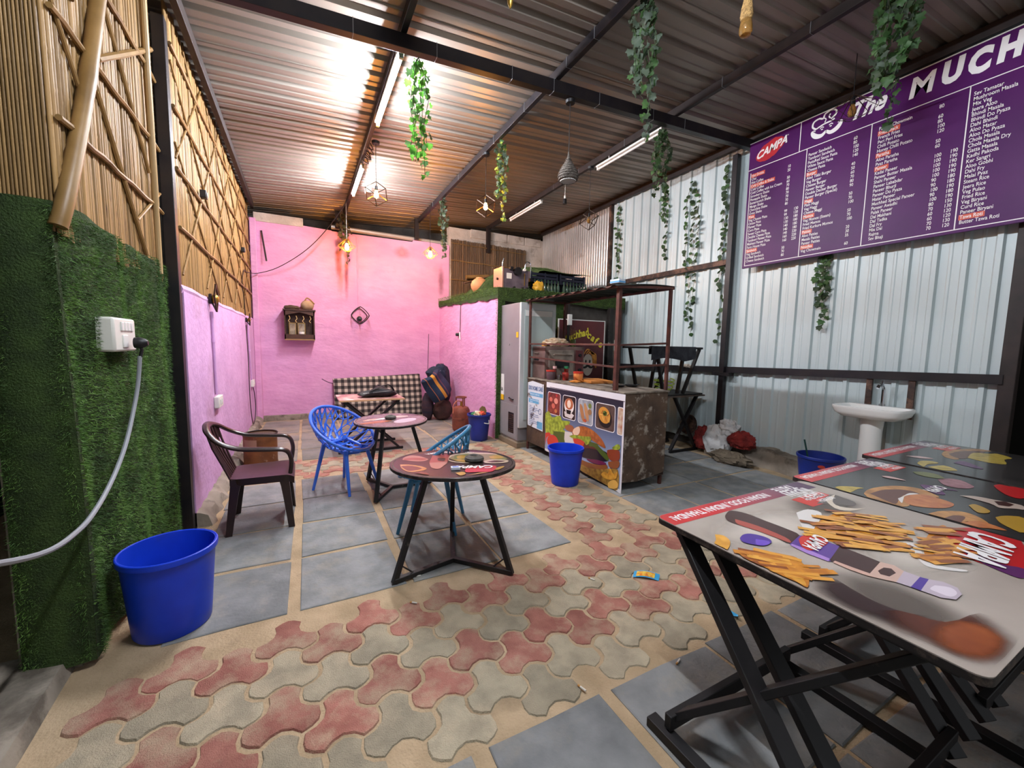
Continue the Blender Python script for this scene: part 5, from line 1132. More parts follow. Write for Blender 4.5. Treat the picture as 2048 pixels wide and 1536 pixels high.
M_chr = mat('chrome', '#b9bcc0', .12, 1.0); tp = obj('tap', MB().tube(spline([(5.29, 1.90, .95), (5.29, 1.90, 1.08), (5.285, 1.90, 1.13), (5.26, 1.905, 1.165), (5.22, 1.91, 1.165), (5.19, 1.915, 1.135)], 6), .014, 10), M_chr, sk); obj('tap_base', MB().cyl((5.29, 1.90, .95), (5.29, 1.90, .97), .026, n=16), M_chr, sk); obj('tap_lever', MB().bar((5.27, 1.90, 1.165), (5.25, 1.90, 1.21), .012, .012), M_chr, sk)
obj('drain', MB().cyl((5.13, 1.92, .862), (5.13, 1.92, .866), .02, n=14), M_chr, sk)
for y, z, lab in ((2.035, .95, 'brown steel upright behind the sink, by the tap'), (1.70, .84, 'brown steel upright behind the sink, at its right end')):
    tag(obj('wall_bracket', MB().bb(5.318, 5.345, y - .025, y + .025, z, 1.25), M_rust), lab, 'bracket')
# sacks at the foot of the black post
tag(obj('white_sack', lump((5.10, 3.58, .22), (.12, .17, .22), 61, .25, 2.2, 40, 24, .05), mat('white_plastic_sack', '#c9c8c6', .45, bump=.6, bscale=24)), 'crumpled white plastic sack at the foot of the black post', 'sack')
tag(obj('white_sack_neck', lump((5.13, 3.44, .43), (.09, .12, .11), 62, .35, 2.6, 36, 20, .08, flatb=False), mat('white_plastic_sack', '#c9c8c6')), 'loose white plastic bag bunched above the red sack', 'bag')
tag(obj('red_sack', lump((5.10, 3.24, .30), (.09, .17, .11), 63, .3, 2.6, 40, 22, .05), mat('red_net_cloth', '#8a2a24', .9, col2='#6b1d1b', scale=14, bump=.6, bscale=60)), 'crumpled red cloth on the kerb right of the black post', 'cloth')
tag(obj('red_sack', lump((5.16, 3.84, .20), (.09, .13, .17), 64, .25, 2.4, 36, 20, .05), mat('red_net_cloth', '#8a2a24')), 'red sack half hidden left of the black post', 'sack')
tag(obj('jute_sack', lump((4.98, 3.30, .07), (.12, .25, .085), 65, .3, 2.6, 40, 20, .08), mat('brown_jute_sack', '#6f6352', .95, col2='#574c3e', scale=12, bump=.6, bscale=60)), 'flattened brown jute sack lying on the floor by the post', 'sack')
t = thing('round_pan', 'dark round pan leaning against the metal wall behind the cart', 'pan', (5.33, 4.22, .2)); o = obj('dish', MB().lathe([(.13, 0), (.15, .015), (.155, .015), (.14, -.006), (.0, -.004)], 24, (0, 0, 0), False), M_rust, t, world=False); o.rotation_euler = (0, -1.35, 0); o.location = (-.03, 0, .13)
tag(obj('cloth_scrap', lump((5.31, 4.35, 1.235), (.04, .12, .03), 71, .5, 4, 24, 12), mat('pale_scrap', '#b9b0a3', .9)), 'pale scrap of cloth lying on the low black rail', 'scrap')
# ================================================================ printed food pictures
PC = dict(p_white='#d9d5d0', p_plate='#5c524c', p_platew='#cfc2ae', p_fry='#cf8a2c', p_fryd='#8a4a1c', p_fryh='#e3aa48', p_red='#b51f22', p_redl='#c8362c', p_purp='#5a2a5c', p_purp2='#4a2f8f', p_purp3='#6b4bb8',
          p_bot1='#3a1a15', p_bot2='#a5483a', p_bot3='#c9a291', p_lab='#5b3a8c', p_lab2='#a37fc4', p_neck='#c7a696', p_cap1='#b7a9b4', p_cap2='#d8cdd6', p_brownd='#3c2426', p_brown='#6b3a26', p_orange='#a65c34',
          p_chip='#c9b04a', p_chip2='#a8842e', p_bread='#c08a4a', p_breadd='#5e2f20', p_bread2='#a8592c', p_meat='#a5747a', p_green='#6b6f3c', p_steel='#b7a597', p_whiter='#c7a6a0', p_salm='#cf9a86',
          bn_leaf='#a9b83c', bn_leafd='#4a5a1e', bn_tom='#c5392a', bn_glass='#9a5a3a', bn_white='#cfcac2', bn_wood='#7a5224', bn_bunb='#8a4f28', bn_bun='#b8682c', bn_bunh='#e0bfa0', bn_patty='#1f1420', bn_onion='#6b1f45', bn_meat='#5b2620', bn_cup='#8a3f22', bn_chip='#d9a03c', bn_chip2='#dfae55')
FOOD2 = dict(p_fry='#b06a1e', p_bread='#9a6a34', p_bread2='#c07a40', p_orange='#7d4028', p_chip='#a08a30', bn_bun='#8f4a1e', bn_leaf='#6f7d22', bn_wood='#b08a3c', p_meat='#7a4550', p_fryh='#c98f30', bn_chip='#b87a24', p_brown='#4a2a20')
SOFT = dict(p_brown=soft('soft_brown', '#5d3222', '#3d2018', .95, .3, 5, (.30, .62)), p_orange=soft('soft_orange', '#9c5630', '#7a3f26', .95, .3, 6, (.24, .56)), p_brownd=soft('soft_dark', '#33211f', None, .9, .3, 5, (.26, .6)))
def pmat(k): return mat('print_' + k, PC[k], .32, col2=FOOD2.get(k), scale=22, coat=.25)
def prints(lst, parent, fn, step=.00025, nm='printed_picture', clampr=None):
    for i, (k, poly) in enumerate(lst):
        if clampr: poly = [tuple(c * min(1, clampr / max(math.hypot(*p), 1e-6)) for c in p) for p in poly]
        P = list(poly) if (k in ('p_bot1', 'p_bot3', 'p_lab', 'p_lab2', 'p_neck', 'p_cap1', 'p_purp2') and len(poly) < 8) else spl2(list(poly) + [poly[0]], 3)[:-1]
        mb = MB(); flat(mb, P, lambda a, b: fn(a, b, .0008 + step * i)); obj(nm, mb, SOFT[k] if k in SOFT else pmat(k), parent, smooth=False)
PR_BANNER = [
    ('bn_leaf', [(4.537, 0.604), (4.451, 0.649), (4.372, 0.579), (4.194, 0.629), (4.139, 0.578), (3.989, 0.594), (3.987, 0.556), (4.116, 0.463), (4.064, 0.453), (4.074, 0.312), (4.339, 0.284), (4.324, 0.360), (4.514, 0.342)]),
    ('bn_leafd', [(4.326, 0.401), (4.114, 0.433), (4.062, 0.414), (4.073, 0.303), (4.319, 0.268)]),
    ('bn_tom', [(4.524, 0.340), (4.428, 0.365), (4.398, 0.334), (4.491, 0.283), (4.515, 0.170)]),
    ('bn_tom', [(4.480, 0.253), (4.453, 0.302), (4.379, 0.343), (4.287, 0.347), (4.222, 0.310), (4.219, 0.270), (4.317, 0.216), (4.448, 0.197)]),
    ('bn_glass', [(4.076, 0.520), (3.986, 0.551), (3.897, 0.539), (3.902, 0.476), (4.049, 0.476)]),
    ('bn_white', [(4.073, 0.451), (3.917, 0.463), (3.898, 0.409), (3.879, 0.346), (4.065, 0.314)]),
    ('bn_wood', [(3.743, 0.133), (3.568, 0.135), (3.277, 0.199), (3.103, 0.237), (3.096, 0.026), (3.241, 0.021), (3.478, 0.034), (3.747, 0.056)]),
    ('bn_bunb', [(3.731, 0.183), (3.599, 0.186), (3.407, 0.207), (3.280, 0.242), (3.290, 0.192), (3.567, 0.126), (3.728, 0.137)]),
    ('bn_bun', [(3.917, 0.458), (3.903, 0.504), (3.843, 0.546), (3.753, 0.576), (3.651, 0.586), (3.509, 0.564), (3.386, 0.510), (3.331, 0.462), (3.310, 0.419), (3.394, 0.426), (3.502, 0.449), (3.644, 0.464), (3.868, 0.430)]),
    ('bn_bunh', [(3.910, 0.474), (3.888, 0.517), (3.798, 0.563), (3.766, 0.531), (3.792, 0.470), (3.868, 0.440)]),
    ('bn_patty', [(3.724, 0.321), (3.581, 0.359), (3.417, 0.380), (3.288, 0.377), (3.260, 0.324), (3.283, 0.284), (3.436, 0.248), (3.602, 0.231), (3.718, 0.224)]),
    ('bn_onion', [(3.630, 0.219), (3.437, 0.256), (3.306, 0.261), (3.293, 0.243), (3.407, 0.211), (3.571, 0.202)]),
    ('bn_tom', [(3.898, 0.400), (3.790, 0.419), (3.670, 0.412), (3.637, 0.346), (3.754, 0.323), (3.863, 0.350)]),
    ('bn_meat', [(3.669, 0.403), (3.501, 0.423), (3.392, 0.404), (3.404, 0.371), (3.580, 0.355), (3.694, 0.328)]),
    ('bn_leaf', [(3.979, 0.412), (3.869, 0.449), (3.702, 0.465), (3.574, 0.488), (3.558, 0.455), (3.584, 0.413), (3.639, 0.378), (3.684, 0.409), (3.790, 0.419), (3.898, 0.400)]),
    ('bn_leafd', [(3.585, 0.431), (3.447, 0.435), (3.420, 0.415), (3.287, 0.360), (3.247, 0.311), (3.283, 0.293), (3.375, 0.330), (3.499, 0.388), (3.582, 0.377)]),
    ('bn_cup', [(3.277, 0.406), (3.193, 0.434), (3.093, 0.438), (3.093, 0.343), (3.210, 0.308), (3.274, 0.355)]),
    ('bn_leaf', [(3.206, 0.448), (3.137, 0.498), (3.091, 0.504), (3.091, 0.459), (3.169, 0.436)]),
    ('bn_bunb', [(3.257, 0.282), (3.092, 0.335), (3.105, 0.257), (3.229, 0.230)]),
    ('bn_chip', [(3.362, 0.114), (3.313, 0.159), (3.250, 0.156), (3.223, 0.224), (3.165, 0.177), (3.108, 0.219), (3.116, 0.154), (3.150, 0.122), (3.233, 0.092), (3.322, 0.091)]),
    ('bn_chip2', [(3.244, 0.054), (3.197, 0.095), (3.138, 0.118), (3.089, 0.095), (3.098, 0.051), (3.155, 0.019), (3.234, 0.006)]),
]
PR_T1 = [
    ('p_white', [(2.016, 0.993), (2.110, 0.992), (2.124, 0.942), (2.001, 0.893), (1.877, 0.855), (1.812, 0.819), (1.861, 0.885)]),
    ('p_plate', [(2.231, 1.012), (2.440, 1.049), (2.450, 0.993), (2.429, 0.936), (2.364, 0.919), (2.315, 0.973)]),
    ('p_platew', [(2.331, 1.024), (2.463, 1.039), (2.340, 0.994), (2.295, 0.945), (2.344, 0.892), (2.399, 0.879), (2.280, 0.893), (2.248, 0.943)]),
    ('p_fry', [(1.877, 0.855), (1.983, 0.889), (2.109, 0.908), (2.195, 0.901), (2.288, 0.852), (2.289, 0.811), (2.256, 0.774), (2.276, 0.734), (2.229, 0.667), (2.143, 0.681), (2.139, 0.648), (2.066, 0.668), (2.038, 0.631), (1.975, 0.622), (1.980, 0.658), (1.882, 0.676), (1.866, 0.712), (1.850, 0.735), (1.832, 0.788), (1.843, 0.826)]),
    ('p_fryd', [(1.949, 0.868), (2.066, 0.888), (2.149, 0.881), (2.053, 0.856), (1.926, 0.832)]),
    ('p_fryd', [(2.162, 0.869), (2.189, 0.805), (2.154, 0.736), (2.119, 0.769), (2.118, 0.825)]),
    ('p_fryd', [(1.952, 0.819), (2.007, 0.771), (2.019, 0.700), (1.939, 0.728), (1.921, 0.789)]),
    ('p_fryh', [(2.039, 0.875), (2.133, 0.857), (2.091, 0.743), (2.048, 0.734), (2.063, 0.827)]),
    ('p_fryh', [(2.188, 0.898), (2.236, 0.849), (2.200, 0.738), (2.162, 0.739), (2.181, 0.835)]),
    ('p_fryh', [(1.884, 0.796), (1.949, 0.754), (1.964, 0.666), (1.920, 0.663), (1.882, 0.734)]),
    ('p_white', [(2.096, 0.644), (2.116, 0.603), (2.025, 0.562), (1.975, 0.517), (2.026, 0.453), (1.997, 0.456), (1.936, 0.511), (1.951, 0.545), (2.031, 0.596)]),
    ('p_fry', [(2.121, 0.592), (2.271, 0.624), (2.412, 0.639), (2.466, 0.626), (2.282, 0.555), (2.159, 0.498), (2.084, 0.490), (2.039, 0.495), (2.011, 0.534), (2.031, 0.559)]),
    ('p_fryd', [(2.167, 0.600), (2.298, 0.612), (2.367, 0.602), (2.313, 0.583), (2.228, 0.591)]),
    ('p_fryd', [(2.081, 0.572), (2.153, 0.557), (2.152, 0.520), (2.096, 0.528)]),
    ('p_fryh', [(2.043, 0.563), (2.064, 0.543), (2.058, 0.494), (2.029, 0.498), (2.007, 0.532)]),
    ('p_red', [(2.429, 0.619), (2.505, 0.588), (2.572, 0.552), (2.597, 0.493), (2.584, 0.434), (2.158, 0.351), (2.140, 0.375), (2.149, 0.418), (2.146, 0.461), (2.184, 0.505), (2.282, 0.555), (2.342, 0.591)]),
    ('p_purp', [(2.237, 0.537), (2.183, 0.487), (2.150, 0.450), (2.118, 0.370), (2.136, 0.347), (2.227, 0.365), (2.203, 0.409), (2.223, 0.468)]),
    ('p_bot1', [(1.672, 1.111), (1.717, 1.131), (1.756, 1.136), (1.787, 1.085), (1.787, 0.993), (1.789, 0.919), (1.774, 0.854), (1.666, 0.830), (1.664, 0.885), (1.661, 0.956), (1.636, 1.039), (1.640, 1.082)]),
    ('p_bot2', [(1.680, 1.068), (1.704, 0.982), (1.702, 0.871), (1.672, 0.834), (1.664, 0.885), (1.657, 0.953), (1.641, 1.031)]),
    ('p_lab', [(1.774, 0.854), (1.812, 0.819), (1.817, 0.735), (1.652, 0.691), (1.641, 0.759), (1.654, 0.828)]),
    ('p_lab2', [(1.666, 0.826), (1.674, 0.775), (1.673, 0.703), (1.646, 0.694), (1.638, 0.757), (1.648, 0.823)]),
    ('p_bot1', [(1.817, 0.735), (1.818, 0.678), (1.814, 0.610), (1.668, 0.586), (1.655, 0.638), (1.660, 0.697)]),
    ('p_bot3', [(1.673, 0.686), (1.678, 0.635), (1.685, 0.593), (1.677, 0.560), (1.660, 0.589), (1.651, 0.636), (1.653, 0.684)]),
    ('p_neck', [(1.814, 0.610), (1.830, 0.578), (1.811, 0.545), (1.700, 0.527), (1.677, 0.560), (1.670, 0.588)]),
    ('p_bot1', [(1.777, 0.587), (1.793, 0.572), (1.771, 0.552), (1.722, 0.552), (1.712, 0.572), (1.731, 0.586)]),
    ('p_cap1', [(1.811, 0.545), (1.814, 0.505), (1.708, 0.494), (1.700, 0.527)]),
    ('p_purp2', [(1.814, 0.505), (1.822, 0.486), (1.711, 0.471), (1.708, 0.494)]),
    ('p_cap1', [(1.822, 0.486), (1.845, 0.458), (1.841, 0.425), (1.802, 0.405), (1.747, 0.403), (1.718, 0.427), (1.711, 0.471)]),
    ('p_cap2', [(1.791, 0.463), (1.821, 0.435), (1.797, 0.414), (1.752, 0.416), (1.746, 0.445), (1.751, 0.462)]),
    ('p_redl', [(1.731, 0.836), (1.781, 0.845), (1.828, 0.827), (1.832, 0.788), (1.808, 0.769), (1.741, 0.761), (1.672, 0.766), (1.680, 0.800)]),
    ('p_purp2', [(1.524, 0.944), (1.565, 0.957), (1.602, 0.948), (1.625, 0.911), (1.620, 0.879), (1.588, 0.863), (1.542, 0.866), (1.511, 0.900), (1.505, 0.923)]),
    ('p_purp3', [(1.573, 0.911), (1.603, 0.876), (1.565, 0.862), (1.531, 0.881)]),
    ('p_fryh', [(1.459, 1.007), (1.483, 0.985), (1.462, 0.943), (1.405, 0.911), (1.374, 0.908), (1.369, 0.951), (1.419, 0.973)]),
    ('p_fry', [(1.408, 0.882), (1.452, 0.871), (1.514, 0.832), (1.550, 0.788), (1.567, 0.759), (1.542, 0.724), (1.509, 0.662), (1.467, 0.665), (1.399, 0.638), (1.400, 0.671), (1.394, 0.717), (1.395, 0.778), (1.388, 0.830)]),
    ('p_fryd', [(1.412, 0.871), (1.465, 0.820), (1.453, 0.750), (1.424, 0.780)]),
    ('p_fryh', [(1.488, 0.817), (1.504, 0.726), (1.506, 0.664), (1.465, 0.698), (1.470, 0.775)]),
    ('p_fryh', [(1.431, 0.745), (1.450, 0.690), (1.403, 0.643), (1.404, 0.681)]),
    ('p_brownd', [(1.406, 0.641), (1.534, 0.650), (1.506, 0.529), (1.522, 0.440), (1.597, 0.383), (1.433, 0.384), (1.400, 0.437), (1.391, 0.538)]),
    ('p_brown', [(1.427, 0.498), (1.517, 0.454), (1.570, 0.375), (1.716, 0.347), (1.711, 0.287), (1.678, 0.264), (1.452, 0.261), (1.417, 0.293), (1.410, 0.372), (1.400, 0.428)]),
    ('p_orange', [(1.433, 0.384), (1.558, 0.381), (1.646, 0.338), (1.658, 0.283), (1.633, 0.263), (1.462, 0.260), (1.427, 0.285), (1.413, 0.332)]),
]
PR_T2 = [
    ('p_chip', [(2.600, 1.100), (2.645, 1.096), (2.706, 1.061), (2.733, 1.022), (2.688, 1.031), (2.578, 1.021), (2.567, 1.053)]),
    ('p_bread', [(2.627, 0.980), (2.709, 0.999), (2.811, 0.999), (2.920, 0.977), (2.993, 0.934), (3.019, 0.884), (2.994, 0.836), (2.930, 0.779), (2.870, 0.837), (2.747, 0.848), (2.635, 0.800), (2.562, 0.820), (2.547, 0.868), (2.566, 0.931)]),
    ('p_breadd', [(2.657, 0.966), (2.787, 0.964), (2.875, 0.936), (2.922, 0.894), (2.901, 0.847), (2.820, 0.876), (2.713, 0.864), (2.595, 0.839), (2.616, 0.893)]),
    ('p_bread2', [(2.727, 0.857), (2.830, 0.863), (2.911, 0.834), (2.910, 0.781), (2.879, 0.714), (2.786, 0.703), (2.707, 0.732), (2.655, 0.777), (2.656, 0.818)]),
    ('p_white', [(2.703, 0.868), (2.765, 0.870), (2.870, 0.877), (2.896, 0.849), (2.800, 0.869), (2.732, 0.855), (2.641, 0.831)]),
    ('p_purp', [(3.111, 0.912), (3.143, 0.889), (3.167, 0.808), (3.168, 0.773), (3.113, 0.824), (3.023, 0.783), (2.988, 0.815), (3.045, 0.872)]),
    ('p_meat', [(3.337, 0.904), (3.433, 0.881), (3.448, 0.835), (3.400, 0.790), (3.350, 0.759), (3.275, 0.767), (3.229, 0.805), (3.243, 0.853)]),
    ('p_green', [(3.409, 1.039), (3.474, 0.999), (3.474, 0.944), (3.404, 0.894), (3.356, 0.936), (3.355, 0.998)]),
    ('p_bread', [(2.562, 0.717), (2.661, 0.708), (2.733, 0.681), (2.770, 0.645), (2.746, 0.595), (2.675, 0.548), (2.649, 0.571), (2.629, 0.603), (2.541, 0.611), (2.542, 0.661)]),
    ('p_bread2', [(2.565, 0.611), (2.671, 0.589), (2.683, 0.550), (2.649, 0.491), (2.613, 0.534), (2.555, 0.566)]),
    ('p_breadd', [(2.549, 0.663), (2.665, 0.656), (2.685, 0.623), (2.541, 0.611), (2.523, 0.630)]),
    ('p_chip2', [(2.912, 0.671), (2.965, 0.661), (2.915, 0.603), (2.855, 0.595), (2.824, 0.620)]),
    ('p_chip2', [(2.816, 0.562), (2.887, 0.547), (2.925, 0.499), (2.686, 0.453), (2.703, 0.497), (2.749, 0.535)]),
    ('p_steel', [(3.072, 0.744), (3.132, 0.702), (3.151, 0.640), (3.167, 0.568), (3.147, 0.542), (3.086, 0.530), (3.065, 0.553), (3.010, 0.592), (3.052, 0.634)]),
    ('p_bot1', [(3.118, 0.633), (3.163, 0.609), (3.142, 0.572), (3.077, 0.575), (3.055, 0.605)]),
    ('p_red', [(3.494, 0.720), (3.554, 0.711), (3.556, 0.674), (3.583, 0.627), (3.333, 0.578), (3.305, 0.622), (3.412, 0.687)]),
    ('p_whiter', [(3.103, 1.080), (3.137, 1.055), (3.129, 0.979), (3.107, 0.998), (3.083, 1.059)]),
]
PR_T3 = [
    ('p_bread', [(4.203, 1.135), (4.333, 1.156), (4.479, 1.147), (4.642, 1.103), (4.727, 1.050), (4.691, 1.000), (4.599, 1.040), (4.454, 1.087), (4.234, 1.091), (4.129, 1.023), (4.068, 1.036), (4.102, 1.091)]),
    ('p_breadd', [(4.255, 1.112), (4.447, 1.106), (4.583, 1.057), (4.612, 1.012), (4.352, 1.010), (4.157, 1.010), (4.167, 1.063)]),
    ('p_chip', [(4.226, 1.008), (4.484, 1.043), (4.559, 0.980), (4.618, 0.954), (4.526, 0.863), (4.405, 0.874), (4.237, 0.830), (4.180, 0.893), (4.202, 0.964)]),
    ('p_chip', [(3.677, 1.103), (3.779, 1.118), (3.843, 1.081), (3.820, 1.040), (3.713, 1.062), (3.605, 1.049)]),
    ('p_chip', [(3.625, 1.035), (3.774, 1.003), (3.709, 0.921), (3.643, 0.939), (3.612, 0.976)]),
    ('p_purp', [(3.937, 1.001), (4.061, 0.985), (3.923, 0.860), (3.889, 0.887), (3.904, 0.940)]),
    ('p_whiter', [(3.864, 1.224), (3.944, 1.174), (3.948, 1.102), (3.869, 1.151)]),
]
PR_R1 = [
    ('p_bread', [(-0.231, 0.332), (-0.175, 0.415), (-0.128, 0.451), (-0.095, 0.396), (-0.144, 0.348), (-0.196, 0.330)]),
    ('p_salm', [(-0.315, 0.186), (-0.288, 0.256), (-0.227, 0.305), (-0.178, 0.259), (-0.150, 0.174), (-0.148, 0.126), (-0.193, 0.088), (-0.262, 0.118)]),
    ('p_redl', [(-0.298, 0.213), (-0.237, 0.223), (-0.153, 0.164), (-0.185, 0.119), (-0.252, 0.159), (-0.302, 0.169)]),
    ('p_bread', [(-0.360, 0.052), (-0.306, 0.029), (-0.253, -0.035), (-0.225, -0.117), (-0.259, -0.159), (-0.314, -0.172), (-0.357, -0.153), (-0.373, -0.053)]),
    ('p_breadd', [(-0.364, 0.012), (-0.294, -0.018), (-0.253, -0.105), (-0.306, -0.139), (-0.351, -0.129)]),
    ('p_redl', [(-0.097, 0.201), (-0.067, 0.251), (0.039, 0.215), (-0.033, 0.032), (-0.081, -0.057), (-0.166, -0.021), (-0.162, 0.042)]),
    ('p_brownd', [(-0.067, 0.164), (-0.013, 0.153), (-0.068, 0.013), (-0.106, 0.018)]),
    ('p_whiter', [(-0.168, 0.023), (-0.054, -0.004), (-0.111, -0.106), (-0.162, -0.163), (-0.192, -0.111)]),
    ('p_white', [(0.037, 0.195), (0.132, 0.234), (0.240, 0.221), (0.380, 0.144), (0.427, 0.071), (0.425, 0.020), (0.354, 0.088), (0.220, 0.171), (0.112, 0.177), (0.020, 0.127), (-0.017, 0.048), (0.032, -0.041), (0.092, -0.083), (0.065, -0.087), (0.003, -0.039), (-0.025, 0.040)]),
    ('p_green', [(0.001, 0.087), (0.044, 0.167), (0.116, 0.188), (0.220, 0.171), (0.359, 0.099), (0.415, 0.024), (0.378, -0.095), (0.278, -0.076), (0.171, -0.077), (0.036, -0.031)]),
    ('p_chip2', [(0.076, 0.153), (0.131, 0.156), (0.130, 0.081), (0.091, 0.049), (0.054, 0.077)]),
    ('p_chip2', [(0.287, 0.040), (0.354, 0.063), (0.390, -0.003), (0.347, -0.046), (0.278, -0.029)]),
    ('p_chip2', [(0.009, 0.037), (0.061, 0.038), (0.104, -0.026), (0.054, -0.050)]),
    ('p_white', [(0.181, -0.092), (0.233, -0.057), (0.303, -0.068), (0.363, -0.124), (0.326, -0.176), (0.253, -0.174), (0.186, -0.139)]),
    ('p_bot1', [(0.203, -0.102), (0.273, -0.086), (0.343, -0.132), (0.294, -0.156), (0.227, -0.141)]),
    ('p_chip2', [(-0.014, -0.207), (0.016, -0.191), (0.041, -0.212), (0.005, -0.244)]),
    ('p_chip2', [(0.171, -0.306), (0.228, -0.271), (0.261, -0.276), (0.189, -0.362)]),
    ('p_red', [(0.010, -0.218), (0.072, -0.195), (0.180, -0.221), (0.207, -0.262), (0.135, -0.375), (0.059, -0.343), (-0.030, -0.313)]),
    ('p_chip2', [(-0.095, -0.303), (-0.043, -0.298), (-0.045, -0.351), (-0.089, -0.375)]),
    ('p_chip2', [(-0.066, -0.451), (-0.020, -0.379), (0.053, -0.358), (0.097, -0.386), (0.092, -0.437), (0.040, -0.431), (-0.013, -0.450), (-0.042, -0.478)]),
    ('p_breadd', [(-0.326, -0.203), (-0.267, -0.192), (-0.254, -0.269), (-0.300, -0.316), (-0.330, -0.286)]),
]
M_txw = mat('white_lettering', '#e6e4e2', .45)
def letters(parent, s, fn, size, m=None, bold=0, shear=0, xs=1.0, align='LEFT', nm='lettering', wid=1.0):
    me = text_mesh(s, size, m or M_txw, bold, shear, align, wid=wid); mb = mesh_to_mb(me, lambda a, b, c: fn(a * xs, b)); return obj(nm, mb, m or M_txw, parent, smooth=False)
# ---- banner on the cart
bn = thing('banner', 'printed burger banner with food photos on the cart front', 'banner', (2.87, 3.8, .5)); BX = 2.868
def bface(a, b, k=0): return (BX - k - .004 * math.sin(a * 7) * max(0, .5 - b), a, b)
M_bnav = mat('banner_navy', '#1d1f33', .4, col2='#262b45', scale=2); 
mb = MB().grid(lambda u, v: bface(3.045 + 1.485 * u, (.10 - .10 * max(0, 1 - u * 1.1) ** 1.3) + (1.03 - .10 + .10 * max(0, 1 - u * 1.1) ** 1.3) * v), 24, 12); obj('sheet', mb, mat('banner_white', '#d9d7da', .4), bn)
mb = MB().grid(lambda u, v: bface(3.07 + 1.46 * u, .13 - .09 * max(0, 1 - u * 1.1) ** 1.3 + (.96 - .13 + .09 * max(0, 1 - u * 1.1) ** 1.3) * v, .0008), 24, 12)
def navy_grad():
    m = mat('banner_blue_grey', '#23253a', .4); nd = m.node_tree.nodes; ln = m.node_tree.links; tc = nd.new('ShaderNodeTexCoord'); sp = nd.new('ShaderNodeSeparateXYZ'); ln.new(tc.outputs['Generated'], sp.inputs[0]); cr = nd.new('ShaderNodeValToRGB'); e = cr.color_ramp.elements; e[0].position = .3; e[0].color = lin('#8f9dbb'); e[1].position = .95; e[1].color = lin('#20212f'); k = e.new(.6); k.color = lin('#5a6480'); ln.new(sp.outputs['Z'], cr.inputs[0]); ln.new(cr.outputs[0], nd['Principled BSDF'].inputs['Base Color']); return m
obj('ground_print', mb, navy_grad(), bn)
obj('top_stripe', MB().add([bface(y, z, .0012) for y, z in ((3.05, .955), (4.45, .965), (4.45, .972), (3.05, .962))], [(0, 1, 2, 3)]), mat('stripe_dark', '#3a1f2c', .5), bn, smooth=False)
prints(PR_BANNER, bn, lambda a, b, k: (BX - .002 - k, a, b))
for i, (y0, y1) in enumerate(((4.19, 4.49), (3.865, 4.14), (3.54, 3.82), (3.18, 3.50), (3.06, 3.145))):
    z0, z1 = .615 - .003 * i, .91 - .004 * i; r = .035 if i < 4 else .02
    mb = MB(); flat(mb, rrect(y0, z0, y1, z1, r), lambda a, b: (BX - .0015, a, b)); obj('photo_border', mb, M_txw, bn, smooth=False)
    mb = MB(); flat(mb, rrect(y0 + .008, z0 + .008, y1 - .008, z1 - .008, r - .006), lambda a, b: (BX - .0022, a, b)); ph = obj('photo', mb, mat('photo_%d' % i, ['#5a2420', '#3b2620', '#7b7f86', '#4a3630', '#a86a50'][i], .4, col2=['#8a3a30', '#1f1512', '#a9adb2', '#5d4a40', '#c9b9a0'][i], scale=14), bn, smooth=False)
    cy, cz = (y0 + y1) / 2, (z0 + z1) / 2; K = lambda k: (lambda a, b: (BX - .003 - .0004 * k, cy - a, cz + b))
    def dot(poly, k, col, nm): mb = MB(); flat(mb, poly, K(k)); obj('photo_detail', mb, mat(nm, col, .4), ph, smooth=False)
    if i == 0:
        for q, (a, b, rr) in enumerate(((-.07, .05, .035), (.05, .04, .045), (-.01, -.03, .04), (.06, .11, .02), (-.06, -.10, .03), (.05, -.09, .03))): dot(ell(a, b, rr, rr * .85, 16), 1, ('#c96a5a', '#d88a78', '#c0604f', '#b02a2a', '#8a4030', '#b5703c')[q], 'tea_%d' % q)
    if i == 1:
        dot(ell(.0, .02, .10, .095, 22), 1, '#e6e0da', 'cup_w'); dot(ell(.0, .045, .085, .07, 22), 2, '#b0623a', 'coffee'); dot(ell(0, .045, .04, .05, 10), 3, '#e4cdb8', 'latte_art'); dot([(-.10, -.06), (.02, -.05), (.11, -.08), (.06, -.13), (-.08, -.12)], 1, '#cfc6c0', 'saucer'); dot([(-.06, -.03), (.05, -.03), (.03, -.08), (-.04, -.08)], 2, '#150f0e', 'cup_dark')
    if i == 2:
        for q, (a, b) in enumerate(((-.06, -.02), (.02, .0))): dot(ell(a, b, .032, .11, 16, rot=.35), 1, ('#a9744a', '#b98658')[q], 'roll_%d' % q)
        dot(ell(.08, .08, .03, .03, 14), 1, '#6d7a3a', 'dip_g'); dot(ell(.08, .01, .035, .035, 14), 1, '#9a7048', 'dip_b'); dot(ell(-.0, -.1, .03, .02, 12), 2, '#b5502e', 'roll_end')
    if i == 3:
        dot(ell(.0, -.01, .115, .105, 24, rot=-.5), 1, '#1b1413', 'wok'); dot(ell(-.01, .02, .10, .085, 24, rot=-.5), 2, '#c98a34', 'noodle'); dot(ell(.0, .04, .035, .03, 12), 3, '#5c6b2a', 'herb')
        for q in range(9): dot(ell(-.06 + .016 * q, .02 + .04 * math.sin(q * 2.2), .03, .006, 10, rot=q), 3, ('#e0b25c', '#8f5420')[q % 2], 'noodle_%d' % (q % 2))
obj('bottom_hem', MB().add([bface(y, z, .003) for y, z in ((3.05, .0), (3.05, .035), (3.6, .115), (4.5, .13), (4.5, .10), (3.6, .07))], [(0, 1, 2, 5), (2, 3, 4, 5)]), mat('banner_white', '#d9d7da'), bn, smooth=False)
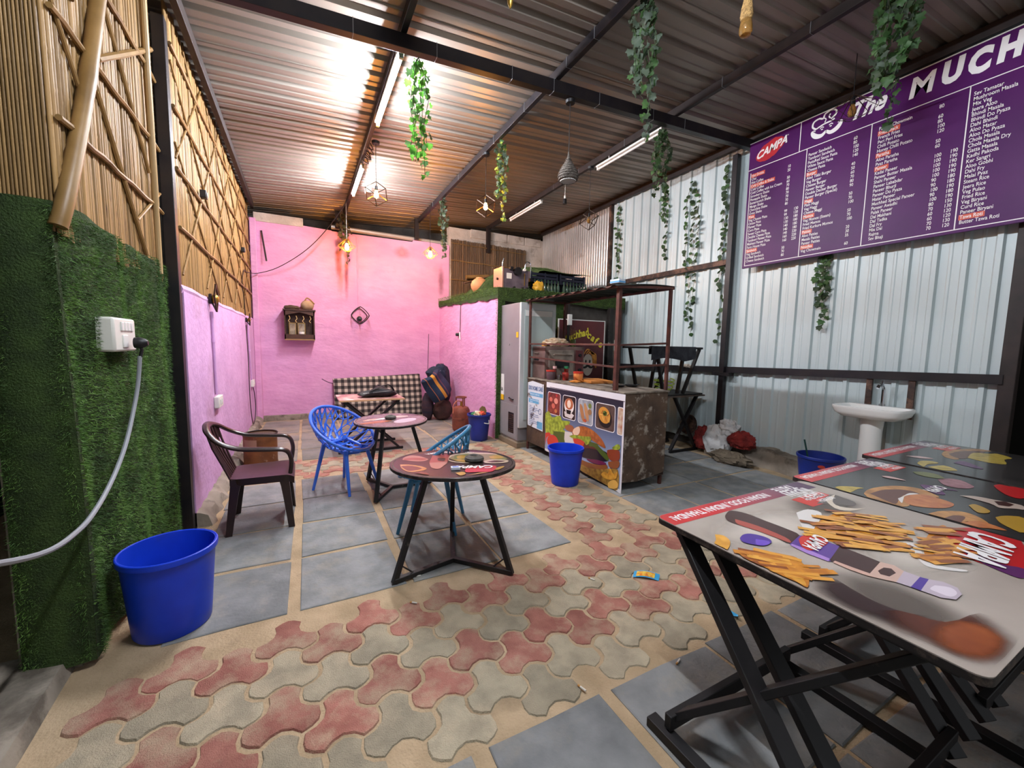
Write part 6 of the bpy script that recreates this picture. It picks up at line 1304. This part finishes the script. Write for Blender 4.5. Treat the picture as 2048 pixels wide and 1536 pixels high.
# ---- white and blue poster left of the banner
ps = thing('paper_poster', 'torn white and blue paper poster left of the burger banner', 'poster', (2.87, 4.82, .7)); M_pw = mat('poster_paper', '#cdd2d8', .7, dirt='#5b4738', dscale=7, dthr=(.57, .63))
obj('sheet', MB().add([(2.868, y, z) for y, z in ((4.60, .34), (5.02, .36), (5.03, .98), (4.9, 1.01), (4.6, .985))], [(0, 1, 2, 3, 4)]), M_pw, ps, smooth=False)
Pf = lambda a, b: (2.8665, 5.015 - a, b)
mb = MB()
for y0, y1, z0, z1 in ((.05, .40, .80, .85), (.02, .30, .70, .76), (.26, .40, .36, .46)): flat(mb, [(y0, z0), (y1, z0), (y1, z1), (y0, z1)], Pf)
obj('blue_panel', mb, mat('poster_blue', '#5f9fc4', .6), ps, smooth=False)
letters(ps, 'DKX HOME CARE', lambda a, b: (2.866, 5.005 - a, .885 + b), .078, mat('poster_ink', '#5a6f95', .6), .003, 0, .62)
for k, (s, z, c) in enumerate((("PRODUCTS & SERVICES", .815, '#e8ecf0'), ("Home care and cleaning", .735, '#e8ecf0'), ("Service", .708, '#e8ecf0'))): letters(ps, s, lambda a, b: (2.8655, 4.955 - a, z + b), .032, mat('poster_white_ink', c, .6), 0, 0, .75)
mb = MB()
for k in range(12): z = .66 - k * .024; flat(mb, [(.04, z), (.10 + .22 * abs(math.sin(k * 2.3)), z), (.10 + .22 * abs(math.sin(k * 2.3)), z - .008), (.04, z - .008)], Pf)
obj('text_lines', mb, mat('poster_ink', '#5a6f95'), ps, smooth=False)
mb = MB(); mb2 = ell(.33, .60, .035, .035, 20); ribbon(mb, mb2 + [mb2[0]], .005, Pf); obj('seal', mb, mat('poster_ink', '#5a6f95'), ps, smooth=False)

# ---- big table prints
def strip(parent, x0, x1, y1, z, w, tail=1.0):
    mb = MB(); c = .032
    P = [(x0, y1 - w), (x0, y1 - c)] + [(x0 + c - c * math.cos(a), y1 - c + c * math.sin(a)) for a in (.4, .8, 1.2)] + [(x0 + c, y1), (x1, y1), (x1, y1 - w)]
    flat(mb, P, lambda a, b: (a, b, z + .0006)); m = mat('print_red_purple', '#b8242a', .3, coat=.25)
    if not m.get('done'):
        m['done'] = 1; nd = m.node_tree.nodes; ln = m.node_tree.links; tc = nd.new('ShaderNodeTexCoord'); sp = nd.new('ShaderNodeSeparateXYZ'); ln.new(tc.outputs['Generated'], sp.inputs[0]); cr = nd.new('ShaderNodeValToRGB'); e = cr.color_ramp.elements; e[0].position = .25; e[0].color = lin('#c4292b'); e[1].position = .85; e[1].color = lin('#4a2048'); ln.new(sp.outputs['X'], cr.inputs[0]); ln.new(cr.outputs[0], nd['Principled BSDF'].inputs['Base Color'])
    obj('slogan_strip', mb, m, parent, smooth=False)
def slogan(parent, x0, y1, z, s=1.0):
    # lettering reads from the far side of the table
    F = lambda px_, py_: (lambda a, b: (px_ - a, py_ - b, z + .0012))
    letters(parent, 'INDIAN FOOD, INDIAN THANDA!', F(x0 + .74 * s, y1 - .030 * s), .062 * s, bold=.002, xs=.74)
    letters(parent, 'TASTE', F(x0 + 1.0 * s, y1 - .012 * s), .075 * s, bold=.003, xs=.78)
    letters(parent, 'INDIAN', F(x0 + 1.03 * s, y1 - .072 * s), .075 * s, bold=.003, xs=.78)
    letters(parent, 'GREAT', F(x0 + 1.03 * s, y1 - .132 * s), .075 * s, bold=.003, xs=.78)
    mb = MB(); flat(mb, [(x0 + .78 * s, y1 - .245 * s), (x0 + 1.04 * s, y1 - .245 * s), (x0 + 1.04 * s, y1 - .145 * s), (x0 + .78 * s, y1 - .145 * s)], lambda a, b: (a, b, z + .0009)); obj('red_tag', mb, pmat('p_redl'), parent, smooth=False)
    letters(parent, 'WITH THE', F(x0 + 1.02 * s, y1 - .165 * s), .04 * s, bold=.0008, xs=.85); letters(parent, 'REFRESH', F(x0 + 1.02 * s, y1 - .205 * s), .04 * s, bold=.0008, xs=.85)
for k, (cx, cy, rx, ry, m) in enumerate(((1.75, .98, .34, .22, soft('soft_cream', '#cbc2b6', None, .9, .3, 3, (.15, .55))), (2.25, 1.02, .25, .18, soft('soft_grey', '#5f564d', None, .8, .3, 3, (.1, .5))), (2.38, .42, .22, .16, soft('soft_shade', '#3f3833', None, .85, .3, 3, (.1, .5))), (2.05, .60, .34, .16, soft('soft_cream', '#b5aca0')), (1.55, .48, .2, .2, soft('soft_grey', '#5f564d')))):
    mb = MB(); flat(mb, ell(cx, cy, rx, ry, 28), lambda a, b: (min(max(a, 1.39), 2.55), min(max(b, .256), 1.14), .7503 + .0001 * k)); obj('printed_ground', mb, m, tt1top, smooth=False)
strip(tt1top, 1.387, 2.50, 1.243, .75, .10); slogan(tt1top, 1.39, 1.243, .75, 1.0); prints(PR_T1, tt1top, lambda a, b, k: (min(max(a, 1.39), 2.55), min(max(b, .255), 1.24), .75 + k), .00012)
letters(tt1top, 'CAMPA', lambda a, b: (2.50 - a, .555 - b - a * .12, .757), .17, bold=.006, shear=.3, xs=.62)
letters(tt1top, 'CAMPA', lambda a, b: (1.84 - a, .83 - b - a * .2, .757), .075, bold=.002, shear=.3, xs=.62)
def inside(p, poly):
    c = False; n = len(poly)
    for i in range(n):
        (x1, y1), (x2, y2) = poly[i], poly[i - 1]
        if (y1 > p[1]) != (y2 > p[1]) and p[0] < (x2 - x1) * (p[1] - y1) / (y2 - y1) + x1: c = not c
    return c
def fries(parent, poly, ang, L, w, n, z, seed):
    r = random.Random(seed); xs = [p[0] for p in poly]; ys = [p[1] for p in poly]; B = [MB() for _ in range(4)]
    k = 0
    while k < n:
        c = (r.uniform(min(xs), max(xs)), r.uniform(min(ys), max(ys)))
        if not inside(c, poly): continue
        a = ang + r.uniform(-.4, .4); l = L * r.uniform(.6, 1.1); ca, sa = math.cos(a), math.sin(a); q = w * r.uniform(.7, 1.2)
        P = [(c[0] + u * l * ca - v * q * sa, c[1] + u * l * sa + v * q * ca) for u, v in ((-.5, -.5), (.5, -.45), (.52, .45), (-.5, .5))]
        flat(B[r.randrange(4)], P, lambda x, y: (min(max(x, 1.39), 2.55), min(max(y, .256), 1.235), z + .000035 * k)); k += 1
    for q, nm in enumerate(('p_fry', 'p_fryh', 'p_fryh2', 'p_fryd')): obj('printed_fries', B[q], pmat(nm), parent, smooth=False, kind='stuff')
PC['p_fryh2'] = '#d99a3a'
FP = [pl for k_, pl in PR_T1 if k_ == 'p_fry']
fries(tt1top, FP[0], -.75, .15, .024, 60, .7555, 1); fries(tt1top, FP[1], -.6, .14, .025, 32, .7555, 2); fries(tt1top, FP[2], -.7, .15, .025, 22, .7555, 3)
_pp = [pl for k_, pl in PR_T2 if k_ == 'p_purp'][0]; CX2 = sum(q[0] for q in _pp) / len(_pp); CY2 = sum(q[1] for q in _pp) / len(_pp)
strip(tt2top, 2.577, 3.5, 1.313, .75, .11); slogan(tt2top, 2.58, 1.313, .75, .88); prints(PR_T2, tt2top, lambda a, b, k: (min(max(a, 2.58), 3.57), min(max(b, .325), 1.31), .75 + k), .00015)
letters(tt2top, 'CAMPA', lambda a, b: (CX2 + .08 - a, CY2 + .03 - b, .7545), .075, bold=.002, shear=.3, xs=.7)
strip(tt3top, 3.602, 4.65, 1.383, .755, .11); slogan(tt3top, 3.605, 1.383, .755, .98); prints(PR_T3, tt3top, lambda a, b, k: (min(max(a, 3.605), 4.715), min(max(b, .405), 1.38), .755 + k), .00015)
# ---- round table prints
PC.update(r_red='#8a3d31', r_salm='#a07262', r_white='#b8a78c'); RM = dict(p_redl='r_red', p_salm='r_salm', p_white='r_white', p_whiter='r_salm')
PR_R1 = [(RM.get(k_, k_), pl) for k_, pl in PR_R1]
prints(PR_R1, rt1top, lambda a, b, k: T1(a, b, k), .00015, clampr=.385)
rl = MB(); TR1 = math.radians(27.4)
s1 = 'INDIAN FOOD . INDIAN THANDA'
for i, ch in enumerate(s1):
    if ch == ' ': continue
    an = math.radians(62.6) - (i - 13) * -.062; c = (.335 * math.cos(an), .335 * math.sin(an)); rot = an + PI / 2
    me = text_mesh(ch, .052, M_txw, .001, 0, 'CENTER'); cr, sr = math.cos(rot), math.sin(rot); mesh_to_mb(me, lambda a, b, q: T1(c[0] + a * cr - b * sr, c[1] + a * sr + b * cr, .0015), rl)
obj('lettering', rl, M_txw, rt1top, smooth=False)
an = math.radians(180 - 22); ca, sa = math.cos(an), math.sin(an)
letters(rt1top, 'CAMPA', lambda a, b: T1(.20 + a * ca - b * sa, -.235 + a * sa + b * ca, .006), .095, bold=.003, shear=.3, xs=.78)
for k, (a, b, rx, ry, rot, col) in enumerate(((-.16, -.08, .16, .05, .2, 'p_orange'), (-.05, .08, .18, .03, .3, 'p_white'), (.12, -.1, .14, .08, .6, 'p_cap1'), (.1, .12, .1, .05, 0, 'p_whiter'), (-.2, .05, .08, .03, .5, 'p_salm'))):
    mb = MB(); flat(mb, ell(a, b, rx, ry, 20, rot=rot), lambda p, q: T2(p, q, .0008 + .0002 * k)); obj('printed_picture', mb, pmat(col), rt2top, smooth=False)
mb = MB(); flat(mb, ell(0, 0, .30, .22, 24), lambda a, b: (.83 + a * 1.0, 6.07 + b, .7362)); obj('printed_picture', mb, pmat('p_salm'), bpy.data.objects['table_top'] if False else [c for c in far_tab.children if c.name.startswith('table_top')][0], smooth=False)
# ---- ashtrays, matchbox, litter
M_ash = mat('grey_rubber', '#3b3936', .7, col2='#5a5650', scale=14)
def ashtray(T, a, b, label, s=1.0):
    o = T(a, b, .0); t = thing('ashtray', label, 'ashtray', o)
    prof = [(.05, .0), (.066, .006), (.07, .016), (.062, .024), (.066, .028), (.052, .036), (.038, .042), (.030, .042), (.024, .034), (.02, .018), (.001, .016)]
    obj('bowl', MB().lathe([(r * s, z * s + .0022) for r, z in prof], 24, o), M_ash, t, angle=60); obj('groove_ring', MB().torus((o[0], o[1], o[2] + .021 * s), .0665 * s, .003, 24, 6), M_ash, t)
ashtray(T1, .135, -.045, 'grey ringed ashtray on the front round table'); ashtray(T2, .0, .04, 'dark ashtray on the round table behind the blue chair', .85)
o = T1(-.065, -.22, .0); t = thing('matchbox', 'small white and blue matchbox on the front round table', 'matchbox', o)
mb = MB().box((o[0], o[1], o[2] + .0115), (.058, .036, .017), rz=-.25); obj('sleeve', mb, mat('matchbox_white', '#d3d6de', .5), t, bevel=.001); obj('label', MB().box((o[0], o[1], o[2] + .0202), (.04, .022, .0008), rz=-.25), mat('matchbox_blue', '#5a78c0', .5), t)
t = thing('snack_wrapper', 'blue and orange snack wrapper on the pavers by the table leg', 'wrapper', (1.98, 1.80, .0))
W = lambda a, b: (1.90 + a * .75 + b * .5, 1.87 - a * .6 + b * .35, .010 + .012 * math.sin(a * 20) + .006 * math.sin(b * 30))
mb = MB().grid(lambda u, v: W(u * .17, v * .10 - .05), 10, 6); obj('sheet', mb, mat('wrapper_blue', '#3f9ccc', .35), t)
mb = MB().grid(lambda u, v: tuple(Vector(W(.02 + u * .12, v * .07 - .035)) + Vector((0, 0, .0015))), 8, 5); obj('picture', mb, mat('wrapper_orange', '#d4762a', .35, col2='#e8d25a', scale=40), t)
mb = MB(); mb.add([(2.10, 1.33, .002), (2.135, 1.36, .012), (2.15, 1.31, .003), (2.12, 1.29, .015)], [(0, 1, 2), (0, 2, 3)]); tag(obj('paper_scrap', mb, mat('wrapper_blue', '#3f9ccc'), smooth=False), 'small blue paper scrap on the floor under the near table', 'litter')
bm = MB().cyl((0, -.018, .005), (0, .012, .005), .0042, n=8).mesh('butt'); bm.materials.append(mat('butt_white', '#d8d3c8', .8)); bm2 = MB().cyl((0, .012, .005), (0, .024, .005), .0044, n=8).mesh('filter'); bm2.materials.append(mat('butt_filter', '#c08a48', .8))
for x, y, r, lab in ((.53, 2.21, .9, 'cigarette butt on the sandy joint left of the table foot'), (.62, 2.47, 1.4, 'cigarette butt beside the front round table foot'), (1.05, 1.30, .3, 'cigarette butt by the edge of the near flagstone'), (1.56, 1.22, 1.9, 'cigarette butt on the flagstone near the trestle leg'), (1.62, 1.95, .5, 'cigarette butt on a grey paver near the snack wrapper')):
    t = thing('cigarette_butt', lab, 'cigarette butt', (x, y, .0)); t.rotation_euler = (0, 0, r); shared('paper', bm, t, (0, 0, 0)); shared('filter', bm2, t, (0, 0, 0))

# ================================================================ purple menu board
mbd = thing('menu_board', 'large purple menu board with white lettering high on the right wall', 'menu board', (5.24, 2.1, 2.58)); SXB = 5.215
M_pur = mat('purple_board', '#4d1057', .40, col2='#440e50', scale=2, spec=.25)
obj('panel', MB().bb(SXB, SXB + .03, .55, 3.475, 2.575, 4.14), M_pur, mbd, bevel=.002)
obj('side_support', MB().bb(SXB + .03, 5.33, 3.30, 3.36, 2.7, 4.0), M_rustdk, mbd); obj('side_support', MB().bb(SXB + .03, 5.33, 1.2, 1.26, 2.7, 4.0), M_rustdk, mbd)
obj('pale_edge', MB().bb(SXB - .001, SXB + .031, .55, 3.477, 4.14, 4.15), M_white, mbd)
S = lambda y0, z0, k=1: (lambda a, b: (SXB - .0012 * k, y0 - a, z0 + b))
M_or = mat('orange_highlight', '#c94f33', .4)
mb = MB(); L = lambda ya, za, yb, zb, w=.004: ribbon(mb, [(-ya, za), (-yb, zb)], w, lambda a, b: (SXB - .0012, -a, b))
L(3.475, 3.815, .55, 3.815); L(2.87, 3.815, 2.87, 4.14); L(3.44, 3.775, 3.44, 2.60); L(3.44, 2.605, .55, 2.605); L(2.785, 3.815, 2.785, 2.605); L(2.185, 3.815, 2.185, 2.605); L(1.50, 3.815, 1.50, 2.605)
obj('ruled_lines', mb, M_txw, mbd, smooth=False)
COLS = [
 (3.425, 2.985, ["*Hot Drinks", "Chai|10", "Hot Coffee|20", "*Cold Coffee & Shake", "Cold Coffee|50", "Cold Coffee with Ice Cream|60", "Strawberry Shake|70", "Pineapple Shake|80", "Butterscotch Shake|70", "Mango Shake|70", "Chocolate Shake|70", "Oreo Shake|80", "*Pizza", "Veg Cheese Pizza|99 130", "Onion Pizza|99 130", "Paneer Pizza|130 180", "Corn Pizza|130 180", "Sweet Corn Pizza|140 180", "Double Cheese Pizza|140 180", "Tandoori Paneer Pizza|140 220", "Makhani Paneer Pizza|160 220", "Farm House Pizza|160 220", "*Sandwich", "Veg Sandwich|50", "Grilled Sandwich|70", "Cheese Sandwich|80"]),
 (2.765, 2.335, ["Paneer Sandwich|60", "Tandoori Sandwich|80", "PastaRed Sauce Pasta|100", "White Sauce Pasta|120", "Cheese Pasta|140", "*Burger", "Aloo Tikki Burger|40", "Veg Burger|50", "Cheese Burger|60", "Paneer Burger|70", "Double Decker Burger|80", "Paneer Burger (Special)|90", "*Maggi", "Plain Maggi|50", "Veg Maggi|70", "Cheese Maggi|100", "*Momos", "Veg Momos (Steam)|50", "Fried Momos|70", "Fried Kurkure Momos|100", "*Patties", "Aloo Patties|20", "Masala Patties|30", "Paneer Patties|35", "*Noodles", "Veg Chowmein|60"]),
 (2.125, 1.69, ["Paneer Chowmein|80", "*Fries Snack", "French Fries|60", "Peri Peri Fries|80", "Chilli Potato|100", "Honey Chilli Potato|120", "*Paratha", "Aloo Paratha|50", "Pyaz Paratha|60", "*Paneer", "Kadai Paneer|100 190", "Paneer Butter Masala|100 190", "Shahi Paneer|100 190", "Paneer Lababdar|100 190", "Paneer Bhurji|100 190", "Paneer Do Pyaza|90 180", "Matar Paneer|90 180", "Muchhad Special Paneer|100 190", "Paneer Awadhi|90 180", "Palak Paneer|100 190", "Dal Makhani|80 150", "Dal Tadka|70 130", "Dal Fry|60 120", "Mix Dal|60 120", "Rajma|70 130", "Sev Bhaji|70 120"]),
 (1.475, 1.0, ["Sev Tamatar", "Mushroom Masala", "Mix Veg", "Jeera Aloo", "Bhindi Masala", "Bhindi Do Pyaza", "Dahi Bhindi", "Aloo Matar", "Aloo Do Pyaza", "Chola Masala", "Chola Masala Dry", "Gatta Masala", "Kadhi Pakoda", "Ker Sangri", "Aloo Gobhi", "Dahi Fry", "Malai Pyaz", "Steam Rice", "Jeera Rice", "Veg Pulao", "Fried Rice", "Veg Biryani", "Curd Rice", "Paneer Biryani", "*Tawa Roti", "Butter Tawa Roti"])]
for y0, yp, lines in COLS:
    for i, s in enumerate(lines):
        tx = MB()
        z = 3.722 - i * .0430; it = s.split('|')
        me = text_mesh(it[0].lstrip('*'), .0455, M_txw, .0004); w = max(v.co.x for v in me.vertices) * .74
        if s[0] == '*': hl = MB(); flat(hl, [(-.006, -.010), (w + .012, -.010), (w + .012, .036), (-.006, .036)], S(y0, z)); obj('heading_highlight', hl, M_or, mbd, smooth=False)
        mesh_to_mb(me, lambda a, b, c: S(y0, z, 2)(a * .74, b), tx)
        if len(it) > 1:
            for k, pr in enumerate(it[1].split(' ')): mesh_to_mb(text_mesh(pr, .0455, M_txw, .0004), lambda a, b, c: S(yp - k * .105, z, 2)(a * .74, b), tx)
        obj('menu_line', tx, M_txw, mbd, smooth=False)
# title, logo and roundel
letters(mbd, 'The', lambda a, b: S(2.40, 3.93, 2)(a + b * .05, b + a * .02), .235, bold=.008, shear=.35, xs=.80, nm='title')
for i, ch in enumerate('MUCHHAD'): letters(mbd, ch, lambda a, b: S([1.925, 1.70, 1.535, 1.365, 1.185, 1.005, .80][i], 3.915 + .012 * (i % 2), 2)(a * (1.25 if i == 0 else 1), b), .25, bold=.007 if i == 0 else .016, shear=.12, xs=.74, nm='title')
mb = MB(); rr = random.Random(2); flat(mb, [(3.215 - (.165 + rr.uniform(-.012, .012)) * math.cos(a) , 3.985 + (.105 + rr.uniform(-.008, .008)) * math.sin(a) + .25 * .165 * math.cos(a)) for a in [2 * PI * k / 36 for k in range(36)]], lambda a, b: (SXB - .0012, a, b)); obj('red_roundel', mb, mat('roundel_red', '#b3202a', .4), mbd, smooth=False)
letters(mbd, 'CAMPA', lambda a, b: S(3.385, 3.915, 2)(a, b + a * .20), .125, bold=.004, shear=.3, xs=.88, nm='roundel_lettering'); letters(mbd, 'TM', S(3.03, 4.06, 2), .02, nm='roundel_lettering')
lg = MB(); G = lambda a, b: (SXB - .0024, 2.605 - a, 3.93 + b)
ribbon(lg, spl2([(-.10, .06), (-.14, .10), (-.13, .15), (-.08, .165), (-.04, .15), (-.02, .19), (.04, .205), (.085, .18), (.08, .14), (.05, .12)], 5), .009, G); ribbon(lg, spl2([(-.10, .065), (-.03, .085), (.04, .09), (.075, .10)], 5), .008, G); ribbon(lg, spl2([(.05, .11), (.02, .14), (.03, .17)], 5), .006, G); ribbon(lg, spl2([(-.02, .10), (-.01, .13), (-.03, .15)], 5), .005, G)
for s in (-1, 1):
    ribbon(lg, spl2([(s * .0, .005), (s * .04, -.028), (s * .09, -.02), (s * .125, .01), (s * .14, .045), (s * .12, .055), (s * .11, .04)], 6), [.004 + .020 * math.sin(PI * min(1, (k + 4) / 34)) ** 1.2 * (1 if k < 26 else .6) for k in range(37)], G); ribbon(lg, spl2([(s * .025, .052), (s * .045, .062), (s * .062, .05)], 4), .005, G); flat(lg, ell(s * .042, .036, .011, .007, 10), G)
obj('logo', lg, M_txw, mbd, smooth=False)

# ================================================================ ivy garlands
M_lf = [mat('ivy_leaf_dark', '#33452f', .55, col2='#46593a', scale=9, rand=.2), mat('ivy_leaf_mid', '#4f7040', .5, col2='#3f5f36', scale=9, rand=.2), mat('ivy_leaf_bright', '#62a03c', .45, col2='#4c8a30', scale=9, rand=.2), mat('ivy_leaf_yellow', '#a8b23f', .5, col2='#6f8a38', scale=9, rand=.3), mat('ivy_leaf_grey', '#5c6a5a', .6, col2='#475544', scale=9, rand=.25), mat('ivy_leaf_brown', '#5a5240', .7, col2='#444030', scale=9, rand=.25)]
for _m in M_lf: leafy(_m)
M_stem = mat('ivy_stem', '#3a4a2c', .7)
def leaf_mesh(name, m, s=1.0):
    o = [(0, .0), (.022, -.006), (.036, .010), (.026, .022), (.034, .038), (.018, .038), (.0, .062), (-.018, .038), (-.034, .038), (-.026, .022), (-.036, .010), (-.022, -.006)]
    mb = MB(); mb.add([(0, .022 * s, .004)] + [(x * s, y * s, -.10 * abs(x) * s + .012 * math.sin(y * 90)) for x, y in o], [(0, i + 1, (i + 1) % 12 + 1) for i in range(12)])
    me = mb.mesh(name, True, 80); me.materials.append(m); return me
LEAF = [leaf_mesh('ivy_leaf', m) for m in M_lf]
def rleaf(name, m):
    o = [(0, 0), (.02, .004), (.03, .02), (.026, .038), (.0, .056), (-.026, .038), (-.03, .02), (-.02, .004)]; mb = MB(); mb.add([(0, .024, .003)] + [(x, y, -.1 * abs(x)) for x, y in o], [(0, i + 1, (i + 1) % 8 + 1) for i in range(8)]); me = mb.mesh(name, True, 80); me.materials.append(m); return me
RLEAF = [rleaf('vine_leaf', M_lf[0]), rleaf('vine_leaf', M_lf[1])]
def garland(x, y, z0, z1, strands, spread, mats, label, dens=1.0, sc_=1.0, taper=True, leaves=None, seed=0, wallx=None, name='ivy_garland', gap=0):
    r = random.Random(seed); t = thing(name, label, 'ivy', (x, y, z1)); H = z0 - z1
    for s in range(strands):
        a = 2 * PI * s / max(strands, 1) + r.uniform(-.4, .4); Ls = H * (1.0 if s == 0 else r.uniform(.45, .92)); dx, dy = spread * math.cos(a), spread * math.sin(a)
        if wallx is not None: dx = 0; dy = spread * (2 * (s + .5) / strands - 1) * 1.0
        path = []; n = max(4, int(Ls / .08))
        for k in range(n + 1): f = k / n; w = min(1, f * 4) ** .5; path.append((x + dx * w * (1 - .4 * f) + .012 * math.sin(k * 1.9 + s), y + dy * w * (1 - .4 * f) + .018 * math.sin(k * 1.3 + 2 * s), z0 - Ls * f))
        obj('stem', MB().tube(path, .0025, 4), M_stem, t)
        m = int(Ls / (.036 / dens))
        for k in range(m):
            f = (k + r.random()) / m
            if gap and r.random() < gap: continue
            i = min(int(f * n), n - 1); g = f * n - i; p = Vector(path[i]).lerp(Vector(path[i + 1]), g); me = (leaves or LEAF)[r.choice(mats)]
            off = Vector((r.uniform(-.03, .03), r.uniform(-.03, .03), 0)) if wallx is None else Vector((-.012 - r.random() * .015, r.uniform(-.025, .025), 0))
            o = shared('leaf', me, t, tuple(p + off - t.location), (PI / 2 + r.uniform(-.5, .9) + PI * .0, r.uniform(-.6, .6) + PI, (-PI / 2 if wallx is not None else r.uniform(0, 2 * PI)) + r.uniform(-.5, .5)), (sc_ * r.uniform(.75, 1.15),) * 3)
    return t
garland(0.90, 3.50, 3.83, 2.90, 5, .075, [2, 2, 2, 1], 'bright green ivy garland beside the nearest lit tube', 1.0, .85, seed=1)
garland(2.28, 4.79, 4.06, 3.09, 5, .055, [3, 1, 4, 0], 'yellow-green ivy garland beside the lit cube pendant', 1.15, .8, seed=2)
garland(2.36, 2.48, 4.12, 3.10, 7, .09, [4, 0, 4, 1], 'long grey-green ivy garland hanging at the top centre', 1.1, .95, seed=3)
garland(3.78, 3.60, 4.02, 3.04, 5, .085, [0, 0, 1], 'dark green ivy garland beside the unlit tube and cross beam', 1.1, 1.0, seed=4)
garland(4.06, 1.62, 4.22, 3.26, 8, .13, [1, 4, 0, 1], 'large ivy garland hanging in front of the menu board', 1.1, 1.1, seed=5)
garland(2.26, 7.10, 4.06, 3.04, 4, .06, [4, 5, 0], 'sparse ivy garland on the middle purlin near the back wall', .9, 1.0, seed=6)
garland(0.74, 8.45, 3.92, 3.02, 5, .09, [5, 4, 5], 'brownish ivy garland behind the wire pendant at the pink wall', .9, 1.1, seed=7)
garland(5.355, 6.05, 4.17, 2.75, 2, .09, [0, 1], 'sparse leafy vine on the white wall next to the shiny sheet', .5, 1.2, leaves=RLEAF, seed=8, wallx=1, name='wall_vine')
garland(5.355, 4.42, 4.05, 1.72, 3, .20, [0, 1], 'long leafy vine on the white wall left of the black post', .5, 1.2, leaves=RLEAF, seed=9, wallx=1, name='wall_vine')
garland(5.355, 4.95, 4.12, 2.95, 2, .08, [0, 1], 'short leafy vine high on the white wall behind the cart', .5, 1.2, leaves=RLEAF, seed=10, wallx=1, name='wall_vine')
garland(5.34, 3.86, 4.08, 1.64, 2, .07, [0, 1], 'leafy vine running down the white wall beside the black post', .5, 1.15, leaves=RLEAF, seed=11, wallx=1, name='wall_vine')
garland(5.34, 2.56, 2.62, 1.77, 3, .07, [0, 1], 'ivy sprig hanging on the wall below the menu board', .8, 1.1, leaves=LEAF, seed=12, wallx=1, name='wall_vine')
